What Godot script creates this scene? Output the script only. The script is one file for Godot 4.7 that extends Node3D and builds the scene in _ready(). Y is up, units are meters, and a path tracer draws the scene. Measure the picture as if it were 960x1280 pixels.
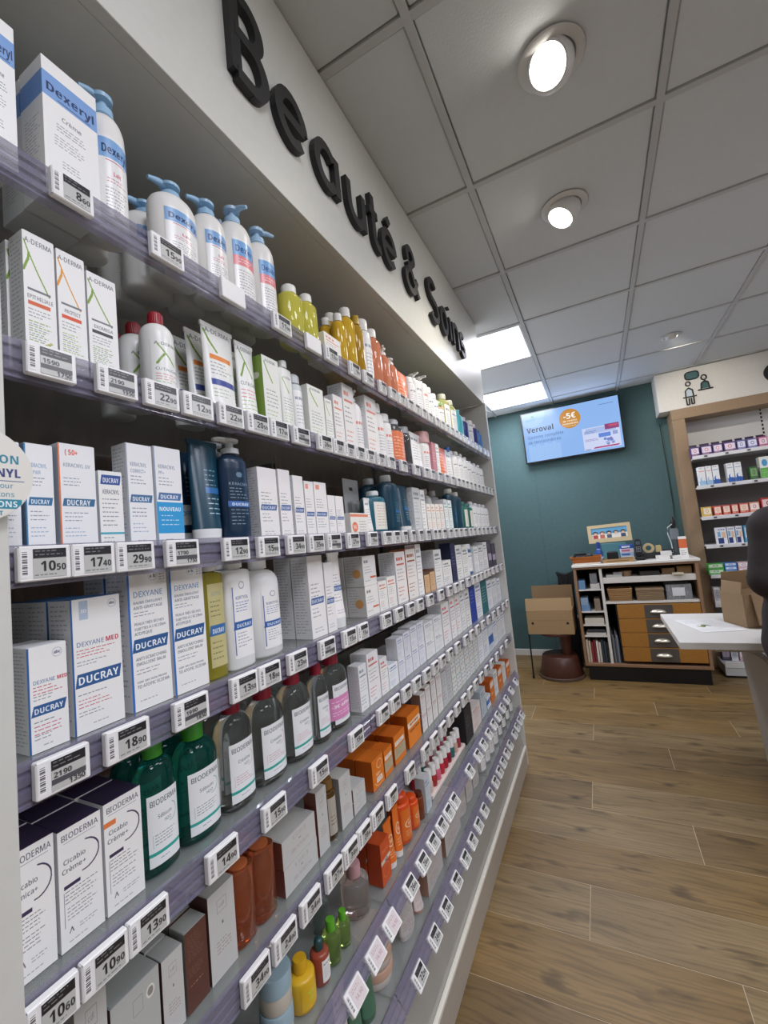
extends Node3D
# A pharmacy aisle: an eight-level shelving unit along one side, a teal back wall with a screen, a drawer cabinet, wall shelves, a desk and a customer.
# Units are metres, y is up, the floor is y = 0 and the photographer stands at the origin.

const EYE := Vector3(0, 1.33, 0)
const CEIL := 2.611
const BACK := -4.80
const FRONT_X := -0.523          # face of the shelf unit
const GRID_X := -0.268           # a ceiling grid line in x and in z, 0.6 m apart
const GRID_Z := -0.941
const SHELF_Y := [0.0, 1.802, 1.578, 1.359, 1.147, 0.936, 0.742, 0.524, 0.324]  # top of the glass, level 1 is the highest
const LEVEL := ["", "top", "second", "third", "fourth", "fifth", "sixth", "seventh", "bottom"]
const PRODUCTS = [
	[1, -0.2302, 0.0328, 0.185, "c", "dexbox", 0, 2, 1],
	[1, -0.3077, 0.0657, 0.1851, "c", "dexbox", 0, 2, 1],
	[1, -0.3659, 0.0518, 0.2255, "p", "dexpump", 0.0, 3, 1],
	[1, -0.4801, 0.0821, 0.1738, "p", "dexpump", 0, 3, 1],
	[1, -0.5544, 0.0634, 0.1947, "p", "dexpump", 0, 2, 1],
	[1, -0.6236, 0.072, 0.2314, "p", "dexpink", 0, 2, 1],
	[1, -0.6928, 0.0634, 0.2313, "p", "dexpink", 0, 2, 1],
	[1, -0.7823, 0.0636, 0.1451, "b", "oilyel", 0, 1, 1],
	[1, -0.8428, 0.0546, 0.1522, "b", "oilyel", 0, 1, 1],
	[1, -0.917, 0.0769, 0.0732, "c", "whiteorange", 0, 1, 1],
	[1, -0.983, 0.0441, 0.1675, "b", "oilgold", 0, 2, 1],
	[1, -1.035, 0.0568, 0.208, "b", "oilgold", 0, 2, 1],
	[1, -1.0859, 0.042, 0.2072, "b", "oildark", 0, 1, 1],
	[1, -1.1362, 0.0555, 0.2172, "b", "whitetall", 0, 1, 1],
	[1, -1.1985, 0.0662, 0.2129, "b", "oilpink", 0, 2, 1],
	[1, -1.2599, 0.0535, 0.1751, "p", "oilpinkp", 0, 1, 1],
	[1, -1.3169, 0.0576, 0.1598, "p", "oilpinkp", 0, 1, 1],
	[1, -1.3969, 0.0996, 0.1356, "f", "pouchor", 0, 1, 1],
	[1, -1.4792, 0.062, 0.1427, "b", "whitetall", 0, 1, 1],
	[1, -1.5495, 0.0756, 0.1811, "p", "whitepump", 0, 1, 1],
	[1, -1.6204, 0.0631, 0.1906, "p", "whitered", 0, 1, 1],
	[1, -1.6822, 0.0575, 0.1615, "b", "whitetall", 0, 1, 1],
	[1, -1.7431, 0.0612, 0.1508, "b", "whitetall", 0, 1, 1],
	[1, -1.8135, 0.0767, 0.1335, "b", "beige", 0, 1, 1],
	[1, -1.901, 0.0954, 0.1946, "b", "limegreen", 0, 1, 1],
	[1, -2.0024, 0.1045, 0.1907, "b", "limegreen", 0, 1, 1],
	[1, -2.1136, 0.1149, 0.1696, "b", "turq", 0, 1, 1],
	[1, -2.2193, 0.0936, 0.1559, "b", "navyb", 0, 1, 1],
	[1, -2.3182, 0.1011, 0.1556, "b", "whitetall", 0, 1, 1],
	[1, -2.4251, 0.1096, 0.16, "b", "navyb", 0, 1, 1],
	[1, -2.5153, 0.0679, 0.1401, "b", "skyb", 0, 1, 1],
	[2, -0.2635, 0.0322, 0.1563, "c", "adg", 0, 2, 1],
	[2, -0.298, 0.032, 0.1539, "c", "ado", 0, 2, 1],
	[2, -0.3352, 0.0374, 0.1441, "c", "adk", 0, 2, 1],
	[2, -0.4301, 0.0486, 0.1431, "b", "adbot", 0.0, 3, 1],
	[2, -0.546, 0.0714, 0.1687, "t", "adtube", 0, 3, 1],
	[2, -0.6108, 0.0472, 0.163, "t", "adtube2", 0, 2, 1],
	[2, -0.6646, 0.0484, 0.1497, "c", "adgreen", 0, 1, 1],
	[2, -0.7157, 0.0407, 0.1616, "b", "flip", 0, 1, 1],
	[2, -0.7581, 0.0357, 0.1488, "b", "flipg", 0, 1, 1],
	[2, -0.8177, 0.0624, 0.1332, "c", "adw", 0, 1, 1],
	[2, -0.8688, 0.03, 0.1175, "c", "adw", 0, 1, 1],
	[2, -0.9144, 0.0438, 0.1383, "c", "avw", 0, 1, 1],
	[2, -0.9699, 0.0563, 0.183, "c", "avw", 0.0, 1, 1],
	[2, -1.0282, 0.0573, 0.183, "p", "avpump", 0, 1, 1],
	[2, -1.0974, 0.0686, 0.183, "c", "avw", 0, 1, 1],
	[2, -1.1653, 0.0536, 0.183, "b", "avb", 0, 1, 1],
	[2, -1.2226, 0.058, 0.1643, "b", "avb", 0, 1, 1],
	[2, -1.3049, 0.0911, 0.1696, "b", "clearor", 0, 1, 1],
	[2, -1.3802, 0.0565, 0.1547, "b", "clearg", 0, 1, 1],
	[2, -1.469, 0.103, 0.1487, "t", "whitet", 0, 1, 1],
	[2, -1.5613, 0.0787, 0.1696, "b", "pinkcap", 0, 1, 1],
	[2, -1.6228, 0.0413, 0.1382, "c", "pinkc", 0, 1, 1],
	[2, -1.669, 0.0384, 0.1398, "c", "whitec", 0, 1, 1],
	[2, -1.7566, 0.1236, 0.1406, "f", "pouchred", 0, 1, 1],
	[2, -1.8612, 0.0826, 0.1432, "f", "pouchwh", 0, 1, 1],
	[2, -1.9452, 0.0699, 0.1592, "b", "whitej", 0, 1, 1],
	[2, -2.0259, 0.0751, 0.1677, "b", "whitej", 0, 1, 1],
	[2, -2.105, 0.0655, 0.1675, "b", "whitej", 0, 1, 1],
	[2, -2.1819, 0.0699, 0.162, "b", "whitej", 0, 1, 1],
	[2, -2.2639, 0.0747, 0.1517, "b", "whitej", 0, 1, 1],
	[2, -2.3515, 0.08, 0.1498, "b", "whitej", 0, 1, 1],
	[2, -2.4454, 0.0859, 0.1524, "b", "whitej", 0, 1, 1],
	[3, -0.2265, 0.0211, 0.12, "c", "kera", 0, 1, 1],
	[3, -0.2552, 0.0275, 0.1211, "c", "kera", 0, 1, 1],
	[3, -0.2949, 0.0408, 0.1268, "c", "keror", 0, 1, 1],
	[3, -0.3336, 0.0297, 0.0984, "c", "kerpack", 0, 1, 1],
	[3, -0.3739, 0.0374, 0.1406, "c", "kera2", 0, 1, 1],
	[3, -0.4174, 0.0441, 0.1428, "c", "kernouv", 0, 1, 1],
	[3, -0.498, 0.0238, 0.1593, "t", "tubenavy", 0.055, 1, 1],
	[3, -0.4968, 0.0599, 0.1703, "t", "tubeteal", 0, 1, 1],
	[3, -0.5576, 0.0587, 0.183, "p", "navypump", 0, 2, 1],
	[3, -0.6287, 0.0517, 0.1374, "c", "ducs", 0, 1, 1],
	[3, -0.6786, 0.0355, 0.1395, "c", "ducs", 0, 1, 1],
	[3, -0.7224, 0.0336, 0.1311, "c", "ducs", 0, 1, 1],
	[3, -0.7595, 0.0319, 0.1227, "c", "ducr", 0, 1, 1],
	[3, -0.8022, 0.0473, 0.124, "c", "ducr", 0, 1, 1],
	[3, -0.8435, 0.0291, 0.0963, "c", "ducs", 0, 1, 1],
	[3, -0.8786, 0.0346, 0.0962, "c", "ducs", 0, 1, 1],
	[3, -0.9708, 0.0932, 0.0569, "c", "or96", 0, 1, 1],
	[3, -1.0916, 0.0857, 0.1707, "h", "blister", 0.075, 1, 1],
	[3, -1.0391, 0.0313, 0.1017, "t", "whitet", 0, 1, 1],
	[3, -1.107, 0.0918, 0.1265, "b", "tealb", 0, 1, 1],
	[3, -1.2069, 0.0938, 0.183, "b", "tealbig", 0.0, 2, 1],
	[3, -1.3014, 0.0794, 0.1559, "t", "tubeteal", 0, 1, 1],
	[3, -1.3826, 0.0656, 0.1541, "c", "greyc", 0, 1, 1],
	[3, -1.4421, 0.0425, 0.1507, "c", "whitec", 0, 1, 1],
	[3, -1.4936, 0.041, 0.1008, "c", "whor", 0, 1, 1],
	[3, -1.5416, 0.0433, 0.1026, "c", "whor", 0, 1, 1],
	[3, -1.5923, 0.0458, 0.1045, "c", "whor", 0, 1, 1],
	[3, -1.6433, 0.0435, 0.1066, "c", "whor", 0, 1, 1],
	[3, -1.6938, 0.0866, 0.183, "b", "greycap", 0.06, 1, 1],
	[3, -1.802, 0.0855, 0.183, "b", "greycap", 0.06, 1, 1],
	[3, -1.6999, 0.0462, 0.1286, "c", "whiteteal", 0, 1, 1],
	[3, -1.7543, 0.0488, 0.1278, "c", "whiteteal", 0, 1, 1],
	[3, -1.8272, 0.0825, 0.183, "b", "tealbig", 0, 1, 1],
	[3, -1.9179, 0.0834, 0.1742, "b", "tealbig", 0, 1, 1],
	[3, -2.0133, 0.0909, 0.1336, "b", "greenb", 0, 1, 1],
	[3, -2.1094, 0.0834, 0.1297, "b", "greenb", 0, 1, 1],
	[3, -2.1972, 0.0732, 0.1459, "b", "whitej", 0, 1, 1],
	[3, -2.2831, 0.0785, 0.1411, "b", "whitej", 0, 1, 1],
	[3, -2.3703, 0.0745, 0.1403, "b", "whitej", 0, 1, 1],
	[3, -2.4587, 0.0797, 0.1393, "b", "whitej", 0, 1, 1],
	[4, -0.2557, 0.0375, 0.1098, "c", "dms", 0, 2, 1],
	[4, -0.3084, 0.0568, 0.1537, "c", "dml", 0, 3, 1],
	[4, -0.3759, 0.0567, 0.1819, "c", "dext", 0, 2, 1],
	[4, -0.437, 0.0575, 0.1826, "c", "dext", 0, 2, 1],
	[4, -0.4894, 0.0382, 0.183, "b", "kertyel", 0, 2, 1],
	[4, -0.5435, 0.057, 0.183, "b", "kertflat", 0, 2, 1],
	[4, -0.6191, 0.0794, 0.183, "b", "kertround", 0, 2, 1],
	[4, -0.757, 0.0542, 0.172, "c", "kertbox", 0, 2, 1],
	[4, -0.8057, 0.0339, 0.1536, "c", "kertslim", 0, 1, 1],
	[4, -0.8548, 0.0478, 0.1743, "t", "kerttube", 0, 1, 1],
	[4, -0.9984, 0.0704, 0.0772, "c", "cerabox", 0, 2, 2],
	[4, -1.0628, 0.0506, 0.0802, "c", "rowbox", 0, 1, 1],
	[4, -1.1198, 0.0552, 0.0869, "c", "rowbox", 0, 1, 1],
	[4, -1.1941, 0.0735, 0.1533, "c", "whred", 0, 1, 1],
	[4, -1.2783, 0.0791, 0.1582, "c", "whbrown", 0, 1, 1],
	[4, -1.3459, 0.0461, 0.1695, "c", "whitec", 0, 1, 1],
	[4, -1.4028, 0.0495, 0.0705, "c", "amber", 0, 1, 1],
	[4, -1.4575, 0.0488, 0.076, "c", "amber", 0, 1, 1],
	[4, -1.5324, 0.0806, 0.1408, "c", "whgrey", 0, 1, 1],
	[4, -1.6315, 0.1052, 0.0925, "c", "whgrey", 0, 1, 1],
	[4, -1.7265, 0.0602, 0.1586, "c", "navyc", 0, 1, 1],
	[4, -1.8056, 0.0833, 0.1454, "c", "whgrey", 0, 1, 1],
	[4, -1.9042, 0.0983, 0.1338, "c", "whgrey", 0, 1, 1],
	[4, -2.001, 0.0784, 0.1415, "b", "blueb", 0, 1, 1],
	[4, -2.0918, 0.0849, 0.1238, "c", "whitec", 0, 1, 1],
	[4, -2.1901, 0.0923, 0.1269, "c", "whgrey", 0, 1, 1],
	[4, -2.2874, 0.0815, 0.1389, "c", "whitec", 0, 1, 1],
	[4, -2.3831, 0.0879, 0.1437, "c", "purplec", 0, 1, 1],
	[4, -2.4863, 0.095, 0.1217, "c", "purplec", 0, 1, 1],
	[5, -0.2354, 0.0384, 0.1257, "c", "bioam", 0, 3, 1],
	[5, -0.2802, 0.0439, 0.1218, "c", "bioc", 0, 3, 1],
	[5, -0.3279, 0.0448, 0.1234, "c", "biocs", 0, 3, 1],
	[5, -0.3821, 0.0564, 0.1641, "b", "biog", 0, 2, 1],
	[5, -0.4491, 0.0695, 0.1573, "b", "biog", 0, 2, 1],
	[5, -0.5233, 0.0665, 0.1673, "b", "biow", 0, 2, 1],
	[5, -0.6002, 0.0766, 0.162, "b", "biow", 0, 2, 1],
	[5, -0.682, 0.0748, 0.1607, "b", "biow", 0, 2, 1],
	[5, -0.7522, 0.0516, 0.1557, "b", "biow", 0, 1, 1],
	[5, -0.8224, 0.0795, 0.1583, "b", "biow", 0, 1, 1],
	[5, -0.9128, 0.0383, 0.1072, "c", "wh2", 0, 1, 1],
	[5, -0.9674, 0.0596, 0.1234, "c", "whred2", 0, 1, 1],
	[5, -1.0241, 0.0416, 0.0931, "c", "whred2", 0, 1, 1],
	[5, -1.078, 0.0583, 0.0611, "c", "whblue", 0, 1, 1],
	[5, -1.2656, 0.0626, 0.055, "c", "wh2", 0.09, 1, 1],
	[5, -1.136, 0.0439, 0.0595, "c", "lilac", 0, 1, 2],
	[5, -1.186, 0.0472, 0.062, "c", "lilac", 0, 1, 2],
	[5, -1.2398, 0.051, 0.0646, "c", "lilac", 0, 1, 2],
	[5, -1.2959, 0.0515, 0.065, "c", "lilac", 0, 1, 2],
	[5, -1.3705, 0.08, 0.0575, "c", "wh2", 0, 1, 2],
	[5, -1.4585, 0.0849, 0.0583, "c", "wh2", 0, 1, 2],
	[5, -1.5542, 0.0852, 0.1496, "c", "whred2", 0, 1, 1],
	[5, -1.6394, 0.062, 0.1577, "c", "whred2", 0, 1, 1],
	[5, -1.7079, 0.061, 0.1565, "c", "whred2", 0, 1, 1],
	[5, -1.7786, 0.0656, 0.1627, "c", "wh2", 0, 1, 1],
	[5, -1.8545, 0.0707, 0.1589, "c", "whgrey", 0, 1, 1],
	[5, -1.9439, 0.0913, 0.1728, "c", "bluec", 0, 1, 1],
	[5, -2.0487, 0.1004, 0.1673, "c", "whblue", 0, 1, 1],
	[5, -2.1641, 0.1109, 0.1613, "c", "tealc2", 0, 1, 1],
	[5, -2.2818, 0.1032, 0.1463, "c", "whblue", 0, 1, 1],
	[5, -2.4015, 0.1134, 0.1408, "c", "wh2", 0, 1, 1],
	[5, -2.51, 0.0786, 0.1302, "c", "whblue", 0, 1, 1],
	[6, -0.2832, 0.0325, 0.1387, "c", "cau1", 0, 2, 1],
	[6, -0.332, 0.0586, 0.0985, "c", "caubig", 0, 2, 1],
	[6, -0.3797, 0.0294, 0.0949, "c", "causlim", 0, 2, 1],
	[6, -0.4156, 0.0345, 0.1005, "c", "caubrown", 0, 2, 1],
	[6, -0.4606, 0.0471, 0.1165, "c", "cauwhite", 0, 2, 1],
	[6, -0.5101, 0.0425, 0.1108, "b", "orbot", 0, 1, 1],
	[6, -0.5569, 0.0445, 0.1114, "b", "orbot", 0, 2, 1],
	[6, -0.6403, 0.0945, 0.0454, "c", "caustack", 0, 1, 2],
	[6, -0.7115, 0.0343, 0.1181, "c", "causlim2", 0, 1, 1],
	[6, -0.7517, 0.0374, 0.1148, "b", "brownbot", 0, 1, 1],
	[6, -0.7972, 0.0444, 0.1031, "c", "cauwhite2", 0, 1, 1],
	[6, -0.8508, 0.0529, 0.0267, "c", "causmall", 0, 1, 2],
	[6, -0.9435, 0.0584, 0.0695, "c", "sun1", 0, 3, 1],
	[6, -1.0015, 0.0457, 0.0655, "c", "sun2", 0, 2, 1],
	[6, -1.0732, 0.0699, 0.0748, "c", "sun2", 0, 2, 1],
	[6, -1.1779, 0.0911, 0.089, "c", "sun3", 0, 2, 1],
	[6, -1.2582, 0.0399, 0.0558, "c", "carn", 0, 1, 2],
	[6, -1.3045, 0.0426, 0.059, "c", "carn", 0, 1, 2],
	[6, -1.3538, 0.0454, 0.0624, "c", "carn", 0, 1, 2],
	[6, -1.4063, 0.0486, 0.062, "c", "carn", 0, 1, 2],
	[6, -1.4625, 0.0521, 0.1563, "c", "greytxt", 0, 1, 1],
	[6, -1.5178, 0.0462, 0.1766, "c", "greytxt", 0, 1, 1],
	[6, -1.5719, 0.0492, 0.071, "c", "dots", 0, 1, 2],
	[6, -1.6294, 0.0525, 0.0693, "c", "dots", 0, 1, 2],
	[6, -1.6908, 0.0561, 0.069, "c", "dots", 0, 1, 2],
	[6, -1.7563, 0.0601, 0.0687, "c", "dots", 0, 1, 2],
	[6, -1.8266, 0.0646, 0.0667, "c", "dots", 0, 1, 2],
	[6, -1.8983, 0.0622, 0.0645, "c", "dots", 0, 1, 2],
	[6, -1.991, 0.091, 0.1714, "c", "whblue", 0, 1, 1],
	[6, -2.0916, 0.0911, 0.1687, "c", "whblue", 0, 1, 1],
	[6, -2.1974, 0.0998, 0.1161, "c", "bluew", 0, 1, 1],
	[6, -2.3028, 0.0888, 0.133, "c", "whblue", 0, 1, 1],
	[6, -2.4073, 0.0964, 0.1383, "c", "wh2", 0, 1, 1],
	[6, -2.5088, 0.0809, 0.135, "c", "whblue", 0, 1, 1],
	[7, -0.5193, 0.0475, 0.06, "j", "jarblack", 0.0, 1, 1],
	[7, -0.5801, 0.056, 0.055, "j", "jarblue", 0, 1, 2],
	[7, -0.6419, 0.0511, 0.0756, "b", "yellowb", 0.0, 1, 1],
	[7, -0.6894, 0.0359, 0.0742, "b", "tealred", 0, 1, 1],
	[7, -0.7299, 0.0364, 0.0751, "b", "greenmini", 0, 1, 1],
	[7, -0.7676, 0.03, 0.0639, "b", "greenmini", 0, 1, 1],
	[7, -0.7751, 0.0345, 0.09, "b", "blackmini", 0.06, 1, 1],
	[7, -0.8468, 0.0648, 0.1, "b", "clearmini", 0, 1, 1],
	[7, -0.9406, 0.0466, 0.0958, "c", "sunred", 0, 2, 1],
	[7, -0.9906, 0.0414, 0.1056, "t", "suntube", 0, 1, 1],
	[7, -1.0311, 0.0316, 0.1173, "t", "suntube2", 0, 1, 1],
	[7, -1.0862, 0.0651, 0.1233, "b", "sunbot", 0, 1, 1],
	[7, -1.1453, 0.0441, 0.0868, "b", "sunbot", 0, 1, 1],
	[7, -1.1857, 0.0275, 0.0736, "b", "brownmini", 0.0, 1, 1],
	[7, -1.2273, 0.0395, 0.0964, "c", "whitetallc", 0, 1, 1],
	[7, -1.8166, 0.096, 0.1, "c", "roset", 0.07, 1, 1],
	[7, -1.6887, 0.094, 0.1287, "c", "blackc", 0.0, 1, 1],
	[7, -1.8068, 0.1264, 0.0895, "c", "pinkw", 0, 1, 1],
	[7, -1.9307, 0.0896, 0.1135, "c", "greyblue", 0, 1, 1],
	[7, -2.0214, 0.0728, 0.0538, "c", "bluesun", 0, 1, 1],
	[7, -2.1071, 0.0786, 0.0987, "c", "orangec", 0, 1, 1],
	[7, -2.1947, 0.0752, 0.1122, "c", "whgrey", 0, 1, 1],
	[7, -2.295, 0.1025, 0.1014, "c", "orangec", 0, 1, 1],
	[7, -2.3973, 0.0774, 0.0919, "c", "whgrey", 0, 1, 1],
	[7, -2.4992, 0.1, 0.074, "c", "orangec", 0, 1, 1],
	[8, -0.7349, 0.0406, 0.1413, "t", "rosetube", 0, 1, 1],
	[8, -0.7806, 0.0415, 0.1148, "t", "greentube", 0, 1, 1],
	[8, -0.8331, 0.0537, 0.0916, "t", "greentube", 0, 1, 1],
	[8, -0.9157, 0.0929, 0.036, "j", "jarstack", 0, 1, 3],
	[8, -1.0443, 0.0841, 0.0943, "t", "pouchtube", 0, 1, 1],
	[8, -1.1169, 0.0465, 0.0534, "t", "rosetube", 0, 1, 1],
	[8, -1.2229, 0.1246, 0.1169, "c", "silverc", 0, 1, 1],
	[8, -1.3966, 0.1574, 0.1289, "c", "silverc", 0, 1, 1],
	[8, -1.559, 0.0845, 0.1082, "f", "pouchsil", 0, 1, 1],
	[8, -1.6523, 0.0879, 0.0882, "f", "pouchsil", 0, 1, 1],
	[8, -1.7461, 0.0841, 0.085, "f", "pouchsil", 0, 1, 1],
	[8, -1.8536, 0.0719, 0.0929, "b", "greybot", 0, 1, 1],
	[8, -1.9335, 0.0698, 0.0909, "b", "greybot", 0, 1, 1],
	[8, -2.0159, 0.0754, 0.0796, "b", "greybot", 0, 1, 1],
	[8, -2.1049, 0.0818, 0.0787, "b", "greybot", 0, 1, 1],
	[8, -2.1962, 0.0785, 0.085, "b", "clearmini2", 0, 1, 1],
	[8, -2.2898, 0.0849, 0.085, "b", "clearmini2", 0, 1, 1],
	[8, -2.3911, 0.0921, 0.085, "b", "clearmini2", 0, 1, 1],
	[8, -2.4944, 0.0871, 0.085, "b", "clearmini2", 0, 1, 1]]
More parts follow.
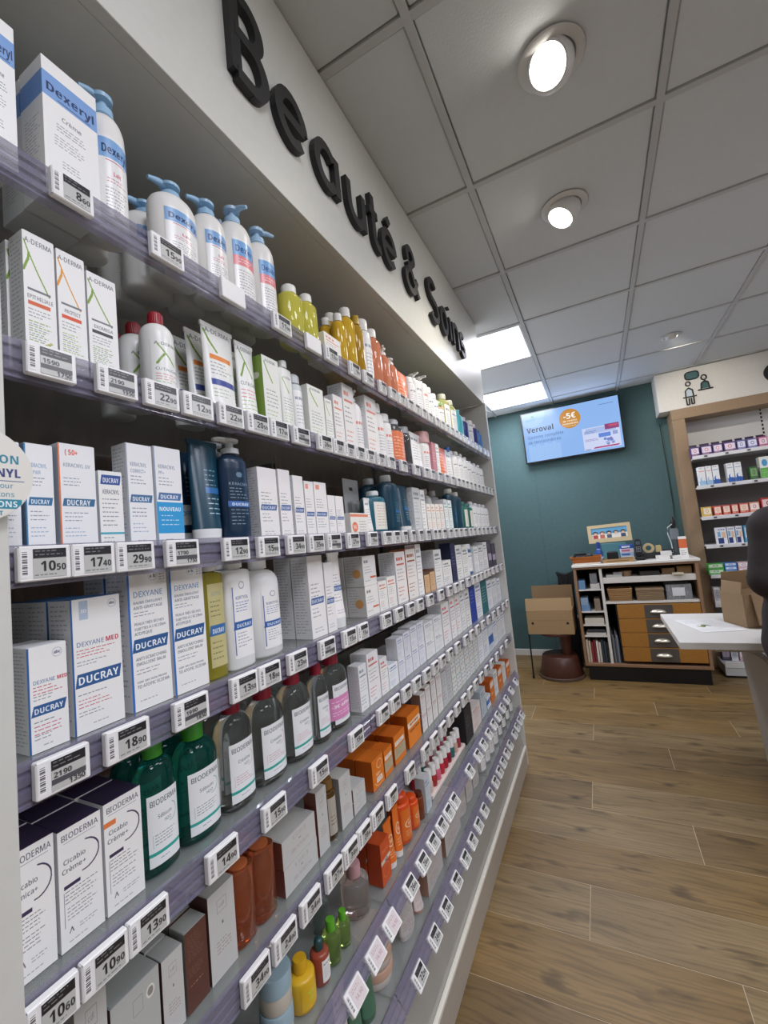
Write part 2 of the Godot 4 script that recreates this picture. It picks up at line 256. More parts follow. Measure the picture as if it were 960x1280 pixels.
const PRICES = [
	[1, -0.2843, 0.0465, "8'60"],
	[1, -0.4116, 0.0536, "15'90"],
	[1, -0.5386, 0.054, "-"],
	[1, -0.6678, 0.054, "11'90"],
	[1, -0.7746, 0.054, "-"],
	[1, -0.8465, 0.054, "12'50"],
	[1, -0.9547, 0.0533, "9'90"],
	[1, -1.0286, 0.054, "14'50"],
	[1, -1.1166, 0.0471, "17"],
	[1, -1.1881, 0.052, "17"],
	[1, -1.2546, 0.054, "9"],
	[1, -1.3238, 0.054, "9"],
	[1, -1.3844, 0.0519, "8"],
	[1, -1.4498, 0.048, "12"],
	[1, -1.5163, 0.0518, "12"],
	[1, -1.5926, 0.0468, "7"],
	[1, -1.6606, 0.0503, "7"],
	[1, -1.7229, 0.0535, "6"],
	[1, -1.7864, 0.0513, "9"],
	[1, -1.854, 0.0486, "9"],
	[1, -1.9165, 0.0515, "8"],
	[1, -1.9828, 0.054, "8"],
	[1, -2.0531, 0.054, "6"],
	[1, -2.128, 0.054, "6"],
	[1, -2.2078, 0.054, "7"],
	[1, -2.293, 0.054, "7"],
	[1, -2.3935, 0.054, "7"],
	[1, -2.4718, 0.054, "7"],
	[2, -0.2538, 0.0486, "15:17"],
	[2, -0.3264, 0.0509, "21:19"],
	[2, -0.3879, 0.0521, "22'90"],
	[2, -0.448, 0.054, "12'90"],
	[2, -0.513, 0.0532, "22'90"],
	[2, -0.575, 0.054, "20'50"],
	[2, -0.6322, 0.05, "17'90"],
	[2, -0.6996, 0.054, "16:13"],
	[2, -0.7834, 0.054, "26'50"],
	[2, -0.8401, 0.0447, "24"],
	[2, -0.8885, 0.0449, "32"],
	[2, -0.9393, 0.0489, "32"],
	[2, -0.9925, 0.0489, "24"],
	[2, -1.0554, 0.0489, "24"],
	[2, -1.1222, 0.054, "17"],
	[2, -1.2142, 0.0491, "17"],
	[2, -1.3193, 0.054, "19"],
	[2, -1.4081, 0.047, "19"],
	[2, -1.4733, 0.0507, "12"],
	[2, -1.5529, 0.054, "12"],
	[2, -1.6351, 0.054, "9"],
	[2, -1.7138, 0.054, "9"],
	[2, -1.7992, 0.054, "7"],
	[2, -1.8667, 0.0508, "7"],
	[2, -1.9321, 0.0539, "7"],
	[2, -2.0016, 0.054, "6"],
	[2, -2.0757, 0.054, "6"],
	[2, -2.1547, 0.054, "6"],
	[2, -2.2392, 0.054, "6"],
	[2, -2.3202, 0.054, "8"],
	[2, -2.397, 0.054, "8"],
	[2, -2.4784, 0.054, "8"],
	[3, -0.2398, 0.0472, "10'50"],
	[3, -0.2877, 0.0464, "17'40"],
	[3, -0.3371, 0.0491, "29'90"],
	[3, -0.4049, 0.0521, "17:17"],
	[3, -0.5034, 0.054, "12'90"],
	[3, -0.5778, 0.054, "15'90"],
	[3, -0.6539, 0.054, "34'90"],
	[3, -0.7195, 0.0526, "35'90"],
	[3, -0.7845, 0.0536, "17:16"],
	[3, -0.866, 0.054, "21'90"],
	[3, -0.9613, 0.054, "16'50"],
	[3, -1.0491, 0.054, "15"],
	[3, -1.1059, 0.0486, "14"],
	[3, -1.1648, 0.04, "14"],
	[3, -1.2293, 0.04, "12"],
	[3, -1.293, 0.0419, "12"],
	[3, -1.3586, 0.0455, "11"],
	[3, -1.4298, 0.04, "11"],
	[3, -1.4722, 0.04, "9"],
	[3, -1.5308, 0.0465, "9"],
	[3, -1.6084, 0.0506, "9"],
	[3, -1.6765, 0.0435, "8"],
	[3, -1.744, 0.0466, "8"],
	[3, -1.8165, 0.05, "8"],
	[3, -1.9009, 0.0406, "8"],
	[3, -1.9709, 0.0433, "7"],
	[3, -2.0534, 0.054, "7"],
	[3, -2.142, 0.0502, "7"],
	[3, -2.2287, 0.0539, "7"],
	[3, -2.322, 0.054, "6"],
	[3, -2.4225, 0.054, "6"],
	[4, -0.2488, 0.0495, "21:13"],
	[4, -0.3161, 0.0518, "18'90"],
	[4, -0.403, 0.054, "19:18"],
	[4, -0.4992, 0.054, "13'50"],
	[4, -0.5555, 0.0522, "18'90"],
	[4, -0.6306, 0.054, "23'90"],
	[4, -0.7255, 0.054, "14:12"],
	[4, -0.812, 0.054, "15'50"],
	[4, -0.8707, 0.049, "15'50"],
	[4, -0.9949, 0.054, "12'90"],
	[4, -1.0738, 0.054, "12"],
	[4, -1.155, 0.054, "14"],
	[4, -1.2269, 0.054, "14"],
	[4, -1.3175, 0.054, "16"],
	[4, -1.4245, 0.054, "16"],
	[4, -1.5234, 0.054, "16"],
	[4, -1.608, 0.054, "17"],
	[4, -1.6842, 0.054, "17"],
	[4, -1.7794, 0.054, "17"],
	[4, -1.8703, 0.054, "9"],
	[4, -1.9408, 0.054, "9"],
	[4, -2.0161, 0.054, "9"],
	[4, -2.0968, 0.054, "9"],
	[4, -2.1743, 0.0535, "9"],
	[4, -2.267, 0.054, "8"],
	[4, -2.3671, 0.054, "8"],
	[4, -2.4754, 0.054, "8"],
	[5, -0.2322, 0.0445, "10'60"],
	[5, -0.2802, 0.0471, "10'90"],
	[5, -0.3291, 0.0488, "13'90"],
	[5, -0.438, 0.054, "14'90"],
	[5, -0.5436, 0.054, "15'90"],
	[5, -0.6665, 0.054, "15'90"],
	[5, -0.8029, 0.054, "15'90"],
	[5, -0.9302, 0.054, "9'90"],
	[5, -0.9982, 0.054, "9'90"],
	[5, -1.072, 0.054, "12"],
	[5, -1.143, 0.054, "12"],
	[5, -1.2261, 0.054, "14"],
	[5, -1.3005, 0.0524, "14"],
	[5, -1.3711, 0.054, "16"],
	[5, -1.4532, 0.054, "16"],
	[5, -1.5438, 0.054, "16"],
	[5, -1.6562, 0.054, "16"],
	[5, -1.7456, 0.054, "9"],
	[5, -1.8373, 0.054, "9"],
	[5, -1.938, 0.054, "9"],
	[5, -2.049, 0.054, "9"],
	[5, -2.1625, 0.054, "9"],
	[5, -2.2782, 0.054, "8"],
	[5, -2.4056, 0.054, "8"],
	[5, -2.5097, 0.054, "8"],
	[6, -0.4821, 0.054, "34'90"],
	[6, -0.545, 0.054, "24'90"],
	[6, -0.6127, 0.054, "34'90"],
	[6, -0.6857, 0.054, "27'90"],
	[6, -0.7444, 0.0522, "34'90"],
	[6, -0.7996, 0.0516, "28'90"],
	[6, -0.8599, 0.054, "23"],
	[6, -0.9344, 0.054, "21"],
	[6, -1.0464, 0.054, "14"],
	[6, -1.1591, 0.054, "14"],
	[6, -1.2323, 0.054, "16"],
	[6, -1.3102, 0.054, "16"],
	[6, -1.3882, 0.054, "18"],
	[6, -1.4701, 0.054, "18"],
	[6, -1.5554, 0.054, "9"],
	[6, -1.6382, 0.054, "9"],
	[6, -1.723, 0.054, "9"],
	[6, -1.816, 0.054, "11"],
	[6, -1.9105, 0.054, "11"],
	[6, -2.0149, 0.054, "11"],
	[6, -2.1294, 0.054, "12"],
	[6, -2.2464, 0.054, "12"],
	[6, -2.3758, 0.054, "12"],
	[7, -0.7023, 0.054, "*"],
	[7, -0.7818, 0.054, "*"],
	[7, -0.8566, 0.054, "*"],
	[7, -0.9622, 0.054, "26'90"],
	[7, -1.0437, 0.054, "26'90"],
	[7, -1.1193, 0.054, "19"],
	[7, -1.1908, 0.054, "19"],
	[7, -1.2554, 0.0528, "17"],
	[7, -1.3142, 0.049, "17"],
	[7, -1.494, 0.054, "12"],
	[7, -1.6075, 0.054, "9"],
	[7, -1.6932, 0.054, "9"],
	[7, -1.7875, 0.054, "9"],
	[7, -1.8795, 0.054, "9"],
	[7, -1.9684, 0.054, "14"],
	[7, -2.0653, 0.054, "14"],
	[7, -2.1713, 0.054, "14"],
	[7, -2.2985, 0.054, "7"],
	[7, -2.4341, 0.054, "7"],
	[8, -0.9641, 0.054, "22'90"],
	[8, -1.0688, 0.054, "24'90"],
	[8, -1.16, 0.054, "24'90"],
	[8, -1.2593, 0.054, "19'90"],
	[8, -1.3553, 0.054, "19"],
	[8, -1.4401, 0.054, "21"],
	[8, -1.5243, 0.054, "21"],
	[8, -1.6114, 0.054, "15"],
	[8, -1.715, 0.054, "15"],
	[8, -1.8042, 0.054, "12"],
	[8, -1.8863, 0.054, "12"],
	[8, -1.9666, 0.054, "11"],
	[8, -2.0489, 0.054, "9"],
	[8, -2.1324, 0.054, "9"],
	[8, -2.2506, 0.054, "9"],
	[8, -2.3323, 0.054, "8"],
	[8, -2.4132, 0.054, "8"],
	[8, -2.4927, 0.054, "8"]]
const WALL_PACKS = [
	[0.8121, 0.0604, 0.085, 1, "purple", 1],
	[0.892, 0.0743, 0.085, 1, "purple", 1],
	[0.9687, 0.0645, 0.085, 1, "purple", 1],
	[1.0504, 0.0793, 0.085, 1, "purple", 1],
	[1.1257, 0.0555, 0.085, 1, "lav", 1],
	[1.1964, 0.0622, 0.085, 1, "lav", 1],
	[1.2647, 0.0556, 0.085, 1, "pinkp", 1],
	[0.8349, 0.0454, 0.165, 2, "wblue", 1],
	[0.8831, 0.0397, 0.165, 2, "wblue", 1],
	[0.9308, 0.0442, 0.165, 2, "wblue2", 1],
	[1.0268, 0.0446, 0.165, 2, "wblue2", 1],
	[1.0779, 0.0464, 0.165, 2, "wblue2", 1],
	[1.1751, 0.0482, 0.11, 2, "dgreen", 1],
	[1.2492, 0.0611, 0.18, 2, "lime", 1],
	[0.8318, 0.0596, 0.085, 3, "yellow", 1],
	[0.9036, 0.0492, 0.085, 3, "redy", 1],
	[0.963, 0.0484, 0.085, 3, "redy", 1],
	[1.0182, 0.0412, 0.085, 3, "redy", 1],
	[1.0777, 0.057, 0.085, 3, "redy", 1],
	[1.1445, 0.061, 0.085, 3, "redw", 1],
	[1.2365, 0.0937, 0.11, 3, "redd", 1],
	[0.9053, 0.0648, 0.14, 4, "wnavy", 1],
	[0.9684, 0.0481, 0.14, 4, "wnavy", 1],
	[1.0201, 0.0423, 0.14, 4, "wnavy", 1],
	[1.0907, 0.078, 0.14, 4, "cyanp", 1],
	[0.8302, 0.1072, 0.045, 5, "green", 2],
	[0.9309, 0.0809, 0.03, 5, "bluep", 3],
	[1.0169, 0.0752, 0.045, 5, "pinkw2", 2],
	[0.8124, 0.0429, 0.13, 6, "whp", 1],
	[0.8781, 0.0698, 0.13, 6, "whp", 1],
	[0.9565, 0.0684, 0.13, 6, "whp", 1],
	[0.8084, 0.0531, 0.1, 7, "dkp", 1],
	[0.8651, 0.0444, 0.1, 7, "whp", 1],
	[0.9184, 0.0412, 0.1, 7, "pinkw2", 1],
	[0.9691, 0.0419, 0.1, 7, "dkp", 1],
	[1.026, 0.0538, 0.1, 7, "whp", 1]]

var rng := RandomNumberGenerator.new()
var taken := {}
var mats := {}

class Shape:
	var v := PackedVector3Array()
	var n := PackedVector3Array()
	var t := PackedVector2Array()
	var i := PackedInt32Array()
	# corners clockwise as seen from the front: top-left, top-right, bottom-right, bottom-left
	func quad(a: Vector3, b: Vector3, c: Vector3, d: Vector3, uv := Rect2(0, 0, 1, 1)) -> void:
		var m := (d - a).cross(b - a)
		if m.length_squared() < 1e-16:
			m = (c - b).cross(a - b)
		m = m.normalized()
		quadn(a, b, c, d, m, m, m, m, uv)
	func quadn(a: Vector3, b: Vector3, c: Vector3, d: Vector3, na: Vector3, nb: Vector3, nc: Vector3, nd: Vector3, uv := Rect2(0, 0, 1, 1)) -> void:
		var k := v.size()
		v.append_array(PackedVector3Array([a, b, c, d]))
		n.append_array(PackedVector3Array([na, nb, nc, nd]))
		t.append_array(PackedVector2Array([uv.position, uv.position + Vector2(uv.size.x, 0), uv.end, uv.position + Vector2(0, uv.size.y)]))
		i.append_array(PackedInt32Array([k, k + 1, k + 2, k, k + 2, k + 3]))
	func tri(a: Vector3, b: Vector3, c: Vector3) -> void:
		var m := (c - a).cross(b - a).normalized()
		var k := v.size()
		v.append_array(PackedVector3Array([a, b, c]))
		n.append_array(PackedVector3Array([m, m, m]))
		t.append_array(PackedVector2Array([Vector2.ZERO, Vector2.ZERO, Vector2.ZERO]))
		i.append_array(PackedInt32Array([k, k + 1, k + 2]))
	# a box with its print on the front (+z), the sides (+x, -x) and a plain top, bottom and back
	func box(c: Vector3, s: Vector3, uf := Rect2(0, 0, 1, 1), us := Rect2(0, 0, 1, 1), ut := Rect2(0, 0, 1, 1)) -> void:
		var h := s / 2
		var p := func(x: float, y: float, z: float) -> Vector3: return c + Vector3(x * h.x, y * h.y, z * h.z)
		quad(p.call(-1, 1, 1), p.call(1, 1, 1), p.call(1, -1, 1), p.call(-1, -1, 1), uf)
		quad(p.call(1, 1, -1), p.call(-1, 1, -1), p.call(-1, -1, -1), p.call(1, -1, -1), ut)
		quad(p.call(1, 1, 1), p.call(1, 1, -1), p.call(1, -1, -1), p.call(1, -1, 1), us)
		quad(p.call(-1, 1, -1), p.call(-1, 1, 1), p.call(-1, -1, 1), p.call(-1, -1, -1), us)
		quad(p.call(-1, 1, -1), p.call(1, 1, -1), p.call(1, 1, 1), p.call(-1, 1, 1), ut)
		quad(p.call(-1, -1, 1), p.call(1, -1, 1), p.call(1, -1, -1), p.call(-1, -1, -1), ut)
	# a box between two corners
	func block(a: Vector3, b: Vector3) -> void:
		box((a + b) / 2, (b - a).abs())
	# a box with chamfered front and top edges along all sides (softened block)
	func soft(c: Vector3, s: Vector3, e: float) -> void:
		var h := s / 2
		for ax in 3:
			var bx := (ax + 1) % 3
			var cx := (ax + 2) % 3
			for sg in [-1.0, 1.0]:
				var pts := []
				for q in [[-1, 1], [1, 1], [1, -1], [-1, -1]]:
					var w := Vector3.ZERO
					w[ax] = sg * h[ax]
					w[bx] = q[0] * (h[bx] - e)
					w[cx] = q[1] * (h[cx] - e)
					pts.append(c + w)
				if sg > 0: quad(pts[0], pts[1], pts[2], pts[3])
				else: quad(pts[3], pts[2], pts[1], pts[0])
			for s1 in [-1.0, 1.0]:
				for s2 in [-1.0, 1.0]:
					var pts := []
					for q in [[-1, 0], [1, 0], [1, 1], [-1, 1]]:
						var w := Vector3.ZERO
						w[ax] = q[0] * (h[ax] - e)
						w[bx] = s1 * (h[bx] - (0.0 if q[1] == 0 else e))
						w[cx] = s2 * (h[cx] - (e if q[1] == 0 else 0.0))
						pts.append(c + w)
					if s1 * s2 > 0: quad(pts[3], pts[2], pts[1], pts[0])
					else: quad(pts[0], pts[1], pts[2], pts[3])
	# a profile of (radius, height) turned about y; sx and sz squash the circle; at moves it
	func lathe(pr: Array, seg := 20, sx := 1.0, sz := 1.0, at := Vector3.ZERO, sq := 2.0) -> void:
		var m := pr.size()
		var nn := []
		for j in m - 1:
			var d: Vector2 = pr[j + 1] - pr[j]
			nn.append(Vector2(d.y, -d.x).normalized())
		var cs := []
		for k in seg + 1:
			var a := TAU * k / seg
			var cc := cos(a)
			var ss := sin(a)
			if sq != 2.0:
				var f := pow(pow(absf(cc), sq) + pow(absf(ss), sq), -1.0 / sq)
				cc *= f
				ss *= f
			cs.append(Vector2(cc, ss))
		for j in m - 1:
			if pr[j].is_equal_approx(pr[j + 1]): continue
			var n0: Vector2 = nn[j]
			var n1: Vector2 = nn[j]
			if j > 0 and nn[j - 1].dot(nn[j]) > 0.6: n0 = (nn[j - 1] + nn[j]).normalized()
			if j < m - 2 and nn[j + 1].dot(nn[j]) > 0.6: n1 = (nn[j + 1] + nn[j]).normalized()
			var k0 := v.size()
			for k in seg + 1:
				var c: Vector2 = cs[k]
				for e in 2:
					var q: Vector2 = pr[j + e]
					var w: Vector2 = n0 if e == 0 else n1
					v.append(at + Vector3(q.x * c.x * sx, q.y, q.x * c.y * sz))
					n.append(Vector3(w.x * c.x / sx, w.y, w.x * c.y / sz).normalized())
					t.append(Vector2(float(k) / seg, q.y))
				if k < seg:
					var b := k0 + 2 * k
					i.append_array(PackedInt32Array([b, b + 2, b + 1, b + 1, b + 2, b + 3]))
	# a curved sheet on the front of a turned body (front is +z)
	func patch(r: float, y0: float, y1: float, half: float, sx: float, sz: float, uv: Rect2, sq := 2.0, seg := 12, r1 := -1.0) -> void:
		var top := r if r1 < 0 else r1
		for k in seg:
			var p := []
			var q := []
			for e in 2:
				var a := -half + 2 * half * (k + e) / seg
				var f := 1.0 if sq == 2.0 else pow(pow(absf(sin(a)), sq) + pow(absf(cos(a)), sq), -1.0 / sq)
				p.append(Vector3(sin(a) * sx * f, 0, cos(a) * sz * f))
				q.append(Vector3(sin(a) / sx, 0, cos(a) / sz).normalized())
			var u := Rect2(uv.position.x + uv.size.x * k / seg, uv.position.y, uv.size.x / seg, uv.size.y)
			quadn(p[0] * top + Vector3.UP * y1, p[1] * top + Vector3.UP * y1, p[1] * r + Vector3.UP * y0, p[0] * r + Vector3.UP * y0, q[0], q[1], q[1], q[0], u)
	# a round bar along points, with a radius at each
	func bar(pts: Array, rads: Array, seg := 10, flat := 1.0) -> void:
		var rings := []
		for k in pts.size():
			var d: Vector3 = (pts[mini(k + 1, pts.size() - 1)] - pts[maxi(k - 1, 0)]).normalized()
			var s := d.cross(Vector3.UP if absf(d.y) < 0.9 else Vector3.RIGHT).normalized()
			var u := s.cross(d)
			var ring := []
			for j in seg:
				var a := TAU * j / seg
				ring.append([pts[k] + (s * cos(a) + u * sin(a) * flat) * rads[k], (s * cos(a) + u * sin(a)).normalized()])
			rings.append(ring)
		for k in pts.size() - 1:
			for j in seg:
				var a = rings[k][j]
				var b = rings[k][(j + 1) % seg]
				var c = rings[k + 1][(j + 1) % seg]
				var d = rings[k + 1][j]
				quadn(a[0], b[0], c[0], d[0], a[1], b[1], c[1], d[1])
		for e in [0, pts.size() - 1]:
			for j in seg:
				var a = rings[e][j][0]
				var b = rings[e][(j + 1) % seg][0]
				if e == 0: tri(pts[0], b, a)
				else: tri(pts[e], a, b)
	# a flat outline in x-y pushed out along z
	func slab(poly: PackedVector2Array, z0: float, z1: float, holes := []) -> void:
		var tr := Geometry2D.triangulate_polygon(poly)
		for k in range(0, tr.size(), 3):
			var a := poly[tr[k]]
			var b := poly[tr[k + 1]]
			var c := poly[tr[k + 2]]
			if (b - a).cross(c - a) > 0:
				var w := b
				b = c
				c = w
			tri(Vector3(a.x, a.y, z1), Vector3(b.x, b.y, z1), Vector3(c.x, c.y, z1))
			tri(Vector3(a.x, a.y, z0), Vector3(c.x, c.y, z0), Vector3(b.x, b.y, z0))
		var cw := Geometry2D.is_polygon_clockwise(poly)
		for k in poly.size():
			var a := poly[k]
			var b := poly[(k + 1) % poly.size()]
			if cw:
				var w := a
				a = b
				b = w
			quad(Vector3(a.x, a.y, z1), Vector3(b.x, b.y, z1), Vector3(b.x, b.y, z0), Vector3(a.x, a.y, z0))
	func mesh() -> ArrayMesh:
		var a := []
		a.resize(Mesh.ARRAY_MAX)
		a[Mesh.ARRAY_VERTEX] = v
		a[Mesh.ARRAY_NORMAL] = n
		a[Mesh.ARRAY_TEX_UV] = t
		a[Mesh.ARRAY_INDEX] = i
		var m := ArrayMesh.new()
		m.add_surface_from_arrays(Mesh.PRIMITIVE_TRIANGLES, a)
		return m

func numbered(called: String) -> String:
	taken[called] = taken.get(called, -1) + 1
	return called if taken[called] == 0 else "%s_%03d" % [called, taken[called]]

# a thing of several parts: a node at its base
func thing(called: String, label: String, category: String, at := Vector3.ZERO, turn := 0.0, group := "") -> Node3D:
	var o := Node3D.new()
	o.name = numbered(called)
	add_child(o)
	o.position = at
	o.rotation.y = turn
	tag(o, label, category, group)
	return o

func tag(o: Node3D, label: String, category: String, group := "") -> void:
	o.set_meta("label", label)
	o.set_meta("category", category)
	if group: o.set_meta("group", group)

# one mesh, as a part of parent or as a thing of its own
func part(called: String, s: Shape, m: Material, parent: Node3D = null, label := "") -> MeshInstance3D:
	var o := MeshInstance3D.new()
	o.mesh = s.mesh()
	o.material_override = m
	o.name = numbered(called) if parent == null else called
	if parent == null: add_child(o)
	else: parent.add_child(o, true)
	if label: o.set_meta("label", label)
	return o

func piece(called: String, m: Mesh, mt: Material, parent: Node3D, at: Vector3) -> MeshInstance3D:
	var o := MeshInstance3D.new()
	o.mesh = m
	o.material_override = mt
	o.name = called
	parent.add_child(o, true)
	o.position = at
	return o

func structure(o: Node3D) -> Node3D:
	o.set_meta("kind", "structure")
	return o

func copy(o: Node3D, called: String, at: Vector3) -> Node3D:
	var c: Node3D = o.duplicate()
	c.name = numbered(called)
	add_child(c)
	c.position = at
	return c

func blk(a: Vector3, b: Vector3) -> Shape:
	var s := Shape.new()
	s.block(a, b)
	return s

func sft(c: Vector3, s: Vector3, e := 0.002) -> Shape:
	var o := Shape.new()
	o.soft(c, s, e)
	return o

func lat(pr: Array, seg := 20, sx := 1.0, sz := 1.0, at := Vector3.ZERO, sq := 2.0) -> Shape:
	var o := Shape.new()
	o.lathe(pr, seg, sx, sz, at, sq)
	return o

# plain opaque material
func col(c: String, rough := 0.5, metal := 0.0) -> StandardMaterial3D:
	var key := "%s %.2f %.2f" % [c, rough, metal]
	if not mats.has(key):
		var m := StandardMaterial3D.new()
		m.albedo_color = Color(c)
		m.roughness = rough
		m.metallic = metal
		mats[key] = m
	return mats[key]

# clear plastic or glass sheet
func clear(c: String, alpha: float, rough := 0.08) -> StandardMaterial3D:
	var key := "clear %s %.2f %.2f" % [c, alpha, rough]
	if not mats.has(key):
		var m := StandardMaterial3D.new()
		m.albedo_color = Color(Color(c), alpha)
		m.transparency = BaseMaterial3D.TRANSPARENCY_ALPHA
		m.roughness = rough
		mats[key] = m
	return mats[key]

# a bottle full of tinted liquid
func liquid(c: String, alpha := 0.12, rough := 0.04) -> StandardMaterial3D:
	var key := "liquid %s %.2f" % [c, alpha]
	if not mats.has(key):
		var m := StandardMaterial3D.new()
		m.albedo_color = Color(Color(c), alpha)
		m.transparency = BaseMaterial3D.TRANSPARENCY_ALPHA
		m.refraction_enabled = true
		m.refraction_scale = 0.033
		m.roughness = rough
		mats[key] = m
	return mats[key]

# mottled matt surface from noise: a base colour with grain, and slight relief
func grainy(c: String, spread: float, scale: float, rough: float, relief := 0.0, freq := 0.02) -> StandardMaterial3D:
	var m := StandardMaterial3D.new()
	var base := Color(c)
	var g := Gradient.new()
	g.set_color(0, base.darkened(spread))
	g.set_color(1, base.lightened(spread * 0.6))
	var nt := NoiseTexture2D.new()
	var fn := FastNoiseLite.new()
	fn.seed = 7
	fn.frequency = freq
	fn.fractal_octaves = 5
	nt.noise = fn
	nt.width = 512
	nt.height = 512
	nt.seamless = true
	nt.color_ramp = g
	m.albedo_texture = nt
	m.uv1_triplanar = true
	m.uv1_world_triplanar = true
	m.uv1_scale = Vector3.ONE * scale
	m.roughness = rough
	if relief > 0:
		var nn := NoiseTexture2D.new()
		var f2 := FastNoiseLite.new()
		f2.seed = 3
		f2.frequency = 0.09
		nn.noise = f2
		nn.width = 512
		nn.height = 512
		nn.seamless = true
		nn.as_normal_map = true
		nn.bump_strength = relief
		m.normal_enabled = true
		m.normal_texture = nn
	return m

# ---------------------------------------------------------------- print: labels and cartons drawn into one sheet
const SHEET := 2048
var sheet: Image
var cur := Vector2i(2, 2)
var row_h := 0
var prints := {}
var ox := 0
var oy := 0
var cw := 0
var ch := 0
var fonts := {}
var glyphs := {}
var canvas: Image

func begin(called: String, w: int, h: int, bg := "f3f3f1") -> void:
	if cur.x + w + 3 > SHEET:
		cur = Vector2i(2, cur.y + row_h + 3)
		row_h = 0
	if cur.y + h > SHEET - 2: push_error("sheet full at " + called)
	ox = cur.x
	oy = cur.y
	cw = w
	ch = h
	cur.x += w + 3
	row_h = maxi(row_h, h)
	canvas = sheet
	sheet.fill_rect(Rect2i(ox - 1, oy - 1, w + 2, h + 2), Color(bg))
	prints[called] = Rect2((ox + 0.5) / SHEET, (oy + 0.5) / SHEET, (w - 1.0) / SHEET, (h - 1.0) / SHEET)

func plain(c: String) -> Rect2:
	if not prints.has("#" + c): begin("#" + c, 6, 6, c)
	return prints["#" + c]

func r(x: float, y: float, w: float, h: float, c: String) -> void:
	var a := Rect2i(ox, oy, cw, ch).intersection(Rect2i(ox + roundi(x), oy + roundi(y), roundi(w), roundi(h)))
	if a.size.x > 0 and a.size.y > 0: canvas.fill_rect(a, Color(c))

func font(bold: bool, size: int) -> Dictionary:
	var key := "%s%d" % [bold, size]
	if not fonts.has(key):
		var f := SystemFont.new()
		f.font_names = PackedStringArray(["Droid Sans"])
		f.font_weight = 700 if bold else 400
		var rid: RID = f.get_rids()[0]
		var ts := TextServerManager.get_primary_interface()
		ts.font_render_range(rid, Vector2i(size, 0), 32, 126)
		ts.font_render_range(rid, Vector2i(size, 0), 192, 255)
		ts.font_render_range(rid, Vector2i(size, 0), 0x20AC, 0x20AC)
		var im := []
		for k in ts.font_get_texture_count(rid, Vector2i(size, 0)): im.append(ts.font_get_texture_image(rid, Vector2i(size, 0), k))
		fonts[key] = {"f": f, "rid": rid, "im": im, "ts": ts, "size": size}
	return fonts[key]

func width_of(f: Dictionary, text: String) -> float:
	var w := 0.0
	for c in text: w += f.ts.font_get_glyph_advance(f.rid, f.size, f.ts.font_get_glyph_index(f.rid, f.size, c.unicode_at(0), 0)).x
	return w

# text with its baseline at y; align -1 left, 0 centre, 1 right of x
func tx(x: float, y: float, size: int, text: String, c: String, bold := false, align := -1, most := 0.0) -> void:
	var f := font(bold, size)
	var w := width_of(f, text)
	while most > 0 and w > most and size > 5:
		size -= 1
		f = font(bold, size)
		w = width_of(f, text)
	var px := x - (w / 2 if align == 0 else (w if align == 1 else 0.0))
	for ch_ in text:
		var gi: int = f.ts.font_get_glyph_index(f.rid, size, ch_.unicode_at(0), 0)
		var key := "%s%d %d %s" % [bold, size, gi, c]
		var sz := Vector2i(size, 0)
		if not glyphs.has(key):
			var uv: Rect2 = f.ts.font_get_glyph_uv_rect(f.rid, sz, gi)
			var g: Image = null
			if uv.size.x > 0 and f.im.size() > 0:
				var src: Image = f.im[f.ts.font_get_glyph_texture_idx(f.rid, sz, gi)].get_region(Rect2i(uv))
				g = Image.create(src.get_width(), src.get_height(), false, Image.FORMAT_RGBA8)
				var cc := Color(c)
				for yy in src.get_height():
					for xx in src.get_width(): g.set_pixel(xx, yy, Color(cc, src.get_pixel(xx, yy).a))
			glyphs[key] = g
		var gl: Image = glyphs[key]
		if gl:
			var off: Vector2 = f.ts.font_get_glyph_offset(f.rid, sz, gi)
			var to := Vector2i(ox + roundi(px + off.x), oy + roundi(y + off.y))
			var cut := Rect2i(to, gl.get_size()).intersection(Rect2i(ox, oy, cw, ch))
			if cut.size.x > 0 and cut.size.y > 0: canvas.blend_rect(gl, Rect2i(cut.position - to, cut.size), cut.position)
		px += f.ts.font_get_glyph_advance(f.rid, size, gi).x

# small print too fine to read: rows of word-long dashes
func ln(x: float, y: float, w: float, rows: int, dy: float, c: String, h := 2) -> void:
	for k in rows:
		var px := x
		var end := x + w * rng.randf_range(0.6, 1.0)
		while px < end:
			var l := rng.randf_range(4, 13)
			r(px, y + k * dy, minf(l, end - px), h, c)
			px += l + 3

func ban(x: float, y: float, w: float, h: float, skew: float, c: String) -> void:
	for k in int(h): r(x + skew * (1.0 - k / h), y + k, w - skew * (k / h) - skew * (1.0 - k / h), 1, c)

func circ(cx: float, cy: float, rad: float, c: String) -> void:
	for k in range(int(-rad), int(rad) + 1):
		var w := sqrt(maxf(rad * rad - k * k, 0))
		r(cx - w, cy + k, 2 * w, 1, c)

func stroke(pts: Array, th: float, c: String) -> void:
	for k in pts.size() - 1:
		var a: Vector2 = pts[k]
		var b: Vector2 = pts[k + 1]
		var m := int(a.distance_to(b)) + 1
		for j in m + 1:
			var p := a.lerp(b, float(j) / m)
			r(p.x - th / 2, p.y - th / 2, maxf(th, 1), maxf(th, 1), c)

func arc(cx: float, cy: float, rx: float, ry: float, a0: float, a1: float, th: float, c: String) -> void:
	var p := []
	for k in 25:
		var a := deg_to_rad(lerpf(a0, a1, k / 24.0))
		p.append(Vector2(cx + rx * cos(a), cy + ry * sin(a)))
	stroke(p, th, c)

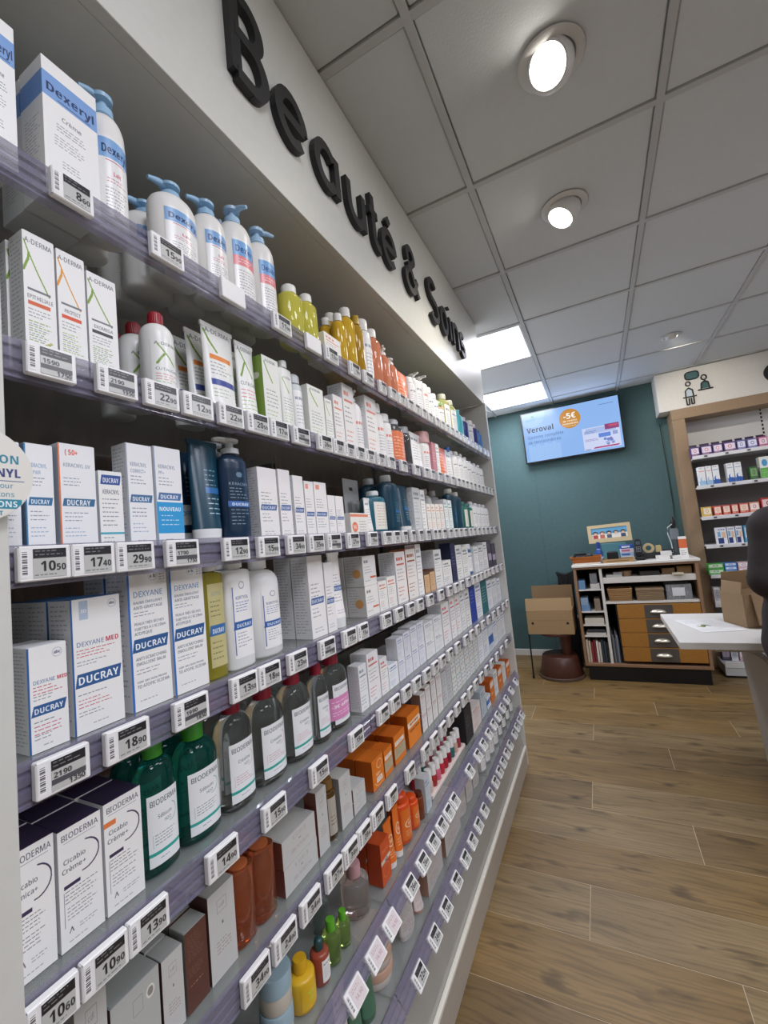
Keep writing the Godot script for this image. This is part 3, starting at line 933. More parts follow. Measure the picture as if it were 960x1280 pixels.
func brand_box(called: String, w: int, h: int, edge: String, title: String, tcol: String, by: float, banner: String, bsize: int, second := "", scol := "c0304a") -> void:
	begin(called, w, h, "f1f2f4")
	r(0, 0, 5, h, edge)
	var y := h * 0.22
	tx(14, y, bsize - 3, title, tcol, false, -1, w - 24.0)
	if second: tx(14, y + bsize, bsize - 4, second, scol, false, -1, w - 24.0)
	ln(14, y + bsize + 8, w * 0.62, 3, 8, "8a93a3")
	ban(8, by * h, w - 12, h * 0.075, 5, banner)
	tx(w * 0.5, by * h + h * 0.062, bsize, "DUCRAY", "ffffff", true, 0, w - 28.0)
	ln(14, by * h + h * 0.13, w * 0.7, 3, 9, "8a93a3")
	ln(14, by * h + h * 0.13 + 36, w * 0.6, 3, 9, "9fb4cf")
	ln(w * 0.3, h - 14, w * 0.4, 1, 6, "8c8f96")

func draw_prints() -> void:
	sheet = Image.create(SHEET, SHEET, false, Image.FORMAT_RGBA8)
	sheet.fill(Color("ffffff"))
	# tall cartons and pump bottles with the sky-blue band
	begin("dexbox", 132, 370)
	for k in 66: r(0, 40 + k, 132, 1, "7fa6dc")
	tx(66, 88, 34, "Dexeryl", "22335f", true, 0, 120)
	r(34, 98, 80, 2, "22335f")
	tx(66, 150, 16, "Crème", "4a4f5c", false, 0)
	ln(30, 165, 76, 3, 8, "70747c")
	ln(24, 200, 88, 4, 8, "8b8e95")
	ln(40, 262, 56, 3, 8, "8b8e95")
	ln(45, 330, 42, 2, 8, "a0a3a8")
	begin("dexside", 60, 370)
	r(0, 40, 60, 66, "7fa6dc")
	ln(10, 150, 40, 20, 9, "a5a8ae")
	begin("dexlab", 110, 190, "f4f4f2")
	r(0, 8, 110, 46, "86b2e2")
	tx(55, 43, 30, "Dexeryl", "22335f", true, 0, 100)
	r(20, 58, 70, 2, "c0506a")
	tx(55, 92, 14, "Lait", "c64d6a", true, 0)
	ln(22, 100, 66, 2, 7, "c76d82")
	ln(16, 122, 78, 7, 8, "8b8e95")
	begin("dexpinklab", 110, 190, "f4f4f2")
	r(0, 8, 110, 46, "7fb2e4")
	tx(55, 43, 30, "Dexeryl", "1f4b8f", true, 0, 100)
	r(0, 54, 110, 30, "ee8f94")
	ln(18, 64, 74, 2, 8, "ffffff")
	ln(16, 98, 78, 9, 9, "8b8e95")
	# white cartons with a leaf stroke
	for q in [["adg", "7da23c", "d8643a"], ["ado", "e69a35", "e0562f"], ["adk", "7da23c", "3c3f44"]]:
		begin(q[0], 84, 300)
		tx(42, 26, 17, "A-DERMA", "50565a", false, 0, 74)
		stroke([Vector2(4, 22), Vector2(16, 50), Vector2(38, 92), Vector2(66, 138)], 3, q[1])
		stroke([Vector2(2, 92), Vector2(14, 64), Vector2(16, 50)], 5, q[1])
		r(10, 132, 60, 5, "70747c")
		tx(42, 156, 12, "EPITHELIALE" if q[0] == "adg" else ("PROTECT" if q[0] == "ado" else "EXOMEGA"), "50565a", false, 0, 72)
		r(10, 162, 58, 9, q[2])
		ln(10, 180, 60, 3, 8, "8d9095")
		ln(10, 208, 62, 5, 11, q[1] if q[0] != "ado" else "9fc05a")
		ln(10, 214, 52, 5, 11, "999ca0")
		if q[0] == "adg":
			for k in 6: stroke([Vector2(8 + k * 9, 296), Vector2(30 + k * 7, 268 - k * 4), Vector2(70, 250)], 2, "b5b45a")
	begin("adlab", 70, 160, "f4f5f2")
	tx(35, 20, 13, "A-DERMA", "50565a", false, 0, 60)
	stroke([Vector2(14, 18), Vector2(30, 44), Vector2(50, 76)], 3, "7da23c")
	stroke([Vector2(12, 78), Vector2(24, 52), Vector2(30, 44)], 4, "7da23c")
	tx(35, 98, 11, "CUTALGAN", "6a6f74", false, 0, 62)
	ln(8, 108, 52, 3, 8, "d98a8a")
	ln(8, 132, 54, 3, 9, "9cc06a")
	begin("adtube", 90, 200, "f1f2ee")
	tx(45, 24, 16, "A-DERMA", "50565a", false, 0, 76)
	stroke([Vector2(8, 20), Vector2(18, 44), Vector2(36, 70)], 4, "7da23c")
	r(16, 78, 58, 12, "e9893f")
	ln(16, 98, 60, 4, 9, "8b8e95")
	r(14, 140, 66, 15, "3f4f9b")
	ln(16, 164, 50, 3, 9, "a9b59a")
	begin("leafbox", 60, 170, "f1f2ec")
	stroke([Vector2(8, 14), Vector2(18, 34), Vector2(34, 58)], 3, "86ac45")
	tx(30, 14, 9, "A-DERMA", "5d6266", false, 0, 52)
	ln(10, 78, 42, 5, 9, "93979c")
	ln(8, 126, 44, 4, 9, "a9c37c")
	begin("greenside", 30, 170, "7d9b3e")
	circ(15, 45, 8, "d6dcc6")
	# white cartons with the slanted blue banner
	brand_box("kera", 90, 240, "3f86b8", "KERACNYL", "6b93b8", 0.50, "2f6f9e", 15, "REPAIR", "6b93b8")
	brand_box("kera2", 90, 240, "9aa4b0", "KERACNYL", "6b7f98", 0.50, "3f6f9f", 15, "CORRECT+", "6b7f98")
	brand_box("keror", 110, 250, "e8794a", "KERACNYL UV", "6f8196", 0.52, "3a6c96", 18)
	tx(20, 26, 17, "( 50+", "e04f3c", true)
	brand_box("kernouv", 90, 240, "8fa2bd", "KERACNYL", "6b7f98", 0.47, "4a72a8", 15, "PP+", "6b7f98")
	r(4, 136, 86, 76, "2f9fdb")
	tx(46, 158, 15, "NOUVEAU", "ffffff", true, 0, 78)
	ln(16, 168, 60, 3, 11, "d8effb")
	begin("kerpack", 80, 160)
	ban(6, 8, 70, 20, 5, "2c4f9a")
	tx(41, 24, 14, "DUCRAY", "ffffff", true, 0)
	tx(40, 48, 12, "KERACNYL", "3a4358", false, 0, 70)
	ln(10, 58, 58, 7, 9, "8d94a0")
	r(0, 128, 80, 4, "3fa9c0")
	ln(10, 138, 50, 2, 8, "9aa")
	begin("ducs", 60, 190, "f4f2f1")
	ln(8, 66, 38, 4, 9, "9a9ea6")
	ban(4, 98, 52, 15, 3, "3c5f9c")
	tx(30, 110, 11, "DUCRAY", "ffffff", true, 0)
	ln(8, 122, 40, 3, 9, "a0a4aa")
	ln(12, 168, 34, 2, 7, "b8babd")
	begin("ducr", 60, 190, "f4f2f1")
	r(8, 10, 18, 16, "eea08c")
	ln(8, 60, 40, 4, 9, "9a9ea6")
	ban(4, 104, 52, 15, 3, "3c5f9c")
	tx(30, 116, 11, "DUCRAY", "ffffff", true, 0)
	ln(8, 128, 40, 4, 9, "a0a4aa")
	for q in [["dms", 90, 250], ["dml", 130, 350]]:
		var w: int = q[1]
		var h: int = q[2]
		begin(q[0], w, h)
		r(0, 0, 5, h, "2d5f9c")
		circ(w - 22, 22, 12, "c9cdd6")
		circ(w - 22, 22, 10, "f3f3f1")
		tx(w - 22, 26, 10, "abc", "4a5066", true, 0)
		if w > 100:
			r(22, 6, 22, 50, "b9cade")
			tx(33, 38, 13, "3D", "ffffff", true, 0)
		tx(12, h * 0.36, 12 if w < 100 else 17, "DEXYANE", "5a6f98")
		tx(15 + width_of(font(false, 12 if w < 100 else 17), "DEXYANE"), h * 0.36, 12 if w < 100 else 17, "MED", "c23548", true)
		ln(12, h * 0.385, w * 0.75, 3, 8, "c4566a")
		ln(12, h * 0.47, w * 0.6, 2, 8, "8a8f9c")
		ban(6, h * 0.56, w - 10, h * 0.1, 6, "2b5a93")
		tx(w * 0.5, h * 0.56 + h * 0.08, int(h * 0.085), "DUCRAY", "ffffff", true, 0, w - 22.0)
		ln(12, h * 0.71, w * 0.6, 1, 8, "6c7280")
		ln(12, h * 0.75, w * 0.7, 3, 9, "c4566a")
		ln(12, h * 0.84, w * 0.5, 2, 8, "8a8f9c")
		ln(w * 0.35, h * 0.94, w * 0.35, 1, 8, "9a9ea6")
	begin("dext", 110, 370)
	r(0, 0, 6, 370, "2f6ec0")
	circ(70, 22, 13, "c9cdd6")
	circ(70, 22, 11, "f3f3f1")
	tx(70, 27, 12, "a b", "4a5066", true, 0)
	ln(88, 12, 18, 4, 7, "7a86a8")
	tx(14, 76, 20, "DEXYANE", "5a82b5")
	tx(14, 94, 11, "BAUME ÉMOLLIENT", "4a5568", false, -1, 88)
	tx(14, 108, 11, "ANTI-GRATTAGE", "4a5568", false, -1, 88)
	ln(14, 116, 60, 2, 8, "8a8f9c")
	tx(14, 150, 10, "PEAUX TRÈS SÈCHES", "4a5568", false, -1, 88)
	tx(14, 163, 10, "SUJETTES À L'ECZÉMA", "4a5568", false, -1, 88)
	tx(14, 176, 10, "ATOPIQUE", "4a5568")
	ban(6, 186, 100, 34, 6, "2b5a93")
	tx(56, 213, 26, "DUCRAY", "ffffff", true, 0, 86)
	tx(14, 242, 10, "ANTI-SCRATCHING", "4a5568")
	tx(14, 255, 10, "EMOLLIENT BALM", "4a5568")
	ln(14, 266, 80, 2, 9, "8a8f9c")
	tx(14, 300, 10, "VERY DRY SKIN PRONE", "4a5568", false, -1, 90)
	tx(14, 313, 10, "TO ATOPIC ECZEMA", "4a5568", false, -1, 90)
	ln(20, 345, 50, 1, 8, "9a9ea6")
	begin("textside", 50, 200, "e9eaec")
	ln(5, 8, 40, 26, 7, "b4b8bf")
	begin("kertlab", 80, 220, "f5f5f4")
	r(4, 20, 3, 190, "4b5fa8")
	circ(40, 16, 11, "8a90a0")
	circ(40, 16, 9, "f5f5f4")
	tx(14, 56, 13, "KERTYOL", "55628a", false, -1, 62)
	ln(14, 64, 54, 4, 8, "6a80bd")
	ban(2, 118, 76, 22, 4, "2d62ad")
	tx(41, 135, 15, "DUCRAY", "ffffff", true, 0)
	ln(14, 150, 56, 5, 9, "8a93aa")
	begin("kertyellab", 70, 160, "c9c08a")
	tx(35, 24, 11, "KERTYOL", "8fa0a0", false, 0, 62)
	ln(8, 34, 52, 4, 9, "7b7a52")
	ban(0, 80, 70, 20, 4, "3a6fae")
	tx(35, 96, 13, "DUCRAY", "ffffff", true, 0)
	ln(8, 112, 50, 4, 10, "7b7a52")
	begin("darklab", 60, 180, "12304a")
	circ(30, 18, 8, "6f8ba3")
	tx(30, 50, 11, "KERACNYL", "b9c8d4", false, 0, 56)
	ln(6, 58, 46, 4, 9, "9db0be")
	r(0, 96, 60, 16, "4a78c0")
	tx(30, 109, 11, "DUCRAY", "ffffff", true, 0)
	ln(6, 120, 46, 5, 10, "9db0be")
	begin("darktube", 70, 180, "104055")
	ln(30, 60, 34, 5, 10, "86aabd")
	r(28, 96, 40, 12, "2f6fb0")
	ln(30, 118, 34, 4, 10, "b6d2de")
	begin("navytube", 60, 180, "123a5c")
	ln(26, 56, 28, 5, 10, "9db8cc")
	r(0, 118, 60, 44, "e8f1f5")
	tx(30, 142, 15, "OFFERT", "3f9fd0", true, 0, 56)
	# purple-topped cartons and the micellar bottles
	for q in [["bioam", "Arnica+", false], ["bioc", "Crème+", false], ["biocs", "Crème+", true]]:
		begin(q[0], 110, 300)
		tx(55, 30, 19, "BIODERMA", "4a4656", false, 0, 100)
		r(14, 36, 82, 1, "7a7684")
		tx(40, 90, 17, "Cicabio", "3c3848", false, 0)
		tx(38, 112, 17, q[1], "3c3848", false, 0)
		arc(62, 92, 40, 38, -80, 95, 3, "3b3150")
		if q[2]: r(0, 52, 34, 14, "e8824a")
		r(12, 142, 40, 9, "3b2f52")
		ln(14, 158, 84, 4, 9, "70707a")
		ln(18, 200, 74, 4, 9, "70707a")
		r(11, 158, 1, 86, "3b2f52")
		stroke([Vector2(22, 262), Vector2(27, 250), Vector2(31, 262)], 2, "55505f")
		ln(46, 254, 50, 2, 7, "9a9aa2")
		ln(20, 282, 60, 1, 7, "9a9aa2")
	for q in [["biog", "Sébium", "7fb9ae"], ["biow", "Créaline", "d8a7b0"]]:
		begin(q[0], 110, 190, "eef1f3")
		tx(55, 30, 19, "BIODERMA", "3a4450", false, 0, 100)
		tx(55, 68, 14, q[1], "5a6470", false, 0)
		tx(64, 84, 12, "H2O", "6a7f8a", false, 0)
		arc(74, 66, 22, 24, -70, 100, 2, q[2])
		ln(20, 108, 74, 4, 8, "7b8894" if q[0] == "biog" else "cf93a0")
		r(14, 106, 1, 34, q[2])
		r(0, 152, 110, 9, "2fa79b")
		ln(34, 172, 42, 1, 6, "7b8894")
	begin("pinksleeve", 100, 70, "df8fc0")
	tx(50, 34, 15, "-3€ offerts", "ffffff", true, 0, 90)
	ln(14, 14, 70, 1, 6, "fbe6f3")
	ln(14, 46, 70, 2, 8, "fbe6f3")
	# silver-grey and brown cartons of the sixth level
	begin("cau", 80, 200, "c9c9c6")
	for q in [[26, 26, 28, 1], [26, 54, 28, 1], [26, 26, 1, 28], [54, 26, 1, 29]]: r(q[0], q[1], q[2], q[3], "8f8f8c")
	tx(40, 45, 12, "cdl", "8f8f8c", false, 0)
	r(38, 78, 5, 7, "77777a")
	ln(20, 118, 44, 4, 8, "a08a86")
	begin("caubrown", 80, 220, "5f3b30")
	ln(10, 18, 60, 10, 7, "7f5a4b")
	ln(10, 104, 60, 4, 7, "7f5a4b")
	ln(14, 150, 50, 1, 7, "b08a78")
	begin("caubig", 130, 160, "b9bcb8")
	for q in [[56, 24, 26, 1], [56, 52, 26, 1], [56, 24, 1, 28], [82, 24, 1, 29]]: r(q[0], q[1], q[2], q[3], "8a8d89")
	circ(104, 34, 12, "e4e2d6")
	circ(104, 34, 8, "8f8f86")
	ln(46, 92, 54, 3, 9, "7d7f7c")
	begin("browlab", 40, 80, "b5afa2")
	ln(6, 40, 28, 3, 8, "7a6a58")
	# sun care
	begin("sun1", 90, 140, "e07818")
	circ(58, 36, 22, "f0b98a")
	circ(58, 36, 17, "e07818")
	tx(45, 84, 20, "50+", "f6e2c8", true, 0)
	r(30, 92, 44, 24, "f0e6da")
	ln(34, 98, 36, 2, 8, "8a6a4a")
	arc(48, 96, 34, 34, 20, 160, 3, "f3c08a")
	begin("sun2", 60, 170, "e07a1c")
	r(6, 40, 48, 26, "f0e6da")
	ln(10, 46, 38, 2, 9, "8a6a4a")
	r(0, 76, 60, 62, "b9a98a")
	ln(8, 84, 40, 4, 11, "6f6248")
	begin("sun3", 80, 170, "e8821e")
	ban(4, 40, 72, 30, -6, "f3e2cc")
	ln(14, 48, 54, 1, 6, "c06a2a", 12)
	r(12, 86, 28, 6, "5a3a22")
	r(44, 86, 28, 6, "5a3a22")
	ln(16, 112, 46, 4, 11, "f2b070")
	begin("sunred", 80, 170, "cf5423")
	r(0, 70, 80, 16, "d9cbbd")
	tx(40, 48, 16, "PHOTO", "e6a27c", false, 0, 70)
	tx(44, 90, 22, "50", "4a3f63", true, 0)
	arc(40, 120, 26, 26, 0, 360, 2, "e08a5a")
	begin("sunlab", 50, 120, "e4742a")
	arc(25, 60, 15, 15, 0, 360, 3, "f3d9bd")
	tx(25, 66, 15, "50", "f8ead8", true, 0)
	ln(10, 86, 30, 3, 8, "f3c9a0")
	# small white cartons, the many generic kinds
	for q in [["whitec", "f4f4f3", "9aa0a6", "a9b4c2"], ["wh2", "eceeef", "8d98a8", "b3bac6"], ["whblue", "eef1f5", "5f7fb5", "9fb2cf"], ["whgrey", "ededeb", "6f747c", "a5a8ac"], ["whred", "f3efec", "c86a5a", "a7a7aa"], ["whred2", "f0efef", "cf6a6a", "9a9fa8"], ["whor", "f5f1ec", "e08a5a", "9fa3a8"], ["whbrown", "f0ece8", "9a5a3c", "a5a3a0"], ["whiteteal", "eef3f2", "4fa5a8", "9fb5b8"], ["lilac", "e6e8f0", "7f8fb8", "a5afc8"], ["avw", "f2f0ed", "e58d78", "8e9298"], ["carn", "e9e7e4", "b58a80", "9d9fa3"], ["greyc", "d5d7d8", "8a9096", "a3a8ac"], ["greytxt", "c6c8ca", "7f858c", "989ea4"], ["pinkw", "e8dcd8", "b98a84", "a8a2a0"], ["greyblue", "c9d2da", "5f7f9f", "8fa0b0"], ["silverc", "c3bfbc", "a08a80", "9a9694"], ["rowbox", "f0efec", "d87a5a", "9fa0a2"]]:
		begin(q[0], 60, 130, q[1])
		ln(8, 14, 44, 1, 6, q[2], 8)
		r(8, 30, 44, 4, q[2])
		ln(8, 44, 44, 4, 9, q[3])
		ln(8, 90, 36, 3, 9, q[2])
		ln(18, 120, 24, 1, 6, q[3])
	begin("dots", 60, 130, "e4e6e4")
	for y in 4:
		for x in 2: circ(18 + x * 24, 22 + y * 28, 7, ["7fb0a0", "a8adb0", "8fa8c0", "b5a8a0"][y])
	ln(8, 118, 44, 1, 6, "8d9298")
	begin("cerabox", 90, 100, "efedea")
	ln(10, 14, 44, 1, 6, "8a8d92", 9)
	ln(10, 36, 60, 3, 9, "9fa0a2")
	r(46, 70, 40, 6, "d86a4a")
	ln(10, 82, 40, 1, 9, "9fa0a2")
	begin("ceraside", 70, 100, "d6d4d0")
	circ(44, 56, 15, "e0a05a")
	ln(8, 10, 40, 9, 9, "a5a3a0")
	begin("amber", 60, 90, "d9b48a")
	r(0, 0, 60, 12, "5b4034")
	ln(10, 24, 40, 5, 10, "8a6a4c")
	begin("or96", 110, 70, "f3f0ea")
	r(0, 4, 110, 8, "e98c6e")
	circ(24, 44, 16, "ea7f5f")
	tx(24, 51, 18, "96", "fbe9e2", true, 0)
	ln(52, 26, 46, 4, 9, "8fa39a")
	begin("navyc", 60, 140, "2a2f55")
	ln(10, 40, 40, 4, 12, "8a8fb0")
	begin("purplec", 60, 140, "4a4454")
	r(6, 70, 48, 36, "b9b0c6")
	ln(10, 20, 36, 3, 10, "9a93a8")
	begin("bluec", 60, 140, "1f3f9f")
	ln(10, 30, 40, 4, 12, "b0c0ea")
	begin("bluew", 60, 140, "dfe6f0")
	r(0, 50, 60, 50, "3f6fb8")
	ln(8, 110, 40, 3, 8, "7f95b8")
	begin("tealc", 60, 140, "1d6f76")
	ln(8, 30, 44, 6, 12, "cfe3e2")
	begin("blackc", 60, 140, "26262a")
	ln(10, 40, 40, 4, 12, "8a8a90")
	begin("orangec", 60, 140, "e07a24")
	r(6, 14, 48, 36, "e8e6e4")
	tx(30, 96, 18, "50+", "fbe9d8", true, 0)
	begin("bluesun", 60, 140, "e9edf2")
	r(0, 40, 60, 50, "2f6fc0")
	circ(42, 64, 12, "f0a05a")
	begin("pinkc", 40, 130, "c98a92")
	ln(6, 40, 28, 4, 10, "f0d6da")
	begin("avlab", 60, 130, "f4f2f0")
	ln(8, 30, 46, 1, 6, "e08070", 10)
	ln(10, 56, 40, 6, 10, "9a9ea4")
	begin("orlab", 60, 100, "ea7f4f")
	ln(8, 20, 44, 7, 10, "fbe0cf")
	begin("plainlab", 50, 110, "f4f4f2")
	ln(6, 18, 38, 1, 6, "8f9aa8", 7)
	ln(8, 40, 34, 6, 9, "a5acb4")
	begin("tealab", 50, 110, "f0efe6")
	ln(8, 14, 34, 8, 11, "d09a80")
	begin("ylab", 50, 80, "e3b92e")
	tx(25, 34, 16, "VIL", "c9e05a", true, 0)
	tx(25, 56, 16, "21", "c9e05a", true, 0)
	begin("jarlid", 90, 90, "9cb6c2")
	tx(45, 50, 14, "LOUVEA", "3f4c54", false, 0, 80)
	# the round hanging notice
	begin("notice", 220, 220, "e9e7df")
	tx(194, 84, 26, "ACTION", "2f86a0", true, 1)
	tx(196, 116, 26, "KERACNYL", "2b3c7c", true, 1, 175)
	r(40, 124, 162, 2, "6a7a9a")
	tx(180, 142, 16, "pour", "4a86a0", false, 1)
	tx(182, 162, 16, "vos boutons", "4a86a0", false, 1)
	r(24, 168, 172, 22, "2f8fa8")
	tx(188, 186, 19, "LES BOUTONS", "ffffff", true, 1, 160)
	tx(160, 205, 14, "MAINTENANT", "2f86a0", true, 1)
	# wall shelf packs
	for q in [["purple", "5a3f78", "e8dff0", "d9604a"], ["lav", "6a6aa8", "e6e6f4", "4f5fa8"], ["pinkp", "c0628c", "f4dfe8", "8a3f68"], ["yellow", "e2b85a", "fbf0d6", "d88a3a"], ["redy", "d9685a", "fbe3d2", "e8a04a"], ["redw", "e8a08a", "fdf3ee", "d0503f"], ["redd", "c03a3a", "f3d6d2", "8f2a2a"], ["dgreen", "3f6b3a", "7fa86f", "2f4f2c"], ["cyanp", "4fa8d0", "e3f3fa", "2f78a8"], ["green", "4fae4a", "d8f0d2", "2f7f35"], ["bluep", "3f7fd0", "dcebfa", "2a5aa8"], ["pinkw2", "e8c6d0", "fbf3f5", "b8708a"], ["whp", "eeeef0", "b9bcc4", "7f8aa0"], ["dkp", "4a4458", "a8a3b4", "8a4f6a"]]:
		begin("w_" + q[0], 60, 60, q[1])
		r(5, 8, 50, 34, q[2])
		circ(30, 24, 10, q[3])
		circ(30, 24, 7, q[2])
		ln(10, 44, 40, 1, 6, q[3], 3)
		ln(8, 46, 44, 1, 6, q[2])
	for q in [["wblue", "9fc6e4"], ["wblue2", "2f5fb0"]]:
		begin("w_" + q[0], 60, 130, "f2f4f6")
		ln(10, 10, 40, 1, 5, "8a94a4", 3)
		r(8, 28, 44, 5, "e6a08a" if q[0] == "wblue" else "8fb0d0")
		r(0, 96, 60, 34, q[1])
		circ(28, 88, 18, q[1])
		circ(34, 82, 12, "f2f4f6")
	begin("w_lime", 70, 130, "eef2ee")
	circ(36, 36, 20, "4f9fd0")
	r(0, 66, 70, 64, "5fb545")
	ln(10, 80, 50, 4, 11, "dff0d6")
	begin("w_wnavy", 60, 120, "eef0f4")
	ln(10, 12, 40, 1, 6, "2f5fa8", 7)
	r(30, 34, 22, 40, "e9c6a8")
	r(4, 74, 34, 40, "2a3a78")
	r(4, 30, 18, 36, "7fb0d8")
	begin("leaflet", 260, 180, "f1f1ef")
	ln(20, 16, 90, 5, 10, "a9acb0")
	ln(140, 16, 100, 12, 9, "c0c3c6")
	for k in 14: circ(56 + k * 5.5, 100 + 10 * sin(k * 0.5), 11 - absf(k - 7) * 0.9, "5f7a4a")
	circ(80, 102, 7, "c8a84a")
	ln(20, 136, 220, 4, 9, "b5b8bb")
	begin("barcode", 16, 60, "f6f6f6")
	for y in 13: r(3, 4 + y * 4, 10, 1 + (y * 7) % 3, "3c3c40")
	begin("orangebox", 40, 80, "f0eeea")
	r(0, 10, 40, 34, "e0703f")
	ln(6, 54, 28, 3, 7, "8a8a90")
	begin("picture", 200, 76, "7fc4e6")
	r(0, 0, 200, 26, "6fb8e2")
	r(0, 26, 200, 18, "4f9fd0")
	r(0, 44, 200, 32, "e9e4d6")
	var cl := ["b23c3c", "c8685a", "4f5f7a", "e6e2da", "3a4a6a"]
	for k in 5:
		var x := 24.0 + k * 38
		r(x - 13, 50, 26, 26, cl[k])
		circ(x, 36, 13, ["3a2a24", "8a5a3a", "2a2422", "5a4434", "2a2624"][k])
		circ(x, 40, 9, "e6bfa0")
		r(x - 9, 28, 18, 6, ["3a2a24", "8a5a3a", "2a2422", "5a4434", "2a2624"][k])
	for q in PRICES:
		if not prints.has("price " + q[3]): price(q[3])

func price(s: String) -> void:
	begin("price " + s, 64, 58, "c4c6c3")
	if s == "*":
		r(0, 0, 64, 58, "dfd6d8")
		ln(6, 8, 50, 2, 7, "b59aa0")
		tx(32, 42, 17, "14.90", "b07f88", false, 0)
		return
	r(0, 0, 64, 19, "26262a")
	ln(4, 4, 54, 2, 7, "8d8d90")
	if ":" in s:
		tx(4, 34, 15, s.get_slice(":", 0) + "90", "2a2a2c", true)
		r(0, 36, 64, 10, "55555a")
		tx(62, 56, 14, s.get_slice(":", 1) + "50", "2a2a2c", true, 1)
	else:
		var big := s.get_slice("'", 0)
		var x := 62 - width_of(font(true, 17), "90") - width_of(font(true, 27), big)
		tx(x, 45, 27, big, "1c1c1e", true)
		if "'" in s: tx(62, 45, 17, s.get_slice("'", 1), "1c1c1e", true, 1)
		ln(3, 51, 56, 1, 5, "77777a")

# ---------------------------------------------------------------- goods on the shelves
var paper: StandardMaterial3D
var gloss: StandardMaterial3D

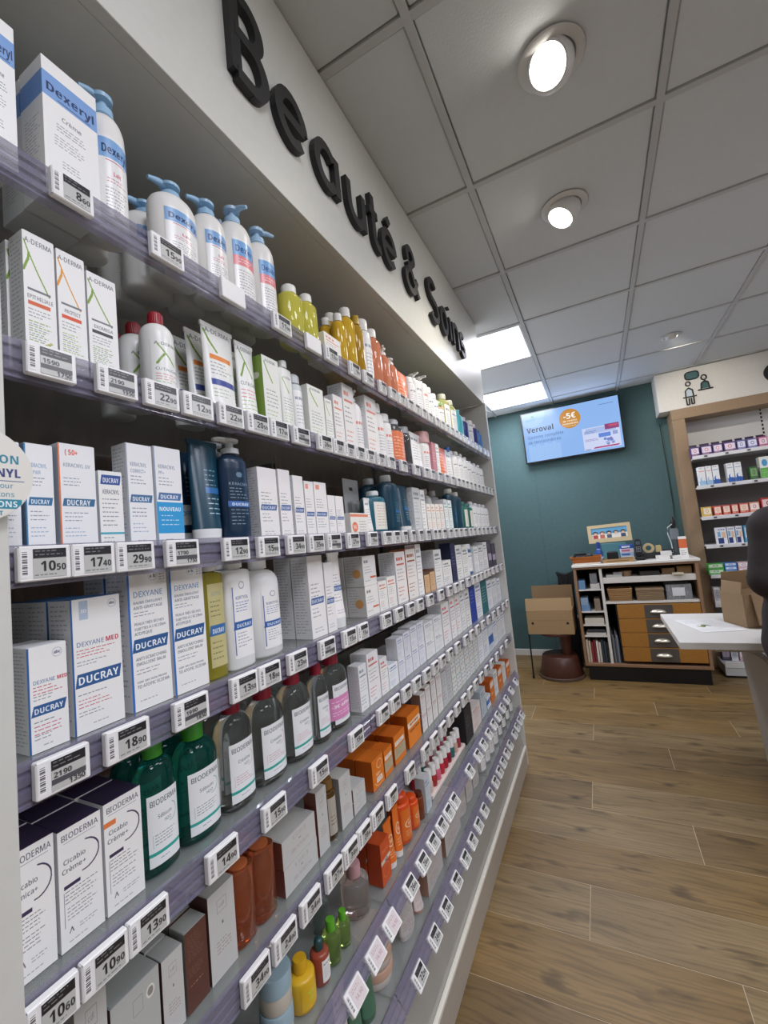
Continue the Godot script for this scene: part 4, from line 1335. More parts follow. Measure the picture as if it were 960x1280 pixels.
# carton: print of the front, print or colour of the sides, colour of the top, what it looks like
const CARTONS = {
	"dexbox": ["dexbox", "dexside", "eeeeec", "tall white carton with wide sky-blue band"],
	"whiteorange": ["whor", "#eeeae4", "eeeae4", "small white carton with orange base line"],
	"adg": ["adg", "textside", "ecece8", "white carton with green leaf stroke"], "ado": ["ado", "textside", "ecece8", "white carton with orange leaf stroke"],
	"adk": ["adk", "textside", "ecece8", "white carton with leaf stroke, black line"],
	"adgreen": ["leafbox", "greenside", "8aa84a", "white carton with leaf-green side"], "adw": ["leafbox", "#e6e8e0", "e6e8e0", "white carton with pale green leaf"],
	"avw": ["avw", "textside", "dedede", "white carton with salmon title"], "pinkc": ["pinkc", "#c98a92", "c98a92", "slim dusty-pink carton"],
	"whitec": ["whitec", "textside", "e9e9e9", "plain white carton with grey print"],
	"kera": ["kera", "#8fa6bd", "e6e8ea", "white carton with steel-blue edge and banner"], "kera2": ["kera2", "textside", "dcdfe2", "white carton with grey edge and banner"],
	"keror": ["keror", "#dfe3e7", "e6e8ea", "white carton with orange edge, blue banner"], "kerpack": ["kerpack", "#e6ebef", "e6ebef", "short white pack with navy top banner"],
	"kernouv": ["kernouv", "textside", "dcdfe2", "white carton with bright blue sticker"], "ducs": ["ducs", "textside", "e6e6e6", "slim white carton with blue banner"],
	"ducr": ["ducr", "textside", "ece6e4", "slim white carton, salmon mark, blue banner"], "tealc": ["tealc", "#1d6f76", "1d6f76", "slim dark teal carton"],
	"or96": ["or96", "#e9e6e0", "e9e6e0", "low white carton with salmon 96 mark"], "greyc": ["greyc", "textside", "c8cacc", "light grey carton"],
	"whor": ["whor", "#ece8e2", "ece8e2", "small white carton with orange title"], "whiteteal": ["whiteteal", "textside", "e2e8e8", "white carton with teal print"],
	"dms": ["dms", "textside", "e4e5e8", "short white carton, red print, blue banner"], "dml": ["dml", "textside", "3f6ea5", "white carton with blue top, red print"],
	"dext": ["dext", "textside", "dfe2e8", "tall white carton with broad blue banner"], "kertbox": ["ducs", "textside", "c9ccd2", "tall pale carton with blue banner"],
	"kertslim": ["ducs", "textside", "d2d5da", "thin pale carton with blue banner"], "cerabox": ["cerabox", "ceraside", "dcdad6", "white carton, jar picture on side"],
	"rowbox": ["rowbox", "textside", "dcdad6", "low white carton with red line"], "whred": ["whred", "textside", "e2deda", "white carton with brick-red title"],
	"whbrown": ["whbrown", "#b5643f", "b5643f", "white carton with rust-brown edge"], "amber": ["amber", "#8a6348", "5b4034", "small amber carton with brown top"],
	"whgrey": ["whgrey", "textside", "dcdcda", "white carton with dark grey title"], "navyc": ["navyc", "#23284a", "1c2040", "tall navy carton"],
	"purplec": ["purplec", "#433d4e", "433d4e", "dark plum carton with pale panel"], "bioam": ["bioam", "textside", "2e2440", "white carton with dark purple top"],
	"bioc": ["bioc", "textside", "2e2440", "white carton, purple top, crescent line"], "biocs": ["biocs", "textside", "2e2440", "white carton, purple top, orange sticker"],
	"wh2": ["wh2", "textside", "dfe1e4", "white carton with faint blue-grey print"], "whred2": ["whred2", "textside", "dfdfe0", "white carton with red title"],
	"whblue": ["whblue", "textside", "dfe3ea", "white carton with blue title"], "lilac": ["lilac", "textside", "d0d3dc", "lilac-white carton"],
	"bluec": ["bluec", "#1a3588", "1a3588", "royal blue carton"], "tealc2": ["tealc", "#2f5f68", "2f5f68", "dark petrol carton"], "bluew": ["bluew", "textside", "d2dae6", "white carton with blue block"],
	"cau1": ["cau", "#a5a7a4", "9fa29e", "silver-grey carton"], "caubig": ["caubig", "#5c3a34", "9da29e", "wide silver carton with round seal"], "causlim": ["cau", "#5c3a34", "9da09c", "slim silver carton"],
	"caubrown": ["caubrown", "#8d8f8b", "9a9c98", "chocolate-brown carton"], "cauwhite": ["cau", "#5c3a34", "a8a8a4", "tall pale silver carton with monogram"], "caustack": ["cau", "#7a4438", "b4b4b1", "square silver carton, stacked"],
	"causlim2": ["cau", "#7a4438", "b4b4b1", "slim pale silver carton"], "cauwhite2": ["cau", "#8d8d8a", "c0c0bd", "narrow pale silver carton"], "causmall": ["cau", "#7a4a44", "c4c4c2", "tiny silver carton"],
	"sun1": ["sun1", "#b9560f", "cc6a18", "squat orange sun-care carton"], "sun2": ["sun2", "#b9560f", "c96412", "orange carton with beige lower half"], "sun3": ["sun3", "#b9560f", "cc6814", "large bright orange carton"],
	"carn": ["carn", "#8a7064", "d6d4d0", "small off-white carton"], "greytxt": ["greytxt", "textside", "b9bbbd", "grey carton with fine print"], "dots": ["dots", "#cfd2cf", "c9d4cf", "pale carton with round dots"],
	"sunred": ["sunred", "#b04016", "b8481a", "red-orange sun carton with beige stripe"], "whitetallc": ["greyblue", "#d2d6d8", "d2d6d8", "tall white-grey carton with blue letters"],
	"roset": ["pinkw", "#c9b0a8", "b8958c", "rose-beige carton"], "blackc": ["blackc", "#202024", "202024", "black carton"], "pinkw": ["pinkw", "#e2dad6", "dcd2ce", "pale rose carton"],
	"greyblue": ["greyblue", "#b5c0c9", "b5c0c9", "grey-blue carton"], "bluesun": ["bluesun", "#2f6fc0", "dfe5ea", "white carton with blue and orange sun"], "orangec": ["orangec", "#b9560f", "b9560f", "orange carton with pale panel"],
	"silverc": ["silverc", "#a8826e", "b5b0ac", "broad silver-grey carton"]}

# bottle: shape, body, cap colour, cap kind, label, half angle of the label, what it looks like
# shapes: [cap height, cap radius, neck radius, shoulder height, depth ratio, squareness] as shares of height and half width
const SHAPES = {"round": [0.13, 0.42, 0.36, 0.16, 1.0, 2.0], "oil": [0.13, 0.55, 0.42, 0.10, 0.8, 2.6], "slim": [0.16, 0.8, 0.6, 0.06, 1.0, 2.0], "flat": [0.09, 0.5, 0.4, 0.04, 0.55, 3.4], "big": [0.11, 0.42, 0.36, 0.10, 0.62, 2.8],
	"micellar": [0.14, 0.44, 0.36, 0.20, 0.72, 2.4], "mini": [0.26, 0.5, 0.4, 0.10, 1.0, 2.0], "spray": [0.26, 0.97, 0.9, 0.02, 1.0, 2.0], "square": [0.02, 0.72, 0.7, 0.02, 0.85, 3.5]}
const BOTTLES = {
	"oilyel": ["oil", "~e4de62", "f2f2ee", "flat", "", 0.9, "clear yellow-green oil bottle with white cap"], "oilgold": ["oil", "~ecc23e", "f0efe8", "flat", "", 0.9, "golden oil bottle with white cap"],
	"oildark": ["oil", "~d4a93a", "b8962c", "flat", "", 0.9, "dark gold oil bottle"], "whitetall": ["slim", "f2f2ef", "ececea", "flat", "plainlab", 1.0, "tall plain white bottle"],
	"oilpink": ["oil", "~ee9a76", "f0efea", "flat", "", 0.9, "coral-coloured clear bottle with white cap"], "beige": ["slim", "d9b48a", "8fae6a", "flat", "plainlab", 0.9, "beige bottle with green cap"],
	"limegreen": ["oil", "~d8da8c", "e6e8d6", "flat", "plainlab", 0.8, "lime-green clear bottle"], "turq": ["oil", "4fb6c4", "5fc0cc", "flat", "", 0.9, "turquoise bottle"],
	"navyb": ["oil", "24347c", "e0e3ea", "flat", "", 0.9, "navy blue bottle"], "skyb": ["oil", "3f86d0", "3f7fc6", "flat", "", 0.9, "sky-blue bottle"],
	"adbot": ["round", "f1f2ee", "a31f2b", "ridged", "adlab", 1.0, "white bottle with dark red ribbed cap"], "flip": ["flat", "eef0ea", "d9dbd6", "flat", "leafbox", 0.9, "white flat bottle with flip cap"],
	"flipg": ["slim", "cfd6d6", "c6cccc", "dome", "plainlab", 1.0, "pale grey bottle"], "avb": ["slim", "f4f2f0", "efedea", "flat", "avlab", 1.0, "white bottle with salmon title"],
	"clearor": ["oil", "~d5d8da", "d9dcdf", "dome", "orlab", 1.2, "clear bottle with orange lower label"], "clearg": ["slim", "~b9bec0", "a9aeb0", "flat", "", 1.0, "clear grey bottle"],
	"pinkcap": ["spray", "f2f0ee", "c99a98", "flat", "avlab", 1.0, "white spray can with rose cap"], "whitej": ["round", "f3f4f4", "e6e8ea", "dome", "plainlab", 1.0, "small white bottle with rounded shoulders"],
	"tealb": ["big", "1f6678", "eceeee", "ridged", "tealab", 0.8, "teal bottle with white cap and cream label"], "tealbig": ["big", "133f54", "dfe4e6", "flat", "darktube", 0.7, "dark petrol-blue bottle with white cap"],
	"greycap": ["round", "d3d9da", "c9c6c2", "flat", "plainlab", 1.0, "pale bottle with grey cap"], "greenb": ["oil", "1f6f60", "2a7a6c", "flat", "tealab", 0.6, "dark green bottle"],
	"kertyel": ["flat", "~cdc24e", "eeeeea", "flat", "kertyellab", 0.75, "yellow clear bottle with blue banner"], "kertflat": ["flat", "f1f2f0", "efefed", "flat", "kertlab", 0.72, "flat white bottle with blue banner"],
	"kertround": ["round", "f3f4f3", "efefef", "flat", "kertlab", 0.62, "rounded white bottle with blue banner"], "blueb": ["slim", "4f7fb0", "e9edf0", "flat", "plainlab", 0.9, "blue bottle with white cap"],
	"biog": ["micellar", "~2a9486", "3f9a2e", "flat", "biog", 0.78, "green micellar-water bottle with green cap"], "biow": ["micellar", "~e4eae8", "a01834", "flat", "biow", 0.78, "clear micellar-water bottle with crimson cap"],
	"orbot": ["square", "~d98258", "b9663c", "flat", "", 0.9, "amber-orange clear bottle"], "brownbot": ["slim", "~b98a4a", "7a5a2c", "flat", "browlab", 0.8, "brown glass bottle with gold neck"],
	"yellowb": ["mini", "e2b62c", "d8a824", "flat", "ylab", 0.9, "small yellow bottle"], "tealred": ["mini", "9f4a38", "24484a", "dome", "plainlab", 0.7, "small russet bottle with dark teal cap"],
	"greenmini": ["mini", "~b6d67a", "5fae2f", "flat", "", 0.9, "small pale green bottle with green cap"], "blackmini": ["mini", "~a9bab6", "101214", "dome", "", 0.9, "small clear bottle with black cap"],
	"clearmini": ["mini", "~e6dcd6", "c79aa0", "flat", "", 0.9, "small clear bottle with dusty-pink cap"], "sunbot": ["slim", "e2521a", "d64c18", "dome", "sunlab", 0.9, "orange-red sun-care bottle"],
	"brownmini": ["slim", "7a3a1c", "5a2c18", "flat", "", 0.9, "small dark brown bottle"], "greybot": ["slim", "b9bfc2", "cfd3d5", "flat", "plainlab", 0.9, "grey translucent bottle"],
	"clearmini2": ["mini", "~dfe3e6", "c9cdd2", "flat", "plainlab", 0.8, "small clear bottle with grey cap"]}
# pump: body shape, body, pump colour, label, what it looks like
const PUMPS = {"dexpump": ["round", "f1f0ec", "9cc3e2", "dexlab", "white pump bottle with sky-blue pump"], "dexpink": ["round", "f1f0ec", "a8cae6", "dexpinklab", "white pump bottle with salmon label band"],
	"oilpinkp": ["oil", "~ee9a76", "f0efea", "", "coral clear bottle with white pump"], "whitepump": ["slim", "f2f2ef", "efefec", "plainlab", "white bottle with white pump"], "whitered": ["slim", "f2f2ef", "efefec", "avlab", "white pump bottle with red mark"],
	"avpump": ["round", "f3f2f0", "efeeec", "avlab", "white pump bottle with salmon title"], "navypump": ["big", "16324e", "dfe6e8", "darklab", "midnight-blue pump bottle with clear pump"]}
# tube: body, cap colour, print, what it looks like
const TUBES = {"adtube": ["f1f2ee", "f1f2ee", "adtube", "white tube with orange and blue bars"], "adtube2": ["eef0ea", "e4e6e0", "adlab", "slim white tube with leaf mark"], "whitet": ["f3f3f2", "eeeeee", "plainlab", "plain white tube"],
	"tubenavy": ["123a5c", "eef2f4", "navytube", "navy tube with white lower label"], "tubeteal": ["104055", "eef0f0", "darktube", "petrol-blue tube with white cap"], "kerttube": ["f1f2f2", "eceded", "ducs", "white tube with blue banner"],
	"suntube": ["e8701c", "eeeae6", "sunlab", "orange tube with white cap"], "suntube2": ["d9701e", "eeeae6", "sunlab", "slim orange tube with white cap"], "rosetube": ["d9b0a0", "c99a88", "pinkw", "rose-beige tube"],
	"greentube": ["4f7a62", "3f6650", "", "sage-green tube"], "pouchtube": ["d3d2d0", "c0bebc", "silverc", "silver-grey tube"]}
const POUCHES = {"pouchor": ["e8805a", "orlab", "orange refill pouch"], "pouchred": ["dc6a5c", "orlab", "coral-red refill pouch"], "pouchwh": ["eceef0", "plainlab", "white refill pouch with blue cap"], "pouchsil": ["cfcac8", "silverc", "silver-grey sachet"]}
const JARS = {"jarblack": ["2a2a2c", "131315", "", "black cosmetic jar"], "jarblue": ["d8d2c4", "9cb6c2", "jarlid", "cream jar with pale blue lid"], "jarstack": ["e2ddd8", "c9a48e", "", "pale jar with copper lid"]}
const ORDER := ["first", "second", "third", "fourth", "fifth", "sixth", "seventh", "eighth", "ninth", "tenth", "eleventh", "twelfth", "thirteenth", "fourteenth", "fifteenth", "sixteenth", "seventeenth", "eighteenth", "nineteenth", "twentieth"]
const TENS := ["", "", "twenty", "thirty", "forty", "fifty"]

func ordinal(k: int) -> String:
	if k <= 20: return ORDER[k - 1]
	return TENS[k / 10] + "-" + ORDER[k % 10 - 1] if k % 10 else ["", "", "twentieth", "thirtieth", "fortieth", "fiftieth"][k / 10]

# flat colour share per liquid; raised in the oils to paint a backlit glow
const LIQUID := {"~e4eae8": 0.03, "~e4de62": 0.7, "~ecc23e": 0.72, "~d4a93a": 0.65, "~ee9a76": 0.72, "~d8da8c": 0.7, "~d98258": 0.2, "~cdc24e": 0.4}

func uvp(s: String) -> Rect2:
	return plain(s.substr(1)) if s.begins_with("#") else prints[s]

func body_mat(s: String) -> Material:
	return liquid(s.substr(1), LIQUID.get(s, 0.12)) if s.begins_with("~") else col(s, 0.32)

func carton(o: Node3D, w: float, h: float, d: float, q: Array) -> void:
	var s := Shape.new()
	s.box(Vector3(0, h / 2, 0), Vector3(w, h, d), prints[q[0]], uvp(q[1]), plain(q[2]))
	part("carton_body", s, paper, o)
	# the tucked lid flap shows as a raised edge on the top
	part("lid_flap", blk(Vector3(-w * 0.48, h, -d * 0.49), Vector3(w * 0.48, h + 0.0006, d * 0.49)), col(q[2], 0.6), o)

func bottle_body(o: Node3D, w: float, h: float, shape: String, body: String, share: float) -> Array:
	var q: Array = SHAPES[shape]
	var R := w * 0.5
	var sz: float = minf(q[4], 0.066 / w)
	var yb := h * (1.0 - share)
	var ys: float = yb - h * q[3]
	var rn: float = R * q[2]
	var pr := [Vector2(0.001, 0.0), Vector2(R * 0.9, 0.0), Vector2(R, R * 0.12)]
	pr.append(Vector2(R, ys))
	for k in range(1, 6):
		var a := PI / 2 * k / 5
		pr.append(Vector2(rn + (R - rn) * cos(a), ys + (yb - h * 0.012 - ys) * sin(a)))
	pr.append(Vector2(rn, yb))
	pr.append(Vector2(0.001, yb))
	var m := lat(pr, 24, 1, sz, Vector3.ZERO, q[5])
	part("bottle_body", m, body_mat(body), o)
	return [R, sz, yb, ys, q[5]]

func label_on(o: Node3D, b: Array, h: float, print_name: String, half: float, lo := 0.10, hi := 0.96) -> void:
	if print_name == "": return
	var s := Shape.new()
	s.patch(b[0] + 0.0006, b[3] * lo + 0.002, b[3] * hi, half, 1, b[1], prints[print_name], b[4])
	part("label", s, gloss, o)

func cap_on(o: Node3D, y: float, h: float, rad: float, c: String, kind: String) -> void:
	var m := col(c, 0.3)
	var pr := [Vector2(0.0005, y), Vector2(rad, y), Vector2(rad, y + h * 0.86), Vector2(rad * 0.92, y + h), Vector2(0.0005, y + h)]
	if kind == "dome":
		pr = [Vector2(0.0005, y), Vector2(rad, y), Vector2(rad, y + h * 0.55)]
		for k in range(1, 6): pr.append(Vector2(rad * cos(k * PI / 10) + 0.0003, y + h * 0.55 + h * 0.45 * sin(k * PI / 10)))
	var s := lat(pr, 20)
	if kind == "ridged":
		for k in 24:
			var a := TAU * k / 24
			s.box(Vector3(cos(a) * rad, y + h * 0.45, sin(a) * rad), Vector3(0.0012, h * 0.8, 0.0012))
	part("cap", s, m, o)

func pump_on(o: Node3D, y: float, h: float, w: float, c: String, turn: float) -> void:
	var m := col(c, 0.32)
	var rc := w * 0.27
	part("collar", lat([Vector2(0.0005, y), Vector2(rc, y), Vector2(rc * 0.96, y + h * 0.34), Vector2(rc * 0.6, y + h * 0.42), Vector2(0.0005, y + h * 0.42)], 20), m, o)
	var s := lat([Vector2(0.0005, y + h * 0.4), Vector2(rc * 0.42, y + h * 0.4), Vector2(rc * 0.42, y + h * 0.72), Vector2(rc * 0.95, y + h * 0.78), Vector2(rc, y + h * 0.95), Vector2(rc * 0.8, y + h), Vector2(0.0005, y + h)], 20)
	var d := Vector3(sin(turn), 0, cos(turn))
	var l := w * 0.62
	s.bar([Vector3(0, y + h * 0.88, 0), d * l * 0.6 + Vector3(0, y + h * 0.88, 0), d * l + Vector3(0, y + h * 0.78, 0)], [rc * 0.42, rc * 0.34, rc * 0.22], 8)
	part("pump_head", s, m, o)

func tube(o: Node3D, w: float, h: float, q: Array, flat_depth := 0.036) -> void:
	var ch_ := h * 0.13
	var s := Shape.new()
	var rows := 9
	var seg := 20
	var ring := func(t: float) -> Array:
		var wx := lerpf(w * 0.43, w * 0.5, t)
		var wz := lerpf(minf(w * 0.43, flat_depth * 0.5), 0.0012, pow(t, 0.85))
		var out := []
		for k in seg + 1:
			var a := TAU * k / seg
			out.append(Vector3(cos(a) * wx, ch_ + (h - ch_) * t, sin(a) * wz))
		return out
	var uv: Rect2 = prints[q[2]] if q[2] else plain(q[0])
	var pl := plain(q[0])
	for j in rows:
		var t0 := float(j) / rows
		var t1 := float(j + 1) / rows
		var a: Array = ring.call(t0)
		var b: Array = ring.call(t1)
		for k in seg:
			var front := k < seg / 2
			var u0: float = (a[k].x / w + 0.5)
			var u1: float = (a[k + 1].x / w + 0.5)
			var z := pl
			if front: z = Rect2(uv.position.x + uv.size.x * u1, uv.position.y + uv.size.y * (1 - t1), uv.size.x * (u0 - u1), uv.size.y * (t1 - t0))
			var na := Vector3(cos(TAU * k / seg) * 0.4, 0.12, sin(TAU * k / seg)).normalized()
			var nb := Vector3(cos(TAU * (k + 1) / seg) * 0.4, 0.12, sin(TAU * (k + 1) / seg)).normalized()
			s.quadn(b[k + 1], b[k], a[k], a[k + 1], nb, na, na, nb, z)
	part("tube_body", s, gloss, o)
	part("crimp", blk(Vector3(-w * 0.5, h - 0.008, -0.0016), Vector3(w * 0.5, h, 0.0016)), col(q[0], 0.35), o)
	var rz := minf(w * 0.43, flat_depth * 0.5) / (w * 0.43)
	part("cap", lat([Vector2(0.0005, 0), Vector2(w * 0.40, 0), Vector2(w * 0.43, ch_), Vector2(0.0005, ch_)], 20, 1, rz), col(q[1], 0.35), o)

func pouch(o: Node3D, w: float, h: float, q: Array) -> void:
	var s := Shape.new()
	var uv: Rect2 = prints[q[1]]
	var nx := 6
	var ny := 8
	var bulge := 0.016
	for f in [1.0, -1.0]:
		for j in ny:
			for k in nx:
				var p := []
				for e in [[k, j + 1], [k + 1, j + 1], [k + 1, j], [k, j]]:
					var x: float = float(e[0]) / nx
					var y: float = float(e[1]) / ny
					p.append(Vector3((x - 0.5) * w, y * h, f * (0.001 + bulge * sin(x * PI) * (1 - y) * (0.35 + 0.65 * minf(1, 3 * y + 0.4)))))
				var u := Rect2(uv.position.x + uv.size.x * k / nx, uv.position.y + uv.size.y * (ny - 1 - j) / ny, uv.size.x / nx, uv.size.y / ny)
				if f > 0: s.quad(p[0], p[1], p[2], p[3], u)
				else: s.quad(p[1], p[0], p[3], p[2], plain(q[0]))
	part("pouch_body", s, gloss, o)
	part("top_seal", blk(Vector3(-w / 2, h - 0.01, -0.0014), Vector3(w / 2, h, 0.0014)), col(q[0], 0.4), o)
	if "blue cap" in q[2]: part("cap", lat([Vector2(0.0005, h - 0.004), Vector2(0.012, h - 0.004), Vector2(0.012, h + 0.014), Vector2(0.0005, h + 0.014)], 14), col("2f6fc0", 0.35), o)

func jar(o: Node3D, w: float, h: float, q: Array) -> void:
	var R := w / 2
	part("jar_body", lat([Vector2(0.0005, 0), Vector2(R * 0.9, 0), Vector2(R * 0.96, h * 0.06), Vector2(R * 0.96, h * 0.5), Vector2(0.0005, h * 0.5)], 24), col(q[0], 0.25), o)
	part("lid", lat([Vector2(0.0005, h * 0.5), Vector2(R, h * 0.5), Vector2(R, h * 0.95), Vector2(R * 0.95, h), Vector2(0.0005, h)], 24), col(q[1], 0.3), o)
	if q[2]:
		var s := Shape.new()
		var a := R * 0.66
		s.quad(Vector3(-a, h + 0.0006, -a), Vector3(a, h + 0.0006, -a), Vector3(a, h + 0.0006, a), Vector3(-a, h + 0.0006, a), prints[q[2]])
		part("lid_print", s, gloss, o)

func blister(o: Node3D, w: float, h: float) -> void:
	var s := Shape.new()
	for b in [[-w / 2, w / 2, 0.0, h * 0.80], [-w / 2, w / 2, h * 0.86, h], [-w / 2, -w * 0.12, h * 0.8, h * 0.86], [w * 0.12, w / 2, h * 0.8, h * 0.86]]: s.block(Vector3(b[0], b[2], -0.001), Vector3(b[1], b[3], 0.001))
	part("hang_card", s, col("c9cbcd", 0.4), o)
	part("clear_bubble", sft(Vector3(0, h * 0.36, 0.012), Vector3(w * 0.7, h * 0.5, 0.022), 0.006), clear("e6ece8", 0.3), o)

func stock_shelves() -> void:
	paper = StandardMaterial3D.new()
	paper.roughness = 0.5
	gloss = paper.duplicate()
	gloss.roughness = 0.28
	var count := {}
	for q in PRODUCTS:
		var level: int = q[0]
		var w: float = q[2]
		var h: float = q[3]
		var kind: String = q[4]
		var spec: String = q[5]
		count[level] = count.get(level, 0) + 1
		var where := " on %s shelf, %s from notice panel" % [LEVEL[level], ordinal(count[level])]
		var d := clampf(w * 0.8, 0.03, 0.055)
		var called := "carton"
		var look := ""
		var cat := "box"
		match kind:
			"c":
				look = CARTONS[spec][3]
				called = "carton"
				if spec in ["bioam", "bioc", "biocs"]: d = 0.05
			"b":
				look = BOTTLES[spec][6]
				called = "bottle"
				cat = "bottle"
				d = minf(w * SHAPES[BOTTLES[spec][0]][4], 0.066)
			"p":
				look = PUMPS[spec][4]
				called = "pump_bottle"
				cat = "bottle"
				d = minf(w * SHAPES[PUMPS[spec][0]][4], 0.066)
			"t":
				look = TUBES[spec][3]
				called = "cosmetic_tube"
				cat = "tube"
				d = minf(w * 0.86, 0.036)
			"f":
				look = POUCHES[spec][2]
				called = "refill_pouch"
				cat = "pouch"
				d = 0.034
			"j":
				look = JARS[spec][3]
				called = "cosmetic_jar"
				cat = "jar"
				d = minf(w, 0.1)
			"h":
				look = "grey hanging blister card"
				called = "blister_card"
				cat = "package"
				d = 0.03
		var at := Vector3(-0.552 - q[6] - d / 2, SHELF_Y[level] + 0.0005, q[1])
		var o := thing(called, look + where, cat, at, PI / 2, "goods on the %s shelf" % LEVEL[level])
		match kind:
			"c": carton(o, w, h - 0.0006, d, CARTONS[spec])
			"b":
				var b: Array = BOTTLES[spec]
				var sh: Array = SHAPES[b[0]]
				var info := bottle_body(o, w, h, b[0], b[1], sh[0])
				cap_on(o, info[2], h * sh[0], w * 0.5 * sh[1] * minf(1.0, 0.066 / w + 0.2), b[2], b[3])
				label_on(o, info, h, b[4], b[5], 0.5 if b[4] == "orlab" and kind == "b" and spec == "x" else 0.1, 0.92)
			"p":
				var b: Array = PUMPS[spec]
				var info := bottle_body(o, w, h, b[0], b[1], 0.15)
				pump_on(o, info[2], h * 0.15, minf(w, 0.06), b[2], -PI / 2 if spec == "navypump" else rng.randf_range(-2.6, 1.2))
				label_on(o, info, h, b[3], 0.85, 0.12, 0.93)
			"t": tube(o, w, h, TUBES[spec])
			"f": pouch(o, w, h, POUCHES[spec])
			"j": jar(o, w, h, JARS[spec])
			"h": blister(o, w, h)
		for s in range(1, q[8]): copy(o, called, at + Vector3(0, s * (h + 0.0005), rng.randf_range(-0.001, 0.001))).set_meta("label", look + where + (", on top" if s == 1 else ", topmost"))
		for k in range(1, q[7]):
			for s in q[8]: copy(o, called, at + Vector3(-k * (d + 0.004), s * (h + 0.0005), rng.randf_range(-0.002, 0.002))).set_meta("label", look + where + (", one behind" if k == 1 else ", hindmost") if s == 0 else look + where + ", upper hind")
		if spec == "biow" and count[level] == 10:
			var sl := Shape.new()
			sl.patch(w * 0.5 + 0.0016, h * 0.14, h * 0.44, 1.25, 1, SHAPES["micellar"][4] * 1.0, prints["pinksleeve"], 2.4)
			part("promo_sleeve", sl, gloss, o, "pink promotional sleeve")

func price_tags() -> void:
	var white := col("f2f2f2", 0.35)
	var nth := {}
	for q in PRICES:
		nth[q[0]] = nth.get(q[0], 0) + 1
		var level: int = q[0]
		var w: float = q[2]
		var h := 0.036
		var tilted := level >= 7
		var s: String = q[3]
		var spot_on := "%s along the %s shelf rail" % [ordinal(nth[level]), LEVEL[level]]
		var lab := "small white electronic price tag, " + spot_on
		if "'" in s: lab = "white electronic price tag showing %s, %s" % [s.replace("'", "."), spot_on]
		elif ":" in s: lab = "price tag with split grey display, " + spot_on
		elif s == "-": lab = "blank white price tag, " + spot_on
		elif s == "*": lab = "price tag with pinkish display, " + spot_on
		var at := Vector3(FRONT_X + 0.006, SHELF_Y[level] + 0.006 - 0.020, q[1])
		if tilted: at = Vector3(FRONT_X + 0.0185, SHELF_Y[level] - 0.017, q[1])
		var o := thing("price_tag", lab, "price tag", at, PI / 2, "price tags on the %s shelf rail" % LEVEL[level])
		if tilted: o.basis = Basis(Vector3.UP, PI / 2) * Basis(Vector3.RIGHT, deg_to_rad(-38))
		part("tag_frame", sft(Vector3.ZERO, Vector3(w, h, 0.009), 0.0012), white, o)
		if s == "-": continue
		var e := Shape.new()
		e.quad(Vector3(-w * 0.46, h * 0.38, 0.0049), Vector3(-w * 0.32, h * 0.38, 0.0049), Vector3(-w * 0.32, -h * 0.38, 0.0049), Vector3(-w * 0.46, -h * 0.38, 0.0049), prints["barcode"])
		part("barcode_strip", e, paper, o)
		var f := Shape.new()
		f.box(Vector3(w * 0.08, 0, 0.0046), Vector3(w * 0.64, h * 0.82, 0.001), prints["price " + s], plain("d8d8d8"), plain("d8d8d8"))
		part("display", f, gloss, o)

